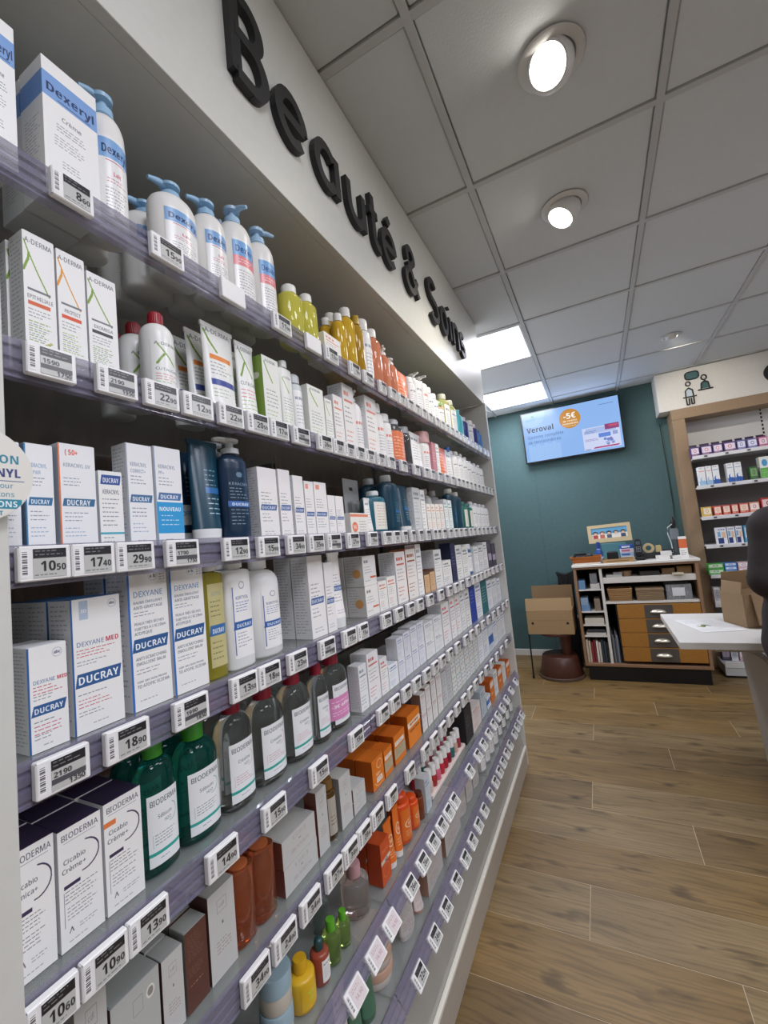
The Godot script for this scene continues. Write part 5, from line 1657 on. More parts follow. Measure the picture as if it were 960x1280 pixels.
# ---------------------------------------------------------------- the room
func setting() -> void:
	# floor: wood-look tiles 1.17 x 0.234 m laid across the aisle, light grout between them
	var grain := wood_image()
	var fl := structure(part("floor", blk(Vector3(-1.1, -0.12, BACK - 0.1), Vector3(3.3, -0.0008, 2.7)), col("bfae92", 0.7)))
	var tex := ImageTexture.create_from_image(grain)
	var woods := []
	for c in ["ffffff", "e4ddd0", "f4ead2"]:
		var m := StandardMaterial3D.new()
		m.albedo_texture = tex
		m.albedo_color = Color(c)
		m.roughness = 0.5
		woods.append(m)
	var planks := {}
	var pw := 0.2345
	var pl := 1.173
	var row := 0
	var z := -1.553 + pw * 18
	var starts := [-0.185, 0.591, 0.205]
	while z > BACK - 0.01:
		var back := maxf(z - pw, BACK)
		var x: float = starts[((row - 18) % 3 + 3) % 3] - pl * 2
		while x < 3.2:
			var a := maxf(x, -1.0) + 0.0010
			var b := minf(x + pl, 3.2) - 0.0010
			if b - a > 0.02:
				var variant := rng.randi() % 6
				var full := absf((b - a) - (pl - 0.0020)) < 0.001 and absf((z - back) - pw) < 0.001
				var key := "%d" % variant if full else "%d %.3f %.3f" % [variant, a, back]
				if not planks.has(key):
					var s := Shape.new()
					var hx := (b - a) / 2
					var hz := (z - back) / 2 - 0.0010
					var e := 0.0005
					var u := Rect2(0, (variant % 6) / 6.0 + 0.004, (b - a) / pl, 1 / 6.0 - 0.008)
					s.quad(Vector3(-hx + e, 0, -hz + e), Vector3(hx - e, 0, -hz + e), Vector3(hx - e, 0, hz - e), Vector3(-hx + e, 0, hz - e), u)
					var side := Rect2(u.position, Vector2(0.02, 0.01))
					s.quad(Vector3(-hx + e, 0, hz - e), Vector3(hx - e, 0, hz - e), Vector3(hx, -0.0009, hz), Vector3(-hx, -0.0009, hz), side)
					s.quad(Vector3(hx - e, 0, -hz + e), Vector3(-hx + e, 0, -hz + e), Vector3(-hx, -0.0009, -hz), Vector3(hx, -0.0009, -hz), side)
					s.quad(Vector3(hx - e, 0, hz - e), Vector3(hx - e, 0, -hz + e), Vector3(hx, -0.0009, -hz), Vector3(hx, -0.0009, hz), side)
					s.quad(Vector3(-hx + e, 0, -hz + e), Vector3(-hx + e, 0, hz - e), Vector3(-hx, -0.0009, hz), Vector3(-hx, -0.0009, -hz), side)
					planks[key] = s.mesh()
				piece("floor_tile", planks[key], woods[rng.randi() % 3], fl, Vector3((a + b) / 2, 0, (z + back) / 2))
			x += pl
		z -= pw
		row += 1
	# ceiling: mineral tiles in a grid of T bars
	var ce := structure(part("ceiling", blk(Vector3(-1.1, CEIL + 0.02, BACK - 0.1), Vector3(3.3, CEIL + 0.14, 2.7)), col("c8c8c6", 0.9)))
	var tm := grainy("d5dadd", 0.012, 2.5, 0.92, 0.35)
	var tile := sft(Vector3.ZERO, Vector3(0.574, 0.014, 0.574), 0.004).mesh()
	var bars := Shape.new()
	for k in range(-2, 7):
		var x := GRID_X + 0.6 * k
		if x > -1.0 and x < 3.2: bars.block(Vector3(x - 0.011, CEIL - 0.001, BACK), Vector3(x + 0.011, CEIL + 0.02, 2.6))
	for k in range(-6, 7):
		var zz := GRID_Z - 0.6 * k
		if zz > BACK and zz < 2.6: bars.block(Vector3(-1.0, CEIL, zz - 0.011), Vector3(3.2, CEIL + 0.02, zz + 0.011))
	part("grid_bars", bars, col("c2c4c5", 0.6), ce)
	for i in range(-2, 6):
		for j in range(-6, 7):
			var x0 := maxf(GRID_X + 0.6 * i, -1.0)
			var x1 := minf(GRID_X + 0.6 * (i + 1), 3.2)
			var z0 := minf(GRID_Z - 0.6 * j, 2.6)
			var z1 := maxf(GRID_Z - 0.6 * (j + 1), BACK)
			if x1 - x0 < 0.03 or z0 - z1 < 0.03: continue
			if Vector2i(i, j) in PANELS: continue
			var c := Vector3((x0 + x1) / 2, CEIL + 0.012, (z0 + z1) / 2)
			if x1 - x0 > 0.59 and z0 - z1 > 0.59: piece("ceiling_tile", tile, tm, ce, c)
			else: piece("ceiling_tile", sft(Vector3.ZERO, Vector3(x1 - x0 - 0.026, 0.014, z0 - z1 - 0.026), 0.004).mesh(), tm, ce, c)
	# walls
	var teal := grainy("476466", 0.03, 2.3, 0.75, 0.6)
	var wb := structure(part("wall_back", blk(Vector3(-1.1, 0, BACK - 0.1), Vector3(3.3, CEIL + 0.02, BACK)), teal))
	for x in [-0.53, 0.66]: part("panel_joint", blk(Vector3(x - 0.0015, 0.06, BACK), Vector3(x + 0.0015, CEIL, BACK + 0.0008)), col("3a5054", 0.8), wb)
	structure(part("wall_left", blk(Vector3(-1.1, 0, BACK), Vector3(-1.0, CEIL + 0.02, 2.6)), grainy("d9d7d1", 0.03, 2.0, 0.8)))
	structure(part("wall_right", blk(Vector3(3.2, 0, BACK), Vector3(3.3, CEIL + 0.02, 2.6)), grainy("dcdad4", 0.03, 2.0, 0.8)))
	structure(part("wall_front", blk(Vector3(-1.1, 0, 2.6), Vector3(3.3, CEIL + 0.02, 2.7)), grainy("dcdad4", 0.03, 2.0, 0.8)))
	var bb := Shape.new()
	bb.block(Vector3(-1.0, 0, BACK), Vector3(0.66, 0.058, BACK + 0.012))
	bb.block(Vector3(-1.0, 0.058, BACK), Vector3(0.66, 0.062, BACK + 0.007))
	structure(part("baseboard_back", bb, col("dddcd8", 0.5)))

func wood_image() -> Image:
	var w := 1024
	var h := 768
	var im := Image.create(w, h, false, Image.FORMAT_RGBA8)
	var a := FastNoiseLite.new()
	a.seed = 11
	a.frequency = 0.004
	a.fractal_octaves = 4
	var b := FastNoiseLite.new()
	b.seed = 29
	b.frequency = 0.03
	b.fractal_octaves = 3
	var strip := 128
	var knots := []
	for k in 6: knots.append([Vector2(rng.randf_range(150, 900), strip * (k + rng.randf_range(0.25, 0.75))), rng.randf_range(7, 13), k in [0, 2, 3, 5]])
	var lite := Color("957e57")
	var mid := Color("846e49")
	var dark := Color("5b4a2f")
	for y in h:
		var s := y / strip
		for x in w:
			var warp := a.get_noise_2d(x * 0.6 + s * 999, y * 1.2) * 9.0
			var d := 99.0
			for k in knots:
				if k[2]:
					var v: Vector2 = Vector2(x, y) - k[0]
					if absf(v.x) < 110 and absf(v.y) < 60 and int(k[0].y) / strip == s:
						var e: float = Vector2(v.x * 0.32, v.y).length() / k[1]
						warp += 9.0 * signf(v.y) * exp(-e * e * 0.16)
						d = minf(d, e)
			var fine := b.get_noise_2d(x * 0.12 + s * 500, (y + warp) * 5.0)
			var broad := a.get_noise_2d(x * 0.35 + s * 321, (y + warp) * 4.0)
			var c := mid.lerp(lite, clampf(0.5 + broad * 1.5, 0, 1))
			c = c.lerp(dark, clampf(fine * 0.7 + 0.06, 0, 0.5))
			var streak := a.get_noise_2d(x * 0.9 + 77 * s, (y + warp) * 7.0 + 400)
			if streak > 0.28: c = c.lerp(dark, minf((streak - 0.28) * 2.6, 0.8))
			if d < 2.2: c = c.lerp(Color("42321f"), 0.75 * exp(-d * d * 1.3))
			im.set_pixel(x, y, c)
	return im

# ceiling cells with a lit LED panel: column and row of the grid
const PANELS := [Vector2i(-1, 3), Vector2i(-1, 5), Vector2i(3, 2), Vector2i(2, 0), Vector2i(1, -2), Vector2i(3, -2)]  # first pair in view; the others are unseen, added to brighten the room

func lamps() -> void:
	for q in PANELS:
		var seen: bool = q.x == -1
		var c := Vector3(GRID_X + 0.6 * (q.x + 0.5), CEIL, GRID_Z - 0.6 * (q.y + 0.5))
		var o := thing("led_ceiling_panel", ["square white LED panel light added out of view to brighten the aisle", "square white LED panel light beside the end of the shelving", "square white LED panel light next to the television"][0 if not seen else (1 if q.y == 3 else 2)], "ceiling light", c, 0, "LED panels in the ceiling grid")
		var f := Shape.new()
		for k in 4:
			var a := Vector3(-0.287, 0.002, -0.287)
			if k < 2: f.block(Vector3(-0.287, 0.001, -0.287 + k * 0.562), Vector3(0.287, 0.012, -0.275 + k * 0.562))
			else: f.block(Vector3(-0.287 + (k - 2) * 0.562, 0.001, -0.275), Vector3(-0.275 + (k - 2) * 0.562, 0.012, 0.275))
		part("frame", f, col("e6e6e6", 0.4), o)
		var m := StandardMaterial3D.new()
		m.albedo_color = Color("f4f6fa")
		m.emission_enabled = true
		m.emission = Color("f0f2ff")
		m.emission_energy_multiplier = PANEL_GLOW
		part("lit_diffuser", blk(Vector3(-0.275, 0.004, -0.275), Vector3(0.275, 0.012, 0.275)), m, o)
		var l := AreaLight3D.new()
		l.name = "panel_light"
		l.area_size = Vector2(0.55, 0.55)
		l.light_color = Color("f3f4ff")
		l.light_energy = PANEL_ENERGY
		l.area_range = 12.0
		l.shadow_enabled = true
		o.add_child(l)
		l.position = Vector3(0, -0.004, 0)
		l.rotation.x = -PI / 2
	# eyeball spots in the tiles
	spot(Vector3(0.04, CEIL, -1.235), Vector3(-0.40, 1.45, -0.10), true, 0.08, "large lit eyeball spotlight, the one further from the LED panels")
	spot(Vector3(0.035, CEIL, -1.845), Vector3(-0.60, 1.50, -1.55), true, 0.65, "lit eyeball spotlight tilted towards the shelving sign")
	spot(Vector3(0.633, CEIL, -3.65), Vector3(1.0, 2.05, -4.70), false, 0.95, "small recessed spotlight above the drawer cabinet")

func spot(at: Vector3, aim: Vector3, wide: bool, share: float, label: String) -> void:
	var o := thing("ceiling_spotlight", label, "spotlight", at, 0, "recessed ceiling spotlights")
	var k := 1.0 if wide else 0.7
	part("trim_ring", lat([Vector2(0.062 * k, 0.001), Vector2(0.065 * k, -0.006), Vector2(0.084 * k, -0.004), Vector2(0.088 * k, 0.0), Vector2(0.062 * k, 0.001)], 36), col("d4d4d2", 0.4), o)
	var dir := (aim - at).normalized()
	var e := Node3D.new()
	e.name = "eyeball"
	o.add_child(e)
	e.position = Vector3(0, -0.012 if wide else 0.020, 0)
	var xx := dir.cross(Vector3.FORWARD).normalized()
	e.basis = Basis(xx, -dir, xx.cross(-dir)).orthonormalized()
	var R := 0.060 * k
	var pr := []
	for j in 9: pr.append(Vector2(R * sin(PI * 0.5 * j / 8.0 + 0.02), R * cos(PI * 0.5 * j / 8.0)))
	pr.append(Vector2(R, -0.028 * k))
	pr.append(Vector2(R * 0.88, -0.040 * k))
	pr.append(Vector2(R * 0.80, -0.040 * k))
	pr.append(Vector2(R * 0.78, -0.026 * k))
	part("gimbal_body", lat(pr, 32), col("dcdcda", 0.4), e)
	var m := StandardMaterial3D.new()
	m.albedo_color = Color("ffffff")
	m.emission_enabled = true
	m.emission = Color("fffaf0")
	m.emission_energy_multiplier = SPOT_GLOW
	part("lit_lens", lat([Vector2(0.0005, -0.033 * k), Vector2(R * 0.5, -0.032 * k), Vector2(R * 0.79, -0.028 * k), Vector2(0.0005, -0.026 * k)], 32), m, e)
	var l := SpotLight3D.new()
	l.name = "spot_beam"
	l.light_color = Color("fff6e8")
	l.light_energy = SPOT_ENERGY * share
	l.spot_range = 10.0
	l.spot_attenuation = 2.0
	l.spot_angle = 40.0
	l.spot_angle_attenuation = 1.0
	l.light_size = 0.045
	l.shadow_enabled = true
	e.add_child(l)
	l.position = Vector3(0, -0.05 * k, 0)
	l.rotation.x = -PI / 2

# ---------------------------------------------------------------- the long shelving unit
const BAYS := [[-0.212, -0.880], [-0.882, -1.812], [-1.814, -2.555]]
const BAY_NAME := ["beside the notice panel", "in the middle bay", "at the screen end"]

func shelving() -> void:
	var o := thing("shelving_unit", "long white shelving unit with black raised lettering on its fascia", "shelving", Vector3.ZERO)
	var white := grainy("d9dad3", 0.02, 3.0, 0.42)
	var X := FRONT_X
	part("fascia_board", sft(Vector3(X - 0.011, (2.108 + CEIL) / 2, (-2.585 - 0.07) / 2), Vector3(0.022, CEIL - 2.108, 2.515), 0.001), white, o)
	part("soffit", blk(Vector3(-0.945, 2.108, -2.555), Vector3(X - 0.022, 2.128, -0.21)), white, o)
	part("end_panel", sft(Vector3((X - 0.95 + 0.006) / 2, CEIL / 2 - 0.25, -2.5715), Vector3(0.433, 2.111, 0.031), 0.001), white, o)
	part("end_panel", sft(Vector3((X - 0.95 + 0.010) / 2, 1.054, -0.140), Vector3(0.437, 2.108, 0.140), 0.001), white, o)
	var dark := dark_wood()
	for b in BAYS: part("back_panel", blk(Vector3(-0.95, 0.1, b[1]), Vector3(-0.93, 2.108, b[0])), dark, o)
	for z in [-0.881, -1.813]: part("upright", blk(Vector3(-0.93, 0.1, z - 0.012), Vector3(-0.915, 2.1, z + 0.012)), col("3c3836", 0.5), o)
	# plinth: kick board, bright lip, and the sloping grey deck below the last shelf
	part("plinth", blk(Vector3(-0.95, 0, -2.555), Vector3(-0.516, 0.100, -0.21)), grainy("b4aca0", 0.03, 3.0, 0.5), o)
	part("plinth_lip", sft(Vector3(-0.519, 0.107, -1.3825), Vector3(0.012, 0.014, 2.345), 0.002), col("f2efe4", 0.35), o)
	var deck := Shape.new()
	deck.quad(Vector3(-0.556, 0.262, -0.21), Vector3(-0.556, 0.262, -2.555), Vector3(-0.525, 0.112, -2.555), Vector3(-0.525, 0.112, -0.21))
	deck.quad(Vector3(-0.93, 0.264, -0.21), Vector3(-0.93, 0.264, -2.555), Vector3(-0.556, 0.262, -2.555), Vector3(-0.556, 0.262, -0.21))
	part("deck", deck, col("a6a5a0", 0.16), o)
	# glass shelves with ribbed price rails
	var glass := clear("d9e4e2", 0.16, 0.03)
	var lilac := clear("8c89a2", 0.46, 0.08)
	for level in range(1, 9):
		for b in 3:
			var y: float = SHELF_Y[level]
			var z0: float = BAYS[b][0]
			var z1: float = BAYS[b][1]
			var s := Node3D.new()
			s.name = "glass_shelf"
			o.add_child(s, true)
			s.position = Vector3(0, y, (z0 + z1) / 2)
			s.set_meta("label", "clear glass shelf with ribbed lilac price rail, %s level, %s" % [LEVEL[level], BAY_NAME[b]])
			var hz := (z0 - z1) / 2
			part("pane", sft(Vector3((-0.9145 + X - 0.012) / 2, -0.003, 0), Vector3(0.9145 + X - 0.012, 0.006, hz * 2 - 0.002), 0.001), glass, s)
			part("price_rail", rail(level >= 7, hz - 0.001), lilac, s)
			for e in [-1.0, 1.0]:
				if level < 8: part("bracket", sft(Vector3(-0.829, -0.0155, e * (hz - 0.006)), Vector3(0.17, 0.018, 0.004), 0.001), col("8d8c8a", 0.4, 0.6), s)

# ribbed rail, swept along z; the two lowest lean back so that their tags face up
func rail(tilted: bool, hz: float) -> Shape:
	var pts := []
	for k in 23:
		var y := 0.006 - 0.043 * k / 22.0
		pts.append(Vector2(FRONT_X - 0.003 + (0.0035 if k % 7 < 5 else 0.0), y))
	pts.append(Vector2(FRONT_X - 0.011, -0.037))
	pts.append(Vector2(FRONT_X - 0.011, -0.006))
	pts.append(Vector2(FRONT_X - 0.006, 0.006))
	if tilted:
		for k in pts.size():
			var p: Vector2 = pts[k] - Vector2(FRONT_X - 0.01, 0.004)
			pts[k] = p.rotated(deg_to_rad(38)) + Vector2(FRONT_X - 0.01, 0.004)
	var s := Shape.new()
	for k in pts.size():
		var a: Vector2 = pts[k]
		var b: Vector2 = pts[(k + 1) % pts.size()]
		s.quad(Vector3(a.x, a.y, hz), Vector3(a.x, a.y, -hz), Vector3(b.x, b.y, -hz), Vector3(b.x, b.y, hz))
	return s

func dark_wood() -> StandardMaterial3D:
	var im := Image.create(256, 512, false, Image.FORMAT_RGBA8)
	var f := FastNoiseLite.new()
	f.seed = 5
	f.frequency = 0.02
	f.fractal_octaves = 4
	for y in 512:
		for x in 256:
			var n := f.get_noise_2d(x * 4.0, y * 0.25)
			im.set_pixel(x, y, Color("463a32").lerp(Color("665549"), clampf(0.5 + n, 0, 1)))
	var m := StandardMaterial3D.new()
	m.albedo_texture = ImageTexture.create_from_image(im)
	m.uv1_triplanar = true
	m.uv1_world_triplanar = true
	m.uv1_scale = Vector3.ONE * 1.3
	m.roughness = 0.5
	return m

# ---------------------------------------------------------------- raised letters: strokes with round ends
func arcp(cx: float, cy: float, rx: float, ry: float, a0: float, a1: float, n := 18) -> PackedVector2Array:
	var p := PackedVector2Array()
	for k in n + 1:
		var a := deg_to_rad(lerpf(a0, a1, float(k) / n))
		p.append(Vector2(cx + rx * cos(a), cy + ry * sin(a)))
	return p

func glyph_shape(strokes: Array, half: float, thick: float) -> Shape:
	var s := Shape.new()
	var lift := 0.0
	for st in strokes:
		lift += 0.0002  # overlapping strokes do not share a face
		# a stroke is a chain of short round-ended bars, kept flat at the front and back
		var pts: PackedVector2Array = st
		for poly in Geometry2D.offset_polyline(pts, half, Geometry2D.JOIN_ROUND, Geometry2D.END_ROUND):
			if Geometry2D.is_polygon_clockwise(poly): continue
			s.slab(poly, 0, thick + lift)
	return s

func sign_letters() -> void:
	var m := col("1d1d1f", 0.55)
	# x right along the fascia, y up from the base line; [letter words, start, strokes]
	var L := func(p: Array) -> PackedVector2Array: return PackedVector2Array(p)
	var e := [L.call([Vector2(0.018, 0.068), Vector2(0.106, 0.068)]), arcp(0.062, 0.068, 0.046, 0.056, 0, 312)]
	var letters := [
		["capital letter B", 0.572, [L.call([Vector2(0.016, 0.015), Vector2(0.016, 0.195)]), L.call([Vector2(0.016, 0.195), Vector2(0.052, 0.195)]) , arcp(0.052, 0.152, 0.036, 0.043, 90, -90), L.call([Vector2(0.016, 0.109), Vector2(0.056, 0.109)]), arcp(0.056, 0.062, 0.040, 0.047, 90, -90), L.call([Vector2(0.056, 0.015), Vector2(0.016, 0.015)])]],
		["letter e before the a", 0.695, e],
		["letter a", 0.838, [arcp(0.060, 0.068, 0.044, 0.054, 40, 320), L.call([Vector2(0.108, 0.122), Vector2(0.108, 0.013)])]],
		["letter u", 0.992, [L.call([Vector2(0.016, 0.122), Vector2(0.016, 0.060)]), arcp(0.058, 0.060, 0.042, 0.046, 180, 360), L.call([Vector2(0.100, 0.122), Vector2(0.100, 0.013)])]],
		["letter t", 1.128, [L.call([Vector2(0.030, 0.180), Vector2(0.030, 0.045)]), arcp(0.058, 0.045, 0.028, 0.032, 180, 290), L.call([Vector2(0.006, 0.122), Vector2(0.060, 0.122)])]],
		["letter e with acute accent", 1.205, e + [L.call([Vector2(0.058, 0.152), Vector2(0.080, 0.180)])]],
		["ampersand", 1.392, [L.call([Vector2(0.132, 0.014), Vector2(0.048, 0.125)]), arcp(0.074, 0.152, 0.032, 0.034, 215, -10), L.call([Vector2(0.1055, 0.146), Vector2(0.036, 0.085)]), arcp(0.058, 0.052, 0.042, 0.040, 130, 330), L.call([Vector2(0.0944, 0.032), Vector2(0.122, 0.080)])]],
		["capital letter S", 1.646, [arcp(0.062, 0.143, 0.048, 0.044, 35, 250), L.call([Vector2(0.0456, 0.1016), Vector2(0.0784, 0.0952)]), arcp(0.062, 0.054, 0.050, 0.044, 70, -145)]],
		["letter o", 1.786, [arcp(0.056, 0.068, 0.041, 0.055, 0, 185), arcp(0.056, 0.068, 0.041, 0.055, 180, 365)]],
		["letter i", 1.917, [L.call([Vector2(0.016, 0.122), Vector2(0.016, 0.013)]), L.call([Vector2(0.016, 0.168), Vector2(0.0165, 0.172)])]],
		["letter n", 1.966, [L.call([Vector2(0.016, 0.122), Vector2(0.016, 0.013)]), arcp(0.058, 0.076, 0.042, 0.046, 180, 0), L.call([Vector2(0.100, 0.076), Vector2(0.100, 0.013)])]],
		["letter s", 2.092, [arcp(0.048, 0.096, 0.032, 0.028, 30, 255), L.call([Vector2(0.040, 0.069), Vector2(0.056, 0.065)]), arcp(0.050, 0.040, 0.034, 0.028, 70, -150)]]]
	for q in letters:
		var o := part("sign_letter", glyph_shape(q[2], 0.0125, 0.016), m)
		tag(o, "raised black %s on the white shelving fascia" % q[0], "letter", "raised letters of the fascia sign")
		o.position = Vector3(FRONT_X + 0.0002, 2.242, -q[1])
		o.rotation.y = PI / 2

func hanging_notice() -> void:
	var o := thing("round_notice", "round cream paper notice with teal writing on the white end panel", "sign", Vector3(-0.502, 1.432, -0.180), PI / 2)
	part("disc", lat([Vector2(0.0005, 0.0), Vector2(0.046, 0.0), Vector2(0.046, 0.0016), Vector2(0.0005, 0.0016)], 48), col("e9e7df", 0.5), o).rotation.x = PI / 2
	var s := Shape.new()
	var u: Rect2 = prints["notice"]
	var prev := Vector2(0.0455, 0)
	for k in range(1, 49):
		var nx := Vector2(0.0455, 0).rotated(-TAU * k / 48)
		var n0 := s.v.size()
		for p in [Vector2.ZERO, prev, nx]:
			s.v.append(Vector3(p.x, p.y, 0.0019))
			s.n.append(Vector3.BACK)
			s.t.append(u.position + Vector2((p.x / 0.091 + 0.5) * u.size.x, (0.5 - p.y / 0.091) * u.size.y))
		s.i.append_array(PackedInt32Array([n0, n0 + 1, n0 + 2]))
		prev = nx
	part("printed_face", s, paper, o)
	part("clip", blk(Vector3(-0.008, -0.052, -0.008), Vector3(0.008, -0.040, 0.0)), clear("dfe3e6", 0.4), o)

func nail_polish() -> void:
	var y: float = SHELF_Y[7] + 0.0005
	var o := part("display_tray", sft(Vector3(0, 0.006, 0), Vector3(0.36, 0.012, 0.15), 0.002), col("e6d6d0", 0.5))
	tag(o, "pale pink display tray holding nail polish on the seventh shelf", "tray")
	o.position = Vector3(-0.632, y, -1.452)
	o.rotation.y = PI / 2
	var hues := ["d9c4b8", "a8322f", "d86a80", "c22f3f", "b0263a", "8a1030", "2a6a68", "c9a79a", "9c3a48"]
	var words := ["beige", "brick red", "pink", "scarlet", "crimson", "burgundy", "teal", "nude", "dusty red"]
	for rowk in 2:
		for k in 9:
			var hue: int = k if rowk == 0 else (k + 4) % 9
			var n := thing("nail_polish", "small nail polish bottle, %s with white cap, %s row of the pink tray" % [words[hue], "outer" if rowk == 0 else "inner"], "nail polish", Vector3(-0.578 - rowk * 0.052, y + 0.0125, -1.295 - k * 0.038), PI / 2, "nail polishes on the pink tray")
			part("glass_bottle", lat([Vector2(0.0005, 0), Vector2(0.0135, 0), Vector2(0.0145, 0.002), Vector2(0.0145, 0.028), Vector2(0.011, 0.034), Vector2(0.0005, 0.034)], 18), col(hues[hue], 0.12), n)
			part("cap", lat([Vector2(0.0005, 0.034), Vector2(0.0125, 0.034), Vector2(0.0115, 0.064), Vector2(0.0105, 0.066), Vector2(0.0005, 0.066)], 18), col("ecebe8", 0.3), n)

# ---------------------------------------------------------------- back of the room
func television() -> void:
	var im := Image.create(1024, 576, false, Image.FORMAT_RGBA8)
	canvas = im
	ox = 0
	oy = 0
	cw = 1024
	ch = 576
	r(0, 0, 1024, 576, "8fb8f0")
	for k in 40: circ(60 + (k % 8) * 44, 400 + (k / 8) * 40 + (k % 2) * 20, 24, "9cc2f4")
	circ(110, 20, 150, "9fc6f2")
	tx(40, 95, 44, "santé", "4f9fb4", false)
	tx(150, 90, 30, "Pharma", "6fb8a8", false)
	stroke([Vector2(108, 58), Vector2(120, 36), Vector2(134, 58)], 7, "4fa87a")
	tx(38, 232, 84, "Veroval", "16233f", true)
	tx(38, 306, 50, "Gamme complète", "3a5f9c")
	tx(38, 366, 50, "de tensiomètres", "3a5f9c")
	circ(520, 150, 112, "c98a2e")
	tx(520, 150, 92, "-5€", "ffffff", true, 0)
	tx(520, 186, 32, "de remise", "f8ecd6", true, 0)
	tx(520, 218, 32, "immédiate", "f8ecd6", true, 0)
	ln(450, 232, 140, 1, 8, "f3dcb4", 6)
	r(630, 300, 372, 250, "cdd6f4")
	ban(640, 310, 350, 60, 30, "a8bce8")
	r(860, 290, 140, 60, "8a3f78")
	r(900, 300, 90, 24, "c0506a")
	ln(650, 340, 160, 2, 14, "5f6fb0", 6)
	r(790, 380, 120, 46, "5f86d8")
	r(930, 376, 50, 40, "8f9fd0")
	ln(650, 430, 190, 2, 14, "8a6fb0", 6)
	for k in 9: circ(850 + (k * 37) % 80, 450 + (k * 23) % 60, 16, ["6f86c8", "9fb0e4", "7f78b8"][k % 3])
	ban(720, 526, 270, 16, 20, "b03f78")
	ln(640, 540, 90, 1, 8, "3f3f78", 7)
	ln(830, 60, 160, 1, 8, "4f6f9c", 7)
	var o := thing("television", "wall-mounted television showing a blue advertisement with an orange disc", "television", Vector3(-0.130, 2.284, -4.715))
	o.rotation.x = deg_to_rad(3)
	part("casing", sft(Vector3(0, 0, -0.022), Vector3(0.930, 0.536, 0.036), 0.004), col("17181b", 0.35), o)
	part("bezel", sft(Vector3(0, 0, -0.001), Vector3(0.932, 0.538, 0.010), 0.002), col("0e0f11", 0.25), o)
	var m := StandardMaterial3D.new()
	m.albedo_color = Color("050608")
	m.roughness = 0.22
	m.emission_enabled = true
	m.emission = Color("ffffff")
	m.emission_texture = ImageTexture.create_from_image(im)
	m.emission_operator = BaseMaterial3D.EMISSION_OP_MULTIPLY
	m.emission_energy_multiplier = SCREEN_GLOW
	var s := Shape.new()
	s.quad(Vector3(-0.453, 0.257, 0.0045), Vector3(0.453, 0.257, 0.0045), Vector3(0.453, -0.253, 0.0045), Vector3(-0.453, -0.253, 0.0045))
	part("lit_screen", s, m, o)
	part("wall_bracket", blk(Vector3(-0.2, -0.12, -0.070), Vector3(0.2, 0.12, -0.040)), col("2a2b2e", 0.5), o)
	var l := AreaLight3D.new()
	l.name = "screen_light"
	l.area_size = Vector2(0.9, 0.5)
	l.light_color = Color("a8c6f4")
	l.light_energy = 0.25
	l.area_range = 8.0
	l.shadow_enabled = true
	o.add_child(l)
	l.position = Vector3(0, 0, 0.012)
	l.rotation.y = PI

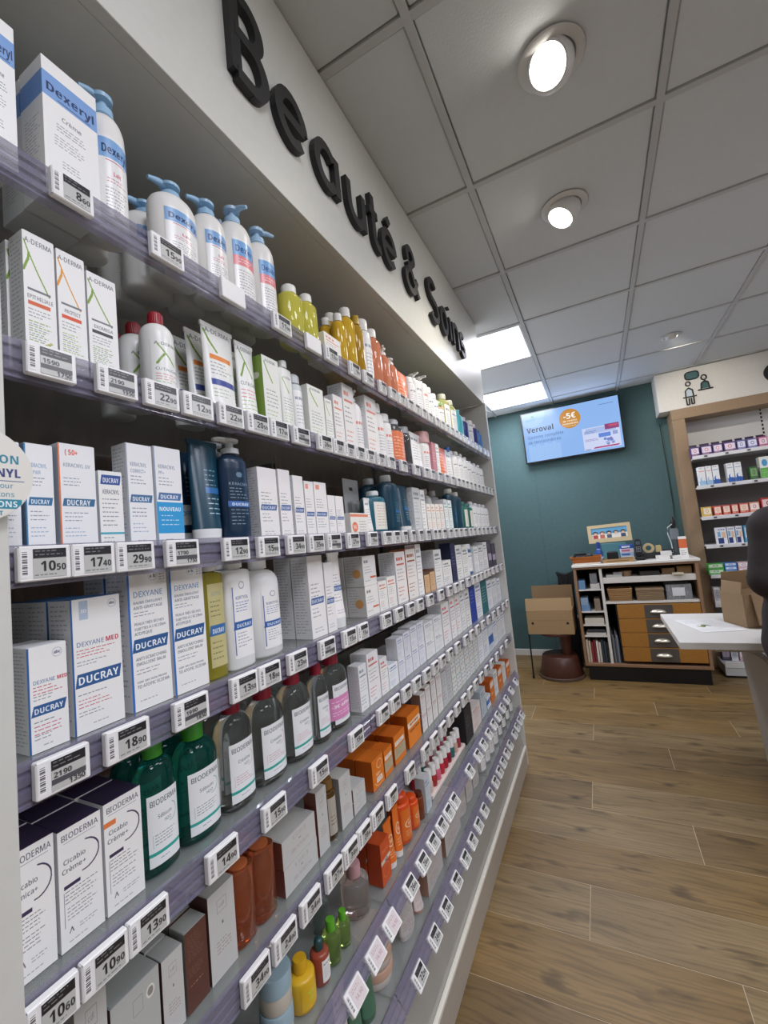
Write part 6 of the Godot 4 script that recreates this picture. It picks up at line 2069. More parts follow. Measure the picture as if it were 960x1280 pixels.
func cabinet() -> void:
	var F := -4.08
	var B := -4.60
	var o := thing("drawer_cabinet", "low wooden cabinet with white worktop, ochre drawers and open shelves", "cabinet", Vector3(0, 0, 0))
	var wood := grainy("9a7556", 0.10, 5.0, 0.5, 0.0, 0.05)
	var white := col("dddad3", 0.45)
	var ochre := grainy("a8732f", 0.05, 4.0, 0.45)
	part("plinth", blk(Vector3(-0.215, 0, B + 0.05), Vector3(0.640, 0.118, F - 0.012)), col("0c0c0d", 0.5), o)
	part("bottom_board", sft(Vector3(0.21, 0.130, (F + B) / 2), Vector3(0.90, 0.024, F - B), 0.002), wood, o)
	for x in [-0.229, 0.649]: part("side_panel", sft(Vector3(x, 0.540, (F + B) / 2), Vector3(0.022, 0.796, F - B), 0.002), wood, o)
	part("back_board", blk(Vector3(-0.218, 0.142, B), Vector3(0.638, 0.938, B + 0.012)), col("3a3430", 0.7), o)
	part("under_top_rail", sft(Vector3(0.21, 0.947, (F + B) / 2), Vector3(0.90, 0.018, F - B), 0.002), wood, o)
	part("worktop", sft(Vector3(0.214, 0.9665, (F + B) / 2 + 0.004), Vector3(0.925, 0.021, F - B + 0.02), 0.003), col("e9e6df", 0.35), o)
	part("divider", sft(Vector3(-0.030, 0.540, (F + B) / 2), Vector3(0.022, 0.796, F - B - 0.02), 0.001), white, o)
	for y in [0.758, 0.572, 0.458, 0.366]: part("column_shelf", sft(Vector3(-0.1295, y, (F + B) / 2), Vector3(0.177, 0.013, F - B - 0.03), 0.001), white, o)
	part("pull_out_tray", sft(Vector3(0.3095, 0.832, (F + B) / 2), Vector3(0.657, 0.048, F - B - 0.03), 0.002), white, o)
	part("wide_shelf", sft(Vector3(0.3095, 0.646, (F + B) / 2), Vector3(0.657, 0.020, F - B - 0.03), 0.001), white, o)
	part("drawer_housing", blk(Vector3(0.050, 0.142, B + 0.02), Vector3(0.058, 0.634, F - 0.03)), col("2e2a28", 0.6), o)
	for k in 4:
		var y := 0.573 - k * 0.1165
		var d := Node3D.new()
		d.name = "drawer"
		o.add_child(d, true)
		d.position = Vector3(0.347, y, F - 0.012)
		part("drawer_front", sft(Vector3.ZERO, Vector3(0.575, 0.113, 0.020), 0.002), ochre, d)
		part("metal_plate", sft(Vector3(0.005, -0.002, 0.0105), Vector3(0.196, 0.106, 0.003), 0.001), col("6a6763", 0.35, 0.5), d)
		# half-round cup pull
		var s := Shape.new()
		var n := 12
		for a in n:
			for b in 6:
				var p := []
				for e in [[a, b + 1], [a + 1, b + 1], [a + 1, b], [a, b]]:
					var u: float = PI * e[0] / n
					var w: float = PI * 0.5 * e[1] / 6.0
					p.append(Vector3(-cos(u) * 0.056, -0.010 + sin(u) * cos(w) * 0.026, 0.0125 + 0.024 * sin(w) * sin(u)))
				s.quad(p[0], p[1], p[2], p[3])
		part("cup_handle", s, col("e9e2d0", 0.32, 0.8), d)
	# what stands inside
	var base := func(y: float) -> float: return y
	for q in [["blue_white_box", -0.188, 0.7650, 0.055, 0.075, "6a90b8", "small blue box in the top compartment of the cabinet", "box"], ["grey_box", -0.085, 0.7650, 0.072, 0.045, "c9c6c0", "low light grey box in the top compartment of the cabinet", "box"], ["grey_box", -0.090, 0.8106, 0.055, 0.085, "77797c", "grey box standing on the low light grey box", "box"],
		["blue_white_box", -0.180, 0.5790, 0.070, 0.050, "7096c0", "wide blue box in the second compartment of the cabinet", "box"], ["blue_white_box", -0.184, 0.6296, 0.060, 0.060, "8fa8c0", "pale blue box on top of the wide blue box", "box"], ["brown_box", -0.085, 0.5790, 0.045, 0.100, "8a7c6c", "upright taupe box in the second compartment of the cabinet", "box"],
		["paper_ream", -0.125, 0.4650, 0.150, 0.050, "d2ccbe", "cream paper pack in the third compartment of the cabinet", "paper"], ["paper_ream", -0.122, 0.3730, 0.155, 0.022, "cfccc6", "white paper stack in the fourth compartment of the cabinet", "paper"], ["document_case", -0.120, 0.3956, 0.140, 0.024, "3a3a3c", "black case on the white paper stack", "case"]]:
		var t := part(q[0], sft(Vector3(0, q[4] / 2, 0), Vector3(q[3], q[4], 0.16), 0.002), col(q[5], 0.5))
		tag(t, q[6], q[7])
		t.position = Vector3(q[1], q[2], F - 0.10)
	var hues := ["d8cdbb", "c9b8a0", "8a2f34", "7a2a32", "e0dbd0", "cfc8bc", "2f3a44", "39434a", "2a2c30"]
	var names := ["cream", "tan", "brick-red", "wine-red", "ivory", "light beige", "slate", "steel-grey", "black"]
	for k in 9:
		var w := 0.016
		var t := part("binder", sft(Vector3(0, 0.095, 0), Vector3(w, 0.190 - (k % 3) * 0.012, 0.2), 0.001), col(hues[k], 0.55))
		tag(t, "%s spine in the bottom row of binders in the cabinet" % names[k], "binder", "binders in the cabinet column")
		t.position = Vector3(-0.207 + k * 0.0195, 0.1425 - (k % 3) * 0.006 + 0.0, F - 0.13)
		t.position.y = 0.1425 - 0.095 + (0.190 - (k % 3) * 0.012) / 2
	for k in 6:
		var t := part("magazine", blk(Vector3(-0.004, 0, -0.1), Vector3(0.004, 0.26 - k % 3 * 0.03, 0.1)), col(["5a5f66", "8a8d90", "3a4a5c", "6a6a70", "9aa0a6", "2c3e58"][k], 0.4))
		tag(t, "%s magazine standing between the divider and the drawers" % ["dark grey", "light grey", "navy", "mid grey", "silver", "blue"][k], "magazine", "magazines beside the drawers")
		t.position = Vector3(-0.010 + k * 0.0095, 0.1425, F - 0.14)
	# top compartment
	for q in [["leaflet_stack", 0.070, 0.12, 0.020, "b9b9b6", "flat stack of pale leaflets in the pull-out compartment"], ["grey_box", 0.100, 0.07, 0.018, "8f9092", "small grey box lying on the leaflet stack"], ["paper_cup", 0.165, 0.0, 0.0, "8a6f52", ""], ["dark_tray", 0.330, 0.14, 0.035, "2a2624", "dark tray in the pull-out compartment"], ["brown_box", 0.465, 0.09, 0.048, "7a5c3c", "small brown box in the pull-out compartment"], ["brown_box", 0.575, 0.10, 0.060, "8a6a3f", "larger tan box in the pull-out compartment"], ["card_box", 0.520, 0.075, 0.014, "d8cfb8", "thin cream card box in the pull-out compartment"]]:
		if q[0] == "paper_cup":
			var c := part("paper_bowl", lat([Vector2(0.0005, 0), Vector2(0.032, 0), Vector2(0.042, 0.045), Vector2(0.039, 0.045), Vector2(0.030, 0.004), Vector2(0.0005, 0.004)], 24), col(q[4], 0.6))
			tag(c, "small brown bowl in the pull-out compartment of the cabinet", "bowl")
			c.position = Vector3(q[1], 0.8565, F - 0.08)
			continue
		var t := part(q[0], sft(Vector3(0, q[3] / 2, 0), Vector3(q[2], q[3], 0.11), 0.002), col(q[4], 0.55))
		tag(t, q[5], "box")
		t.position = Vector3(q[1], 0.8565 + (0.0205 if q[5].begins_with("small grey") else 0.0), F - (0.09 if q[0] != "card_box" else 0.045))
		if q[0] == "brown_box": t.position.z = F - 0.13
	# wicker baskets and the clear bin on the wide shelf
	basket(Vector3(0.096, 0.6565, F - 0.088), 0.190, 0.105, "b58750", "shallow woven wicker basket, lighter brown, without a lid", false)
	basket(Vector3(0.312, 0.6565, F - 0.088), 0.200, 0.100, "a08460", "woven wicker basket with a flat lid beside the clear bin", true)
	var bin := thing("clear_bin", "clear plastic bin with a white label on the cabinet shelf", "bin", Vector3(0.512, 0.6565, F - 0.11))
	var bs := Shape.new()
	bs.block(Vector3(-0.085, 0, -0.08), Vector3(0.085, 0.003, 0.08))
	for k in [-1.0, 1.0]:
		bs.block(Vector3(k * 0.085 - 0.0015, 0.003, -0.08), Vector3(k * 0.085 + 0.0015, 0.12, 0.08))
		bs.block(Vector3(-0.0835, 0.003, k * 0.08 - 0.0015), Vector3(0.0835, 0.12, k * 0.08 + 0.0015))
	part("bin_body", bs, clear("b8bcc0", 0.35), bin)
	part("label_card", blk(Vector3(-0.045, 0.030, 0.0815), Vector3(0.040, 0.095, 0.083)), col("e2e4e6", 0.4), bin)
	for k in 6:
		var c := part("cable_coil", cable(k), col(["d8d8d6", "c9c9c6", "8a8a8a", "e0e0dd", "55575a", "cfcfcc"][k], 0.5))
		tag(c, "looped %s cable standing inside the clear bin" % ["white", "off-white", "grey", "pale", "dark grey", "light grey"][k], "cable", "cables in the clear bin")
		c.position = Vector3(0.455 + k * 0.022, 0.6605, F - 0.11)

func cable(k: int) -> Shape:
	var s := Shape.new()
	var p := []
	var rad := []
	for j in 25:
		var a := TAU * j / 24.0
		p.append(Vector3(0.004 * sin(a * 2 + k), 0.048 - 0.045 * cos(a), 0.05 * sin(a)))
		rad.append(0.003)
	s.bar(p, rad, 6)
	return s

func basket(at: Vector3, w: float, h: float, c: String, label: String, lid: bool) -> void:
	var o := thing("wicker_basket", label + " in the cabinet", "basket", at, 0, "wicker baskets on the cabinet shelf")
	var m := grainy(c, 0.25, 30.0, 0.8)
	var rows := 7
	var hh := h * (0.78 if lid else 1.0)
	for k in rows:
		var y := hh * (k + 0.5) / rows
		var taper := lerpf(0.86, 1.0, float(k) / rows) if not lid else 0.97  # the open basket flares out towards its rim
		var s := Shape.new()
		var rr := hh / rows * 0.52
		var hx := w * 0.5 * taper - rr
		var hz := 0.07 * taper
		var n := 18
		# a woven strand that weaves in and out
		var pts := []
		var rad := []
		for j in 57:
			var t := j / 56.0 * 4.0
			var side := int(t) % 4
			var f := t - int(t)
			var p := Vector3.ZERO
			match side:
				0: p = Vector3(lerpf(-hx, hx, f), y, hz)
				1: p = Vector3(hx, y, lerpf(hz, -hz, f))
				2: p = Vector3(lerpf(hx, -hx, f), y, -hz)
				3: p = Vector3(-hx, y, lerpf(-hz, hz, f))
			var out := Vector3(signf(p.x) if side % 2 else 0.0, 0, signf(p.z) if side % 2 == 0 else 0.0)
			pts.append(p + out * 0.002 * (1 if (j + k) % 2 else -1))
			rad.append(rr)
		s.bar(pts, rad, 6)
		part("woven_strand", s, m, o)
	part("inner_lining", blk(Vector3(-w * 0.40, 0.001, -0.058), Vector3(w * 0.40, hh * 0.9, 0.058)), m, o)
	if lid:
		part("basket_lid", sft(Vector3(0, hh + h * 0.11, 0), Vector3(w, h * 0.2, 0.15), 0.004), m, o)
		for k in 9: part("lid_strand", sft(Vector3(-w * 0.44 + k * w * 0.11, hh + h * 0.11, 0.0755), Vector3(w * 0.085, h * 0.17, 0.004), 0.0015), m, o)
	else:
		for k in 11: part("stake", sft(Vector3(-w * 0.42 + k * w * 0.084, h * 0.5, 0.066), Vector3(0.004, h * 0.98, 0.005), 0.001), m, o)

func on_the_worktop() -> void:
	var Y := 0.9775
	var t: Node3D
	# shallow orange tray with a black device, on white papers
	t = part("paper_stack", sft(Vector3(0, 0.006, 0), Vector3(0.21, 0.012, 0.16), 0.002), col("dcd6ca", 0.5))
	tag(t, "small stack of papers under the orange tray", "paper")
	t.position = Vector3(-0.120, Y + 0.0005, -4.175)
	t = thing("orange_tray", "shallow orange-brown tray holding a black device", "tray", Vector3(-0.128, Y + 0.013, -4.19))
	var s := Shape.new()
	s.block(Vector3(-0.105, 0, -0.07), Vector3(0.105, 0.005, 0.07))
	for e in [-1.0, 1.0]:
		for k in 1:
			s.quad(Vector3(-0.122, 0.050, e * 0.085), Vector3(0.122, 0.050, e * 0.085), Vector3(0.105, 0, e * 0.07), Vector3(-0.105, 0, e * 0.07))
			s.quad(Vector3(e * 0.122, 0.050, -0.085), Vector3(e * 0.122, 0.050, 0.085), Vector3(e * 0.105, 0, 0.07), Vector3(e * 0.105, 0, -0.07))
	part("tray_body", s, col("a85f22", 0.5), t)
	part("rim", rim(0.122, 0.085, 0.050, 0.004), col("b56a2a", 0.5), t)
	t = thing("label_printer", "black hand-held device with keys lying in the orange tray", "device", Vector3(-0.15, Y + 0.0185, -4.19), 0.2)
	part("device_body", sft(Vector3(0, 0.030, 0), Vector3(0.16, 0.060, 0.09), 0.012), col("1a1b1d", 0.35), t)
	part("device_head", sft(Vector3(-0.02, 0.070, -0.005), Vector3(0.10, 0.022, 0.07), 0.008), col("26282b", 0.3), t)
	for k in 6: part("key", sft(Vector3(0.012 + (k % 3) * 0.020, 0.061, -0.02 + (k / 3) * 0.024), Vector3(0.014, 0.004, 0.014), 0.001), col("8f9296", 0.4), t)
	t = thing("spray_bottle", "small blue bottle with white base beside the tray", "bottle", Vector3(-0.020, Y + 0.0005, -4.32))
	part("bottle_body", lat([Vector2(0.0005, 0), Vector2(0.030, 0), Vector2(0.031, 0.08), Vector2(0.016, 0.115), Vector2(0.0005, 0.115)], 24), col("e6ebf0", 0.3), t)
	part("blue_sleeve", lat([Vector2(0.0315, 0.045), Vector2(0.0318, 0.082), Vector2(0.020, 0.112), Vector2(0.0198, 0.112)], 24), col("1f4f9a", 0.35), t)
	part("cap", lat([Vector2(0.0005, 0.115), Vector2(0.017, 0.115), Vector2(0.015, 0.175), Vector2(0.0005, 0.178)], 20), col("23489a", 0.35), t)
	# framed picture leaning against the wall of packs
	t = thing("framed_picture", "beige framed picture of five busts against blue, leaning on the worktop", "picture", Vector3(0.086, 1.137, -4.52))
	t.rotation = Vector3(deg_to_rad(-6), 0, deg_to_rad(0.8))
	s = Shape.new()
	for q in [[-0.180, 0.180, 0.138, 0.168], [-0.180, 0.180, 0.0, 0.040], [-0.180, -0.150, 0.040, 0.138], [0.150, 0.180, 0.040, 0.138]]: s.block(Vector3(q[0], q[2], -0.009), Vector3(q[1], q[3], 0.009))
	part("frame", s, col("cdb990", 0.5), t)
	s = Shape.new()
	s.box(Vector3(0, 0.089, -0.003), Vector3(0.302, 0.100, 0.006), prints["picture"], plain("c9c4b8"), plain("c9c4b8"))
	part("picture_sheet", s, paper, t)
	t = part("carton_row", sft(Vector3(0, 0.055, 0), Vector3(0.20, 0.150, 0.06), 0.002), col("4c7f86", 0.5))
	tag(t, "teal-green carton behind the black box, propping the picture", "box")
	t.position = Vector3(0.105, Y + 0.0205, -4.46)
	# cardboard tray with a black box, blue-white packs
	t = thing("cardboard_tray", "flat cardboard tray with printing under the black box", "tray", Vector3(0.118, Y + 0.0005, -4.17))
	s = Shape.new()
	s.block(Vector3(-0.118, 0, -0.075), Vector3(0.118, 0.004, 0.075))
	for e in [-1.0, 1.0]:
		s.block(Vector3(-0.118, 0.004, e * 0.073 - 0.002), Vector3(0.118, 0.032, e * 0.073 + 0.002))
		s.block(Vector3(e * 0.116 - 0.002, 0.004, -0.071), Vector3(e * 0.116 + 0.002, 0.032, 0.071))
	part("tray_body", s, col("b08f62", 0.7), t)
	part("printed_line", blk(Vector3(-0.09, 0.012, 0.0751), Vector3(0.08, 0.018, 0.0756)), col("6a5334", 0.7), t)
	t = part("black_case", sft(Vector3(0, 0.045, 0), Vector3(0.085, 0.085, 0.07), 0.010), col("121315", 0.45))
	tag(t, "small black cube-shaped case in the cardboard tray", "case")
	t.position = Vector3(0.082, Y + 0.0055, -4.19)
	t = part("black_remote", sft(Vector3(0, 0.012, 0), Vector3(0.085, 0.022, 0.05), 0.004), col("1c1d20", 0.4))
	tag(t, "flat black gadget lying in the cardboard tray", "device")
	t.position = Vector3(0.180, Y + 0.0055, -4.17)
	for k in 4:
		t = thing("medicine_pack", ["white medicine pack with blue lid, lowest of the pile", "blue-topped medicine pack in the pile", "white medicine pack with pink mark in the pile", "deep blue medicine pack on top of the pile"][k] + " beside the picture", "box", Vector3(0.200, Y + 0.0005 + k * 0.0335, -4.33), 0.1 * k - 0.1, "medicine packs beside the picture")
		part("pack_body", sft(Vector3(0, 0.0165, 0), Vector3(0.10, 0.033, 0.06), 0.001), col(["dfe6ee", "b8c8e0", "e6dfe6", "2f58b0"][k], 0.45), t)
		part("print_band", blk(Vector3(-0.045, 0.008, 0.0301), Vector3(0.02, 0.024, 0.0308)), col(["2f6fc0", "3f6fb8", "c86a90", "e6ecf6"][k], 0.45), t)
	# desk phone
	t = thing("desk_phone", "black cordless phone standing in its charging cradle", "phone", Vector3(0.287, Y + 0.0005, -4.22))
	part("cradle", sft(Vector3(0, 0.015, 0.0), Vector3(0.075, 0.030, 0.085), 0.008), col("151618", 0.4), t)
	part("handset", sft(Vector3(-0.004, 0.100, -0.010), Vector3(0.050, 0.150, 0.028), 0.009), col("1b1c1f", 0.35), t)
	part("handset_display", sft(Vector3(-0.004, 0.145, 0.0045), Vector3(0.034, 0.030, 0.002), 0.0005), col("55606a", 0.2), t)
	for k in 12: part("key", sft(Vector3(-0.018 + (k % 3) * 0.014, 0.112 - (k / 3) * 0.013, 0.0045), Vector3(0.010, 0.008, 0.002), 0.0005), col("7f8388", 0.4), t)
	# tape dispenser
	t = thing("tape_dispenser", "beige tape dispenser on a dark base", "dispenser", Vector3(0.385, Y + 0.0005, -4.32))
	part("dispenser_base", sft(Vector3(0, 0.025, 0), Vector3(0.150, 0.048, 0.06), 0.008), col("1d1c1b", 0.45), t)
	s = Shape.new()
	s.lathe([Vector2(0.022, -0.014), Vector2(0.042, -0.014), Vector2(0.042, 0.014), Vector2(0.022, 0.014), Vector2(0.022, -0.014)], 28)
	var w := part("tape_roll", s, col("c4b287", 0.4), t)
	w.position = Vector3(-0.020, 0.090, 0)
	w.rotation.x = PI / 2
	part("cutter_arm", sft(Vector3(0.052, 0.078, 0), Vector3(0.045, 0.060, 0.03), 0.006), col("bda878", 0.4), t)
	# white cartons
	for q in [[0.452, 0.0, 0.085, 0.030, 0.0], [0.535, 0.0, 0.070, 0.024, 0.15], [0.470, 0.0305, 0.080, 0.034, -0.1], [0.425, 0.0, 0.05, 0.028, 0.3]]:
		t = part("white_box", sft(Vector3(0, q[3] / 2, 0), Vector3(q[2] * 0.9, q[3], 0.06), 0.001), col("e6e4e0", 0.45))
		tag(t, {0.452: "flat white box under another on the worktop", 0.535: "flat white box beside the orange-white packet", 0.470: "white box lying on top of a flat white box", 0.425: "short white box beside the tape dispenser"}[q[0]], "box", "white boxes on the worktop")
		t.position = Vector3(q[0], Y + 0.0005 + q[1], -4.17 if q[0] != 0.425 else -4.235)
		t.rotation.y = q[4] if q[0] in [0.535] else 0.0
	t = thing("loose_paper", "loose white paper sheet on the worktop", "paper", Vector3(0.32, Y + 0.0003, -4.125))
	part("sheet", blk(Vector3(-0.07, 0, -0.035), Vector3(0.07, 0.0008, 0.035)), col("e6dcd2", 0.6), t)
	t = thing("packet", "upright white packet with an orange block at the worktop end", "box", Vector3(0.600, Y + 0.0005, -4.225), -0.15)
	s = Shape.new()
	s.box(Vector3(0, 0.085, 0), Vector3(0.055, 0.170, 0.035), prints["orangebox"], plain("dedad4"), plain("e4e0da"))
	part("packet_body", s, paper, t)
	# desk microphone lamp with a black head
	t = thing("desk_gadget", "black camera on a small stand with a white cable", "camera", Vector3(0.575, Y + 0.0005, -4.40))
	part("stand_base", lat([Vector2(0.0005, 0), Vector2(0.045, 0), Vector2(0.043, 0.012), Vector2(0.012, 0.018), Vector2(0.0005, 0.018)], 24), col("2b2c2f", 0.4), t)
	s = Shape.new()
	s.bar([Vector3(0, 0.016, 0), Vector3(0, 0.150, 0)], [0.010, 0.009], 12)
	part("stem", s, col("55585c", 0.4), t)
	part("holder", sft(Vector3(0, 0.190, 0), Vector3(0.062, 0.100, 0.035), 0.008), clear("9aa0a6", 0.55), t)
	part("camera_head", lat([Vector2(0.0005, 0.24), Vector2(0.018, 0.24), Vector2(0.022, 0.27), Vector2(0.016, 0.30), Vector2(0.008, 0.335), Vector2(0.0005, 0.34)], 20), col("111214", 0.4), t)
	s = Shape.new()
	s.bar([Vector3(-0.01, 0.275, 0.02), Vector3(-0.045, 0.25, 0.03), Vector3(-0.05, 0.20, 0.03), Vector3(-0.035, 0.12, 0.03), Vector3(-0.03, 0.03, 0.03)], [0.004, 0.004, 0.004, 0.004, 0.004], 8)
	part("white_cable", s, col("dcdcda", 0.4), t)
	t = thing("cable_tangle", "black cables heaped behind the white boxes", "cable", Vector3(0.50, Y + 0.0005, -4.33))
	s = Shape.new()
	var pts := []
	var rad := []
	for k in 60:
		var a := k * 0.55
		pts.append(Vector3(0.045 * sin(a) * (0.6 + 0.4 * sin(k * 0.37)), 0.012 + 0.055 * (0.5 + 0.5 * sin(a * 0.61)), 0.03 * cos(a * 0.9)))
		rad.append(0.0045)
	s.bar(pts, rad, 6)
	part("cable", s, col("161719", 0.5), t)
	# the cable that comes down the wall
	t = part("wall_cable", Shape.new() if false else wall_cable(), col("1f2426", 0.6))
	tag(t, "thin dark cable running down the teal wall", "cable")
	# cardboard box on its stool, bag behind
	stool_and_box()

func rim(hx: float, hz: float, y: float, e: float) -> Shape:
	var s := Shape.new()
	for k in [-1.0, 1.0]:
		s.block(Vector3(-hx - e, y - e, k * hz - e), Vector3(hx + e, y + e, k * hz + e))
		s.block(Vector3(k * hx - e, y - e, -hz), Vector3(k * hx + e, y + e, hz))
	return s

func wall_cable() -> Shape:
	var s := Shape.new()
	s.bar([Vector3(0.640, 2.20, BACK + 0.004), Vector3(0.648, 1.8, BACK + 0.004), Vector3(0.652, 1.45, BACK + 0.004), Vector3(0.645, 1.25, BACK + 0.02), Vector3(0.630, 1.05, -4.70), Vector3(0.625, 0.985, -4.58)], [0.003, 0.003, 0.003, 0.003, 0.003, 0.003], 6)
	return s

func stool_and_box() -> void:
	var c := Vector3(-0.445, 0, -4.17)
	var o := thing("pedestal_stool", "dark red-brown pedestal stool carrying an open cardboard box", "stool", c)
	var m := grainy("4a2418", 0.12, 6.0, 0.35)
	part("base_drum", lat([Vector2(0.0005, 0), Vector2(0.182, 0), Vector2(0.185, 0.012), Vector2(0.150, 0.185), Vector2(0.140, 0.195), Vector2(0.0005, 0.195)], 40), m, o)
	part("base_ring", lat([Vector2(0.180, 0.0), Vector2(0.192, 0.002), Vector2(0.192, 0.022), Vector2(0.183, 0.026)], 40), col("5a4a40", 0.4), o)
	part("column", lat([Vector2(0.0005, 0.195), Vector2(0.040, 0.195), Vector2(0.052, 0.375), Vector2(0.0005, 0.375)], 24), m, o).position.x = 0.06
	part("seat", lat([Vector2(0.0005, 0.372), Vector2(0.15, 0.372), Vector2(0.155, 0.385), Vector2(0.15, 0.396), Vector2(0.0005, 0.396)], 36), m, o)
	o = thing("walking_stick", "thin black rod standing beside the pedestal stool", "stick", Vector3(-0.676, 0, -4.06))
	var s := Shape.new()
	s.bar([Vector3(0, 0.0, 0), Vector3(0.004, 0.392, 0)], [0.007, 0.007], 10)
	part("shaft", s, col("17181a", 0.4), o)
	part("ferrule", lat([Vector2(0.0005, 0), Vector2(0.011, 0), Vector2(0.010, 0.02), Vector2(0.0005, 0.02)], 12), col("0c0c0d", 0.6), o)
	# open carton
	o = thing("cardboard_box", "open brown cardboard box resting on the pedestal stool", "box", Vector3(-0.478, 0.397, -4.165), 0.0)
	var k := grainy("a68a62", 0.05, 6.0, 0.75)
	var hx := 0.190
	var hz := 0.14
	var h := 0.20
	s = Shape.new()
	s.block(Vector3(-hx, 0, -hz), Vector3(hx, 0.004, hz))
	for e in [-1.0, 1.0]:
		s.block(Vector3(-hx, 0.004, e * (hz - 0.002) - 0.002), Vector3(hx, h, e * (hz - 0.002) + 0.002))
		s.block(Vector3(e * (hx - 0.002) - 0.002, 0.004, -hz + 0.004), Vector3(e * (hx - 0.002) + 0.002, h, hz - 0.004))
	part("box_body", s, k, o)
	var f := part("front_flap", sft(Vector3(0, 0.055, 0), Vector3(0.384, 0.110, 0.004), 0.001), k, o)
	f.position = Vector3(0, h + 0.002, hz - 0.004)
	f.rotation.x = deg_to_rad(-14)
	f = part("back_flap", sft(Vector3(0, 0.095, 0), Vector3(0.36, 0.19, 0.004), 0.001), col("7f6748", 0.8), o)
	f.position = Vector3(0.015, h, -hz + 0.006)
	f.rotation.x = deg_to_rad(-8)
	for e in [-1.0, 1.0]: part("slot_mark", blk(Vector3(e * 0.145 - 0.010, 0.085, hz), Vector3(e * 0.145 + 0.010, 0.105, hz + 0.0008)), col("2c241b", 0.8), o)
	part("fold_line", blk(Vector3(-hx, 0.118, hz), Vector3(hx, 0.1205, hz + 0.0006)), col("8a7250", 0.8), o)
	# black bag and folded cartons between the cabinet and the wall
	o = thing("black_bag", "black bag with pointed ears standing behind the cardboard box", "bag", Vector3(-0.355, 0, -4.47))
	s = Shape.new()
	s.slab(PackedVector2Array([Vector2(-0.065, 0.0), Vector2(0.070, 0.0), Vector2(0.078, 0.70), Vector2(0.088, 0.895), Vector2(0.020, 0.865), Vector2(-0.062, 0.892), Vector2(-0.048, 0.845), Vector2(-0.056, 0.70)]), -0.05, 0.05)
	part("bag_body", s, col("0d0e10", 0.7), o)
	s = Shape.new()
	s.bar([Vector3(-0.03, 0.85, 0.052), Vector3(-0.02, 0.78, 0.062), Vector3(0.02, 0.78, 0.062), Vector3(0.03, 0.85, 0.052)], [0.006, 0.006, 0.006, 0.006], 8)
	part("handle", s, col("17181a", 0.7), o)
	for q in [[-0.2545, 0.83, "8a7458", "flattened brown carton leaning beside the cabinet"]]:
		var t := part("flattened_carton", sft(Vector3(0, q[1] / 2, 0), Vector3(0.010, q[1], 0.20), 0.001), col(q[2], 0.8))
		tag(t, q[3], "cardboard")
		t.position = Vector3(q[0], 0.0005, -4.48)
	for q in [[0.0005, 0.10], [0.101, 0.13], [0.2315, 0.09], [0.322, 0.10]]:
		var t := part("grey_crate", sft(Vector3(0, q[1] / 2, 0), Vector3(0.20, q[1] - 0.0006, 0.18), 0.003), col("77746e", 0.6))
		tag(t, {0.0005: "lowest grey storage box in the stack behind the stool", 0.101: "second grey storage box up in the stack behind the stool", 0.2315: "third grey storage box up in the stack behind the stool", 0.322: "topmost grey storage box in the stack behind the stool"}[q[0]], "box", "grey boxes behind the stool")
		t.position = Vector3(-0.375, q[0], -4.68)

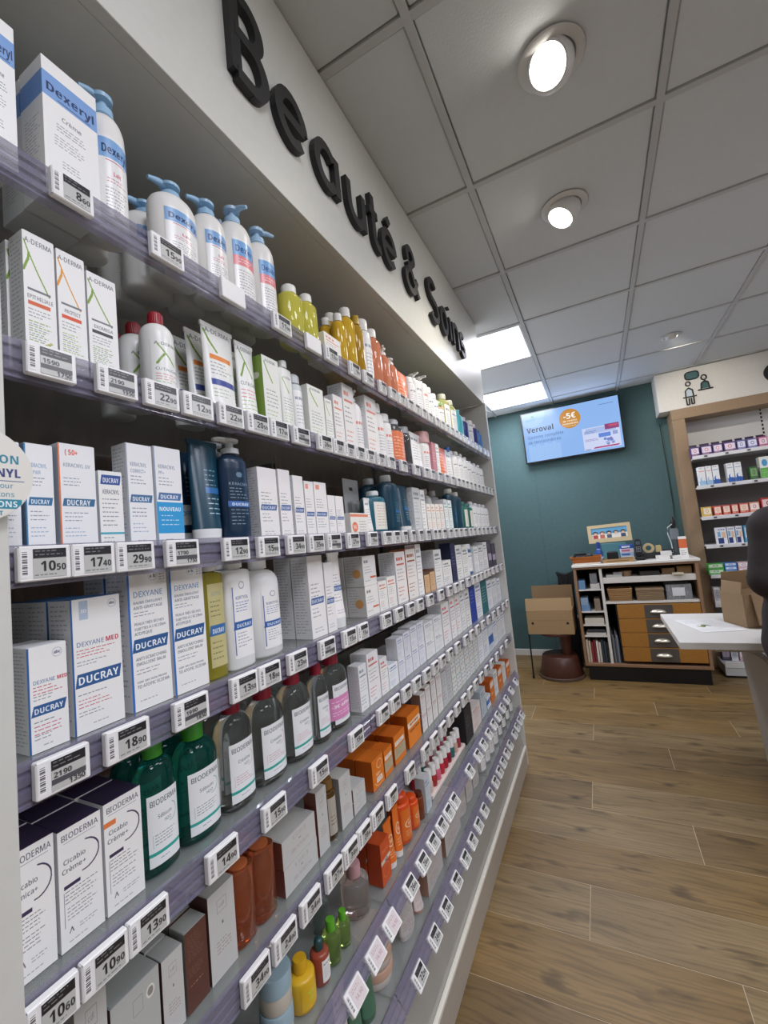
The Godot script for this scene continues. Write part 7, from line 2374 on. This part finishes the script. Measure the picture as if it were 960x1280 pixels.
# ---------------------------------------------------------------- shelves on the back wall
func wall_shelves() -> void:
	var o := thing("wall_shelving", "oak-framed wall shelving with white fascia and grey backs", "shelving", Vector3.ZERO)
	var oak := grainy("9a8062", 0.08, 4.0, 0.5, 0.0, 0.04)
	var x0 := 0.705
	var x1 := 2.6
	part("fascia", sft(Vector3((0.622 + x1 + 0.1) / 2, (2.262 + CEIL) / 2, -4.685), Vector3(x1 + 0.1 - 0.622, CEIL - 2.262, 0.23), 0.002), grainy("dedcd6", 0.02, 3.0, 0.5), o)
	part("frame_beam", sft(Vector3((x0 + x1) / 2, 2.215, -4.675), Vector3(x1 - x0, 0.092, 0.25), 0.002), oak, o)
	part("frame_post", sft(Vector3(x0 + 0.047, 1.084, -4.675), Vector3(0.094, 2.168, 0.25), 0.002), oak, o)
	part("frame_post", sft(Vector3(x1 - 0.047, 1.084, -4.675), Vector3(0.094, 2.168, 0.25), 0.002), oak, o)
	part("back_panel", blk(Vector3(x0 + 0.094, 0.02, -4.79), Vector3(x1 - 0.094, 1.86, -4.77)), grainy("85807f", 0.03, 3.0, 0.7), o)
	part("upper_back_panel", blk(Vector3(x0 + 0.094, 1.86, -4.79), Vector3(x1 - 0.094, 2.168, -4.77)), col("d6d5d2", 0.6), o)
	var slots := Shape.new()
	for k in 60: slots.block(Vector3(1.372, 0.15 + k * 0.034, -4.770), Vector3(1.384, 0.17 + k * 0.034, -4.768))
	part("slotted_upright", slots, col("1c1c1e", 0.6), o)
	var ys := [1.80, 1.545, 1.285, 1.048, 0.802, 0.565]
	for k in 6:
		part("shelf_board", sft(Vector3((0.80 + 2.5) / 2, ys[k] - 0.008, -4.575), Vector3(1.70, 0.014, 0.38), 0.001), col("cfcfce", 0.4), o)
		part("label_rail", sft(Vector3((0.78 + 2.5) / 2, ys[k] - 0.010, -4.380), Vector3(1.72, 0.030, 0.010), 0.002), col("e4e4e6", 0.3), o)
		for j in 7:
			var t := part("shelf_ticket", blk(Vector3(-0.017, -0.014, 0), Vector3(0.017, 0.012, 0.003)), col("d9dadb", 0.4))
			tag(t, "small white ticket, %s along the %s rail of the oak wall shelving" % [ORDER[j], ORDER[k]], "price tag", "tickets on the oak wall shelving")
			t.position = Vector3(0.87 + j * 0.142 + 0.012 * (k % 2), ys[k] - 0.009, -4.3745)
			part("ticket_print", blk(Vector3(-0.010, -0.008, 0.003), Vector3(0.011, 0.006, 0.0034)), col("4a4a4e", 0.4), t)
	part("floor_tray", blk(Vector3(0.765, 0.02, -4.77), Vector3(2.5, 0.10, -4.285)), col("c9cccd", 0.4), o)
	part("floor_tray_lip", sft(Vector3(1.6325, 0.105, -4.285), Vector3(1.735, 0.05, 0.012), 0.003), col("e0e2e2", 0.3), o)
	part("floor_tray_plinth", blk(Vector3(0.775, 0, -4.76), Vector3(2.49, 0.02, -4.295)), col("131314", 0.6), o)
	# the packs; level 7 is the floor tray
	var base := ys + [0.10]
	var looks := {"purple": "purple wipes pack with orange mark", "lav": "lavender-blue wipes pack", "pinkp": "pink wipes pack", "wblue": "white carton with pale blue swirl", "wblue2": "white carton with royal blue swirl", "dgreen": "dark green carton", "lime": "large white carton with lime-green base", "yellow": "golden yellow carton", "redy": "coral-red carton with cream panel", "redw": "pale coral carton", "redd": "deep red carton", "wnavy": "white carton with navy figure", "cyanp": "cyan carton", "green": "flat green pack", "bluep": "flat blue pack", "pinkw2": "pale pink pack", "whp": "white pack with grey print", "dkp": "dark plum pack"}
	var nth := {}
	for q in WALL_PACKS:
		var k: int = q[3]
		nth[k] = nth.get(k, 0) + 1
		var d := 0.07
		var zc := -4.42 - d / 2
		for s in q[5]:
			var t := thing("product_pack", "%s%s, %s along the %s" % [["", "upper ", "topmost "][s] if q[5] > 1 else "", looks[q[4]], ordinal(nth[k]), "floor tray of the oak shelving" if k == 7 else "%s shelf in the oak frame" % ORDER[k - 1]], "box", Vector3(q[0], base[k - 1] - 0.0005 + (0.0 if k < 7 else 0.0008) + s * (q[2] + 0.0008), zc), 0, "packs on the oak wall shelving")
			var sh := Shape.new()
			var u: Rect2 = prints["w_" + q[4]]
			sh.box(Vector3(0, q[2] / 2, 0), Vector3(q[1], q[2], d), u, Rect2(u.position, Vector2(0.002, 0.002)), Rect2(u.position, Vector2(0.002, 0.002)))
			part("pack_body", sh, paper, t)
			if k == 1:
				var f := part("torn_lid", blk(Vector3(-q[1] * 0.45, 0, -0.001), Vector3(q[1] * 0.45, 0.028, 0.001)), col("2c2038", 0.5), t)
				f.position = Vector3(0, q[2] - 0.001, -0.02)
				f.rotation.x = deg_to_rad(-20)
	# pictogram on the fascia: two figures at a counter, a speech bubble
	var z := -4.5697
	var pic := thing("pictogram", "black and teal pictogram of two people talking on the wall fascia", "sign", Vector3(0, 0, z))
	var ink := col("141618", 0.5)
	var tl := col("3f6668", 0.5)
	var bub := PackedVector2Array()
	for k in 24:
		var a := TAU * k / 24
		bub.append(Vector2(0.898 + 0.050 * signf(cos(a)) * pow(absf(cos(a)), 0.6), 2.538 + 0.034 * signf(sin(a)) * pow(absf(sin(a)), 0.6)))
	var s := Shape.new()
	s.slab(bub, 0, 0.003)
	part("bubble_fill", s, tl, pic)
	s = Shape.new()
	s.slab(PackedVector2Array([Vector2(0.955, 2.405), Vector2(1.008, 2.405), Vector2(1.003, 2.450), Vector2(0.982, 2.462), Vector2(0.962, 2.450)]), 0, 0.003)
	part("torso_fill", s, tl, pic)
	s = Shape.new()
	s.slab(PackedVector2Array([Vector2(0.836, 2.358), Vector2(0.888, 2.358), Vector2(0.886, 2.405), Vector2(0.862, 2.425), Vector2(0.838, 2.405)]), 0, 0.002)
	part("pale_fill", s, col("c6d4e0", 0.5), pic)
	var closed := func(p: PackedVector2Array) -> Array:
		var h1 := p.slice(0, p.size() / 2 + 1)
		var h2 := p.slice(p.size() / 2)
		h2.append(p[0])
		return [h1, h2]
	var st: Array = closed.call(bub)
	st += [arcp(0.862, 2.470, 0.017, 0.018, 0, 182), arcp(0.862, 2.470, 0.017, 0.018, 178, 362), arcp(0.981, 2.500, 0.019, 0.021, 0, 182), arcp(0.981, 2.500, 0.019, 0.021, 178, 362)]
	st += [PackedVector2Array([Vector2(0.834, 2.355), Vector2(0.836, 2.41), Vector2(0.862, 2.432), Vector2(0.888, 2.41), Vector2(0.891, 2.355)]), PackedVector2Array([Vector2(0.812, 2.353), Vector2(0.914, 2.353)])]
	st += [PackedVector2Array([Vector2(0.834, 2.35), Vector2(0.836, 2.285), Vector2(0.854, 2.285), Vector2(0.856, 2.34)]), PackedVector2Array([Vector2(0.871, 2.34), Vector2(0.871, 2.287), Vector2(0.889, 2.287), Vector2(0.890, 2.35)])]
	st += [PackedVector2Array([Vector2(0.951, 2.398), Vector2(0.957, 2.452), Vector2(0.982, 2.468), Vector2(1.006, 2.452), Vector2(1.011, 2.398)]), PackedVector2Array([Vector2(0.927, 2.395), Vector2(1.036, 2.395)])]
	part("black_outline", glyph_shape(st, 0.0048, 0.008), ink, pic)
	var c := part("sign_letter", glyph_shape([arcp(1.448, 2.418, 0.055, 0.062, 50, 310)], 0.013, 0.018), ink)
	tag(c, "black curved letter on the oak shelving fascia, cut by the frame edge", "letter")
	c.position = Vector3(0, 0, z)

# ---------------------------------------------------------------- the desk and the customer
func desk() -> void:
	var o := thing("white_desk", "white desk top with rounded grey support, in front of the cabinet", "desk", Vector3.ZERO)
	var m := col("e2e0da", 0.35)
	var s := Shape.new()
	s.slab(PackedVector2Array([Vector2(0.266, -3.03), Vector2(1.75, -3.03), Vector2(1.75, -2.355), Vector2(0.262, -2.355)]), 0, 0.030)
	part("desk_top", sft(Vector3(1.008, 0.735, -2.6925), Vector3(1.484, 0.032, 0.675), 0.002), m, o)
	part("under_rail", sft(Vector3(1.05, 0.704, -2.69), Vector3(1.28, 0.030, 0.50), 0.003), col("b9b7b2", 0.5), o)
	# curved support: a sheet that bends down from under the top
	var p := []
	for k in 13:
		var a := PI / 2 * k / 12.0
		p.append(Vector2(0.50 + 0.10 * sin(a), 0.690 - 0.10 * (1 - cos(a))))
	p.append(Vector2(0.615, 0.35))
	p.append(Vector2(0.64, 0.0))
	var c := Shape.new()
	for k in p.size() - 1:
		var a: Vector2 = p[k]
		var b: Vector2 = p[k + 1]
		var nn := Vector2(-(b - a).y, (b - a).x).normalized() * 0.022
		for e in [[a, b, true], [a + nn, b + nn, false]]:
			var q0 := Vector3(e[0].x, e[0].y, -2.46)
			var q1 := Vector3(e[0].x, e[0].y, -2.92)
			var q2 := Vector3(e[1].x, e[1].y, -2.92)
			var q3 := Vector3(e[1].x, e[1].y, -2.46)
			if e[2]: c.quad(q1, q0, q3, q2)
			else: c.quad(q0, q1, q2, q3)
		for z in [-2.46, -2.92]: c.quad(Vector3(a.x, a.y, z), Vector3(a.x + nn.x, a.y + nn.y, z), Vector3(b.x + nn.x, b.y + nn.y, z), Vector3(b.x, b.y, z))
	part("curved_support", c, col("aca9a3", 0.5), o)
	part("far_leg", sft(Vector3(1.66, 0.345, -2.69), Vector3(0.04, 0.690, 0.5), 0.003), col("aca9a3", 0.5), o)
	var t := thing("leaflet", "white printed leaflet with a green picture lying on the desk", "leaflet", Vector3(0.440, 0.7515, -2.714), 0.27)
	var f := Shape.new()
	f.box(Vector3(0, 0.0006, 0), Vector3(0.190, 0.0012, 0.30), plain("ececea"), plain("ececea"), plain("ececea"))
	part("sheet", f, paper, t)
	f = Shape.new()
	f.quad(Vector3(-0.094, 0.0014, -0.149), Vector3(0.094, 0.0014, -0.149), Vector3(0.094, 0.0014, 0.149), Vector3(-0.094, 0.0014, 0.149), prints["leaflet"])
	part("print", f, paper, t)
	# open cardboard box on the desk
	var k := grainy("9c8160", 0.05, 6.0, 0.75)
	t = thing("open_carton", "open brown cardboard box standing on the white desk", "box", Vector3(0.697, 0.7515, -2.770), 0.337)
	f = Shape.new()
	var hx := 0.150
	var hz := 0.088
	f.block(Vector3(-hx, 0, -hz), Vector3(hx, 0.004, hz))
	for e in [-1.0, 1.0]:
		f.block(Vector3(-hx, 0.004, e * hz - 0.002), Vector3(hx, 0.16, e * hz + 0.002))
		f.block(Vector3(e * hx - 0.002, 0.004, -hz + 0.002), Vector3(e * hx + 0.002, 0.16, hz - 0.002))
	part("box_body", f, k, t)
	var fl := part("side_flap", sft(Vector3(0, 0.03, 0), Vector3(0.004, 0.06, 0.15), 0.001), k, t)
	fl.position = Vector3(-hx, 0.158, 0)
	fl.rotation.z = deg_to_rad(-10)
	fl = part("front_flap", sft(Vector3(0, -0.07, 0), Vector3(0.28, 0.15, 0.004), 0.001), k, t)
	fl.position = Vector3(0.02, 0.160, hz + 0.006)
	fl.rotation.x = deg_to_rad(-12)
	fl = part("back_flap", sft(Vector3(0, 0.05, 0), Vector3(0.28, 0.1, 0.004), 0.001), col("8a7050", 0.8), t)
	fl.position = Vector3(0, 0.16, -hz)
	fl.rotation.x = deg_to_rad(10)

func customer() -> void:
	# joints: position and radius; bones join two joints, tapered
	var J := {
		"pelvis": [Vector3(-0.035, 0.90, 0), 0.165], "waist": [Vector3(-0.015, 1.04, -0.01), 0.150], "chest": [Vector3(0, 1.20, -0.02), 0.155], "neckb": [Vector3(0, 1.33, -0.03), 0.070], "neck": [Vector3(0.02, 1.40, -0.05), 0.055],
		"head": [Vector3(0.035, 1.52, -0.085), 0.088], "jaw": [Vector3(0.035, 1.465, -0.125), 0.055], "crown": [Vector3(0.035, 1.555, -0.06), 0.090],
		"shl": [Vector3(-0.130, 1.245, -0.02), 0.078], "ell": [Vector3(-0.176, 1.055, 0.02), 0.068], "wrl": [Vector3(-0.03, 0.96, -0.215), 0.042],
		"shr": [Vector3(0.165, 1.255, -0.02), 0.075], "elr": [Vector3(0.215, 1.03, 0.01), 0.062], "wrr": [Vector3(0.13, 0.93, -0.20), 0.042],
		"hipl": [Vector3(-0.085, 0.84, 0), 0.105], "knl": [Vector3(-0.09, 0.47, -0.02), 0.066], "anl": [Vector3(-0.09, 0.09, 0.01), 0.045], "tol": [Vector3(-0.10, 0.040, -0.14), 0.036], "hel": [Vector3(-0.09, 0.045, 0.03), 0.042],
		"hipr": [Vector3(0.085, 0.84, 0), 0.105], "knr": [Vector3(0.09, 0.47, -0.02), 0.066], "anr": [Vector3(0.09, 0.09, 0.01), 0.045], "tor": [Vector3(0.10, 0.040, -0.14), 0.036], "her": [Vector3(0.09, 0.045, 0.03), 0.042],
		"hem": [Vector3(-0.035, 0.82, 0.0), 0.190]}
	var bones := [["pelvis", "waist"], ["waist", "chest"], ["chest", "neckb"], ["neckb", "neck"], ["neck", "head"], ["head", "jaw"], ["head", "crown"], ["chest", "shl"], ["shl", "ell"], ["ell", "wrl"], ["chest", "shr"], ["shr", "elr"], ["elr", "wrr"], ["pelvis", "hipl"], ["hipl", "knl"], ["knl", "anl"], ["anl", "tol"], ["anl", "hel"], ["pelvis", "hipr"], ["hipr", "knr"], ["knr", "anr"], ["anr", "tor"], ["anr", "her"], ["pelvis", "hem"]]
	for side in [-1.0, 1.0]:
		var h := "l" if side < 0 else "r"
		var w: Vector3 = J["wr" + h][0]
		J["pa" + h] = [w + Vector3(0.01 * -side, -0.02, -0.075), 0.030]
		bones.append(["wr" + h, "pa" + h])
		for f in 4:
			var root: Vector3 = w + Vector3((f - 1.5) * 0.019 * side, -0.018, -0.085)
			var ln_: float = [0.060, 0.070, 0.065, 0.050][f]
			J["f%d%s" % [f, h]] = [root, 0.0105]
			J["g%d%s" % [f, h]] = [root + Vector3(0, -0.012, -ln_ * 0.6), 0.0095]
			J["h%d%s" % [f, h]] = [root + Vector3(0, -0.040, -ln_ * 0.85), 0.0085]
			bones.append(["f%d%s" % [f, h], "g%d%s" % [f, h]])
			bones.append(["g%d%s" % [f, h], "h%d%s" % [f, h]])
		J["t0" + h] = [w + Vector3(-side * 0.028, -0.015, -0.035), 0.013]
		J["t1" + h] = [w + Vector3(-side * 0.055, -0.022, -0.075), 0.010]
		bones.append(["t0" + h, "t1" + h])
	var o := thing("person", "person in a dark charcoal jacket standing at the white desk", "person", Vector3(0.725, 0, -2.09), 0.0)
	var hair := Shape.new()
	var body := skin(J, bones, 0.0125)
	var m := StandardMaterial3D.new()
	m.vertex_color_use_as_albedo = true
	m.roughness = 0.8
	var b := MeshInstance3D.new()
	b.mesh = body
	b.material_override = m
	b.name = "body"
	o.add_child(b)
	# hair cap, ears, nose and eyes on the head
	var c: Vector3 = J["crown"][0]
	var pr := []
	for k in 9: pr.append(Vector2(0.104 * cos(PI * 0.5 * k / 8.0) + 0.0002, 0.115 * sin(PI * 0.5 * k / 8.0)))
	part("hair", lat([Vector2(0.100, -0.07), Vector2(0.106, -0.03)] + pr, 28, 0.92, 1.05, c + Vector3(0, -0.015, 0.018)), col("2b211b", 0.6), o)
	for e in [-1.0, 1.0]:
		part("ear", lat([Vector2(0.0005, -0.028), Vector2(0.012, -0.02), Vector2(0.015, 0.0), Vector2(0.012, 0.022), Vector2(0.0005, 0.03)], 12, 0.6, 1.2, Vector3(0.035 + e * 0.088, 1.515, -0.085)), col("c79a80", 0.5), o)
		part("eye", lat([Vector2(0.0005, -0.008), Vector2(0.008, -0.003), Vector2(0.009, 0.0), Vector2(0.008, 0.003), Vector2(0.0005, 0.008)], 12, 1.3, 0.6, Vector3(0.035 + e * 0.034, 1.520, -0.172)), col("3a2c22", 0.2), o)
	part("nose", lat([Vector2(0.0005, -0.02), Vector2(0.016, -0.014), Vector2(0.010, 0.012), Vector2(0.0005, 0.03)], 12, 0.8, 1.0, Vector3(0.035, 1.492, -0.176)), col("cfa288", 0.5), o)
	part("mouth", lat([Vector2(0.0005, -0.005), Vector2(0.022, 0.0), Vector2(0.0005, 0.005)], 12, 1.0, 0.3, Vector3(0.035, 1.452, -0.176)), col("a8645a", 0.5), o)

# the surface of tapered bones joined smoothly: one vertex in each crossed cell, one quad round each crossed edge
func skin(J: Dictionary, bones: Array, cell: float) -> ArrayMesh:
	var field := {}
	var lo := Vector3(-0.42, -0.02, -0.42)
	var reach := 0.05
	var list := []
	for q in bones: list.append([J[q[0]][0], J[q[1]][0], J[q[0]][1], J[q[1]][1]])
	for q in list:
		var a: Vector3 = q[0]
		var b: Vector3 = q[1]
		var rr: float = maxf(q[2], q[3]) + reach
		var p0 := (a.min(b) - Vector3.ONE * rr - lo) / cell
		var p1 := (a.max(b) + Vector3.ONE * rr - lo) / cell
		var ab := b - a
		var l2 := maxf(ab.length_squared(), 1e-9)
		for x in range(int(p0.x), int(p1.x) + 1):
			for y in range(int(p0.y), int(p1.y) + 1):
				for z in range(int(p0.z), int(p1.z) + 1):
					var p := lo + Vector3(x, y, z) * cell
					var t := clampf((p - a).dot(ab) / l2, 0, 1)
					var d: float = p.distance_to(a + ab * t) - lerpf(q[2], q[3], t)
					if d > reach: continue
					var key := Vector3i(x, y, z)
					if field.has(key):
						var e: float = field[key]
						var k: float = minf(0.03, minf(q[2], q[3]) * 0.35)
						var hh := maxf(k - absf(d - e), 0) / k
						field[key] = minf(d, e) - hh * hh * k * 0.25
					else: field[key] = d
	var st := SurfaceTool.new()
	st.begin(Mesh.PRIMITIVE_TRIANGLES)
	st.set_smooth_group(0)
	var index := {}
	var count := 0
	var corners := [Vector3i(0, 0, 0), Vector3i(1, 0, 0), Vector3i(0, 1, 0), Vector3i(1, 1, 0), Vector3i(0, 0, 1), Vector3i(1, 0, 1), Vector3i(0, 1, 1), Vector3i(1, 1, 1)]
	var edges := [[0, 1], [2, 3], [4, 5], [6, 7], [0, 2], [1, 3], [4, 6], [5, 7], [0, 4], [1, 5], [2, 6], [3, 7]]
	for key: Vector3i in field:
		var v := []
		var neg := 0
		for c in corners:
			var f: float = field.get(key + c, reach)
			v.append(f)
			if f < 0: neg += 1
		if neg == 0 or neg == 8: continue
		var sum := Vector3.ZERO
		var n := 0
		for e in edges:
			var f0: float = v[e[0]]
			var f1: float = v[e[1]]
			if (f0 < 0) != (f1 < 0):
				sum += Vector3(corners[e[0]]).lerp(Vector3(corners[e[1]]), f0 / (f0 - f1))
				n += 1
		var p := lo + (Vector3(key) + sum / n) * cell
		var c := Color("2c2625")
		if p.y > 1.385: c = Color("c79a80")
		elif p.y < 0.062: c = Color("1a1a1c")
		elif p.y < 0.775 and p.y > 0.06: c = Color("34384a")
		if p.z < -0.225 and p.y > 0.8 and p.y < 1.0: c = Color("c79a80")
		st.set_color(c.srgb_to_linear())
		st.add_vertex(p)
		index[key] = count
		count += 1
	var ax := [Vector3i(1, 0, 0), Vector3i(0, 1, 0), Vector3i(0, 0, 1)]
	for key: Vector3i in field:
		var f0: float = field[key]
		for a in 3:
			var f1: float = field.get(key + ax[a], reach)
			if (f0 < 0) == (f1 < 0): continue
			var u: Vector3i = ax[(a + 1) % 3]
			var w: Vector3i = ax[(a + 2) % 3]
			var q := [key, key - u, key - u - w, key - w]
			if not (index.has(q[0]) and index.has(q[1]) and index.has(q[2]) and index.has(q[3])): continue
			var i0: int = index[q[0]]
			var i1: int = index[q[1]]
			var i2: int = index[q[2]]
			var i3: int = index[q[3]]
			if f0 < 0:
				for j in [i0, i2, i1, i0, i3, i2]: st.add_index(j)
			else:
				for j in [i0, i1, i2, i0, i2, i3]: st.add_index(j)
	st.generate_normals()
	return st.commit()

# ---------------------------------------------------------------- light levels
const PANEL_GLOW := 2.2
const PANEL_ENERGY := 1.15
const SPOT_GLOW := 9.0
const SPOT_ENERGY := 0.95
const SCREEN_GLOW := 0.7
const EXPOSURE := 1.38

func _ready() -> void:
	rng.seed = 20240611
	var cam := Camera3D.new()
	cam.name = "camera"
	add_child(cam)
	cam.position = EYE
	cam.rotation = Vector3(0.0738764, 0.4585901, -0.0993350)
	cam.fov = 100.364
	cam.near = 0.03
	cam.current = true
	var env := Environment.new()
	env.background_mode = Environment.BG_COLOR
	env.background_color = Color("000000")
	env.ambient_light_source = Environment.AMBIENT_SOURCE_DISABLED
	env.tonemap_mode = Environment.TONE_MAPPER_LINEAR
	env.tonemap_exposure = EXPOSURE
	env.sdfgi_enabled = true
	env.ssao_enabled = true
	env.ssil_enabled = true
	var we := WorldEnvironment.new()
	we.name = "world"
	we.environment = env
	add_child(we)
	lamps()
	setting()
	draw_prints()
	shelving()
	sign_letters()
	stock_shelves()
	price_tags()
	nail_polish()
	hanging_notice()
	wall_shelves()
	cabinet()
	television()
	on_the_worktop()
	desk()
	customer()
	# every print is drawn by now
	var printed := ImageTexture.create_from_image(sheet)
	paper.albedo_texture = printed
	gloss.albedo_texture = printed
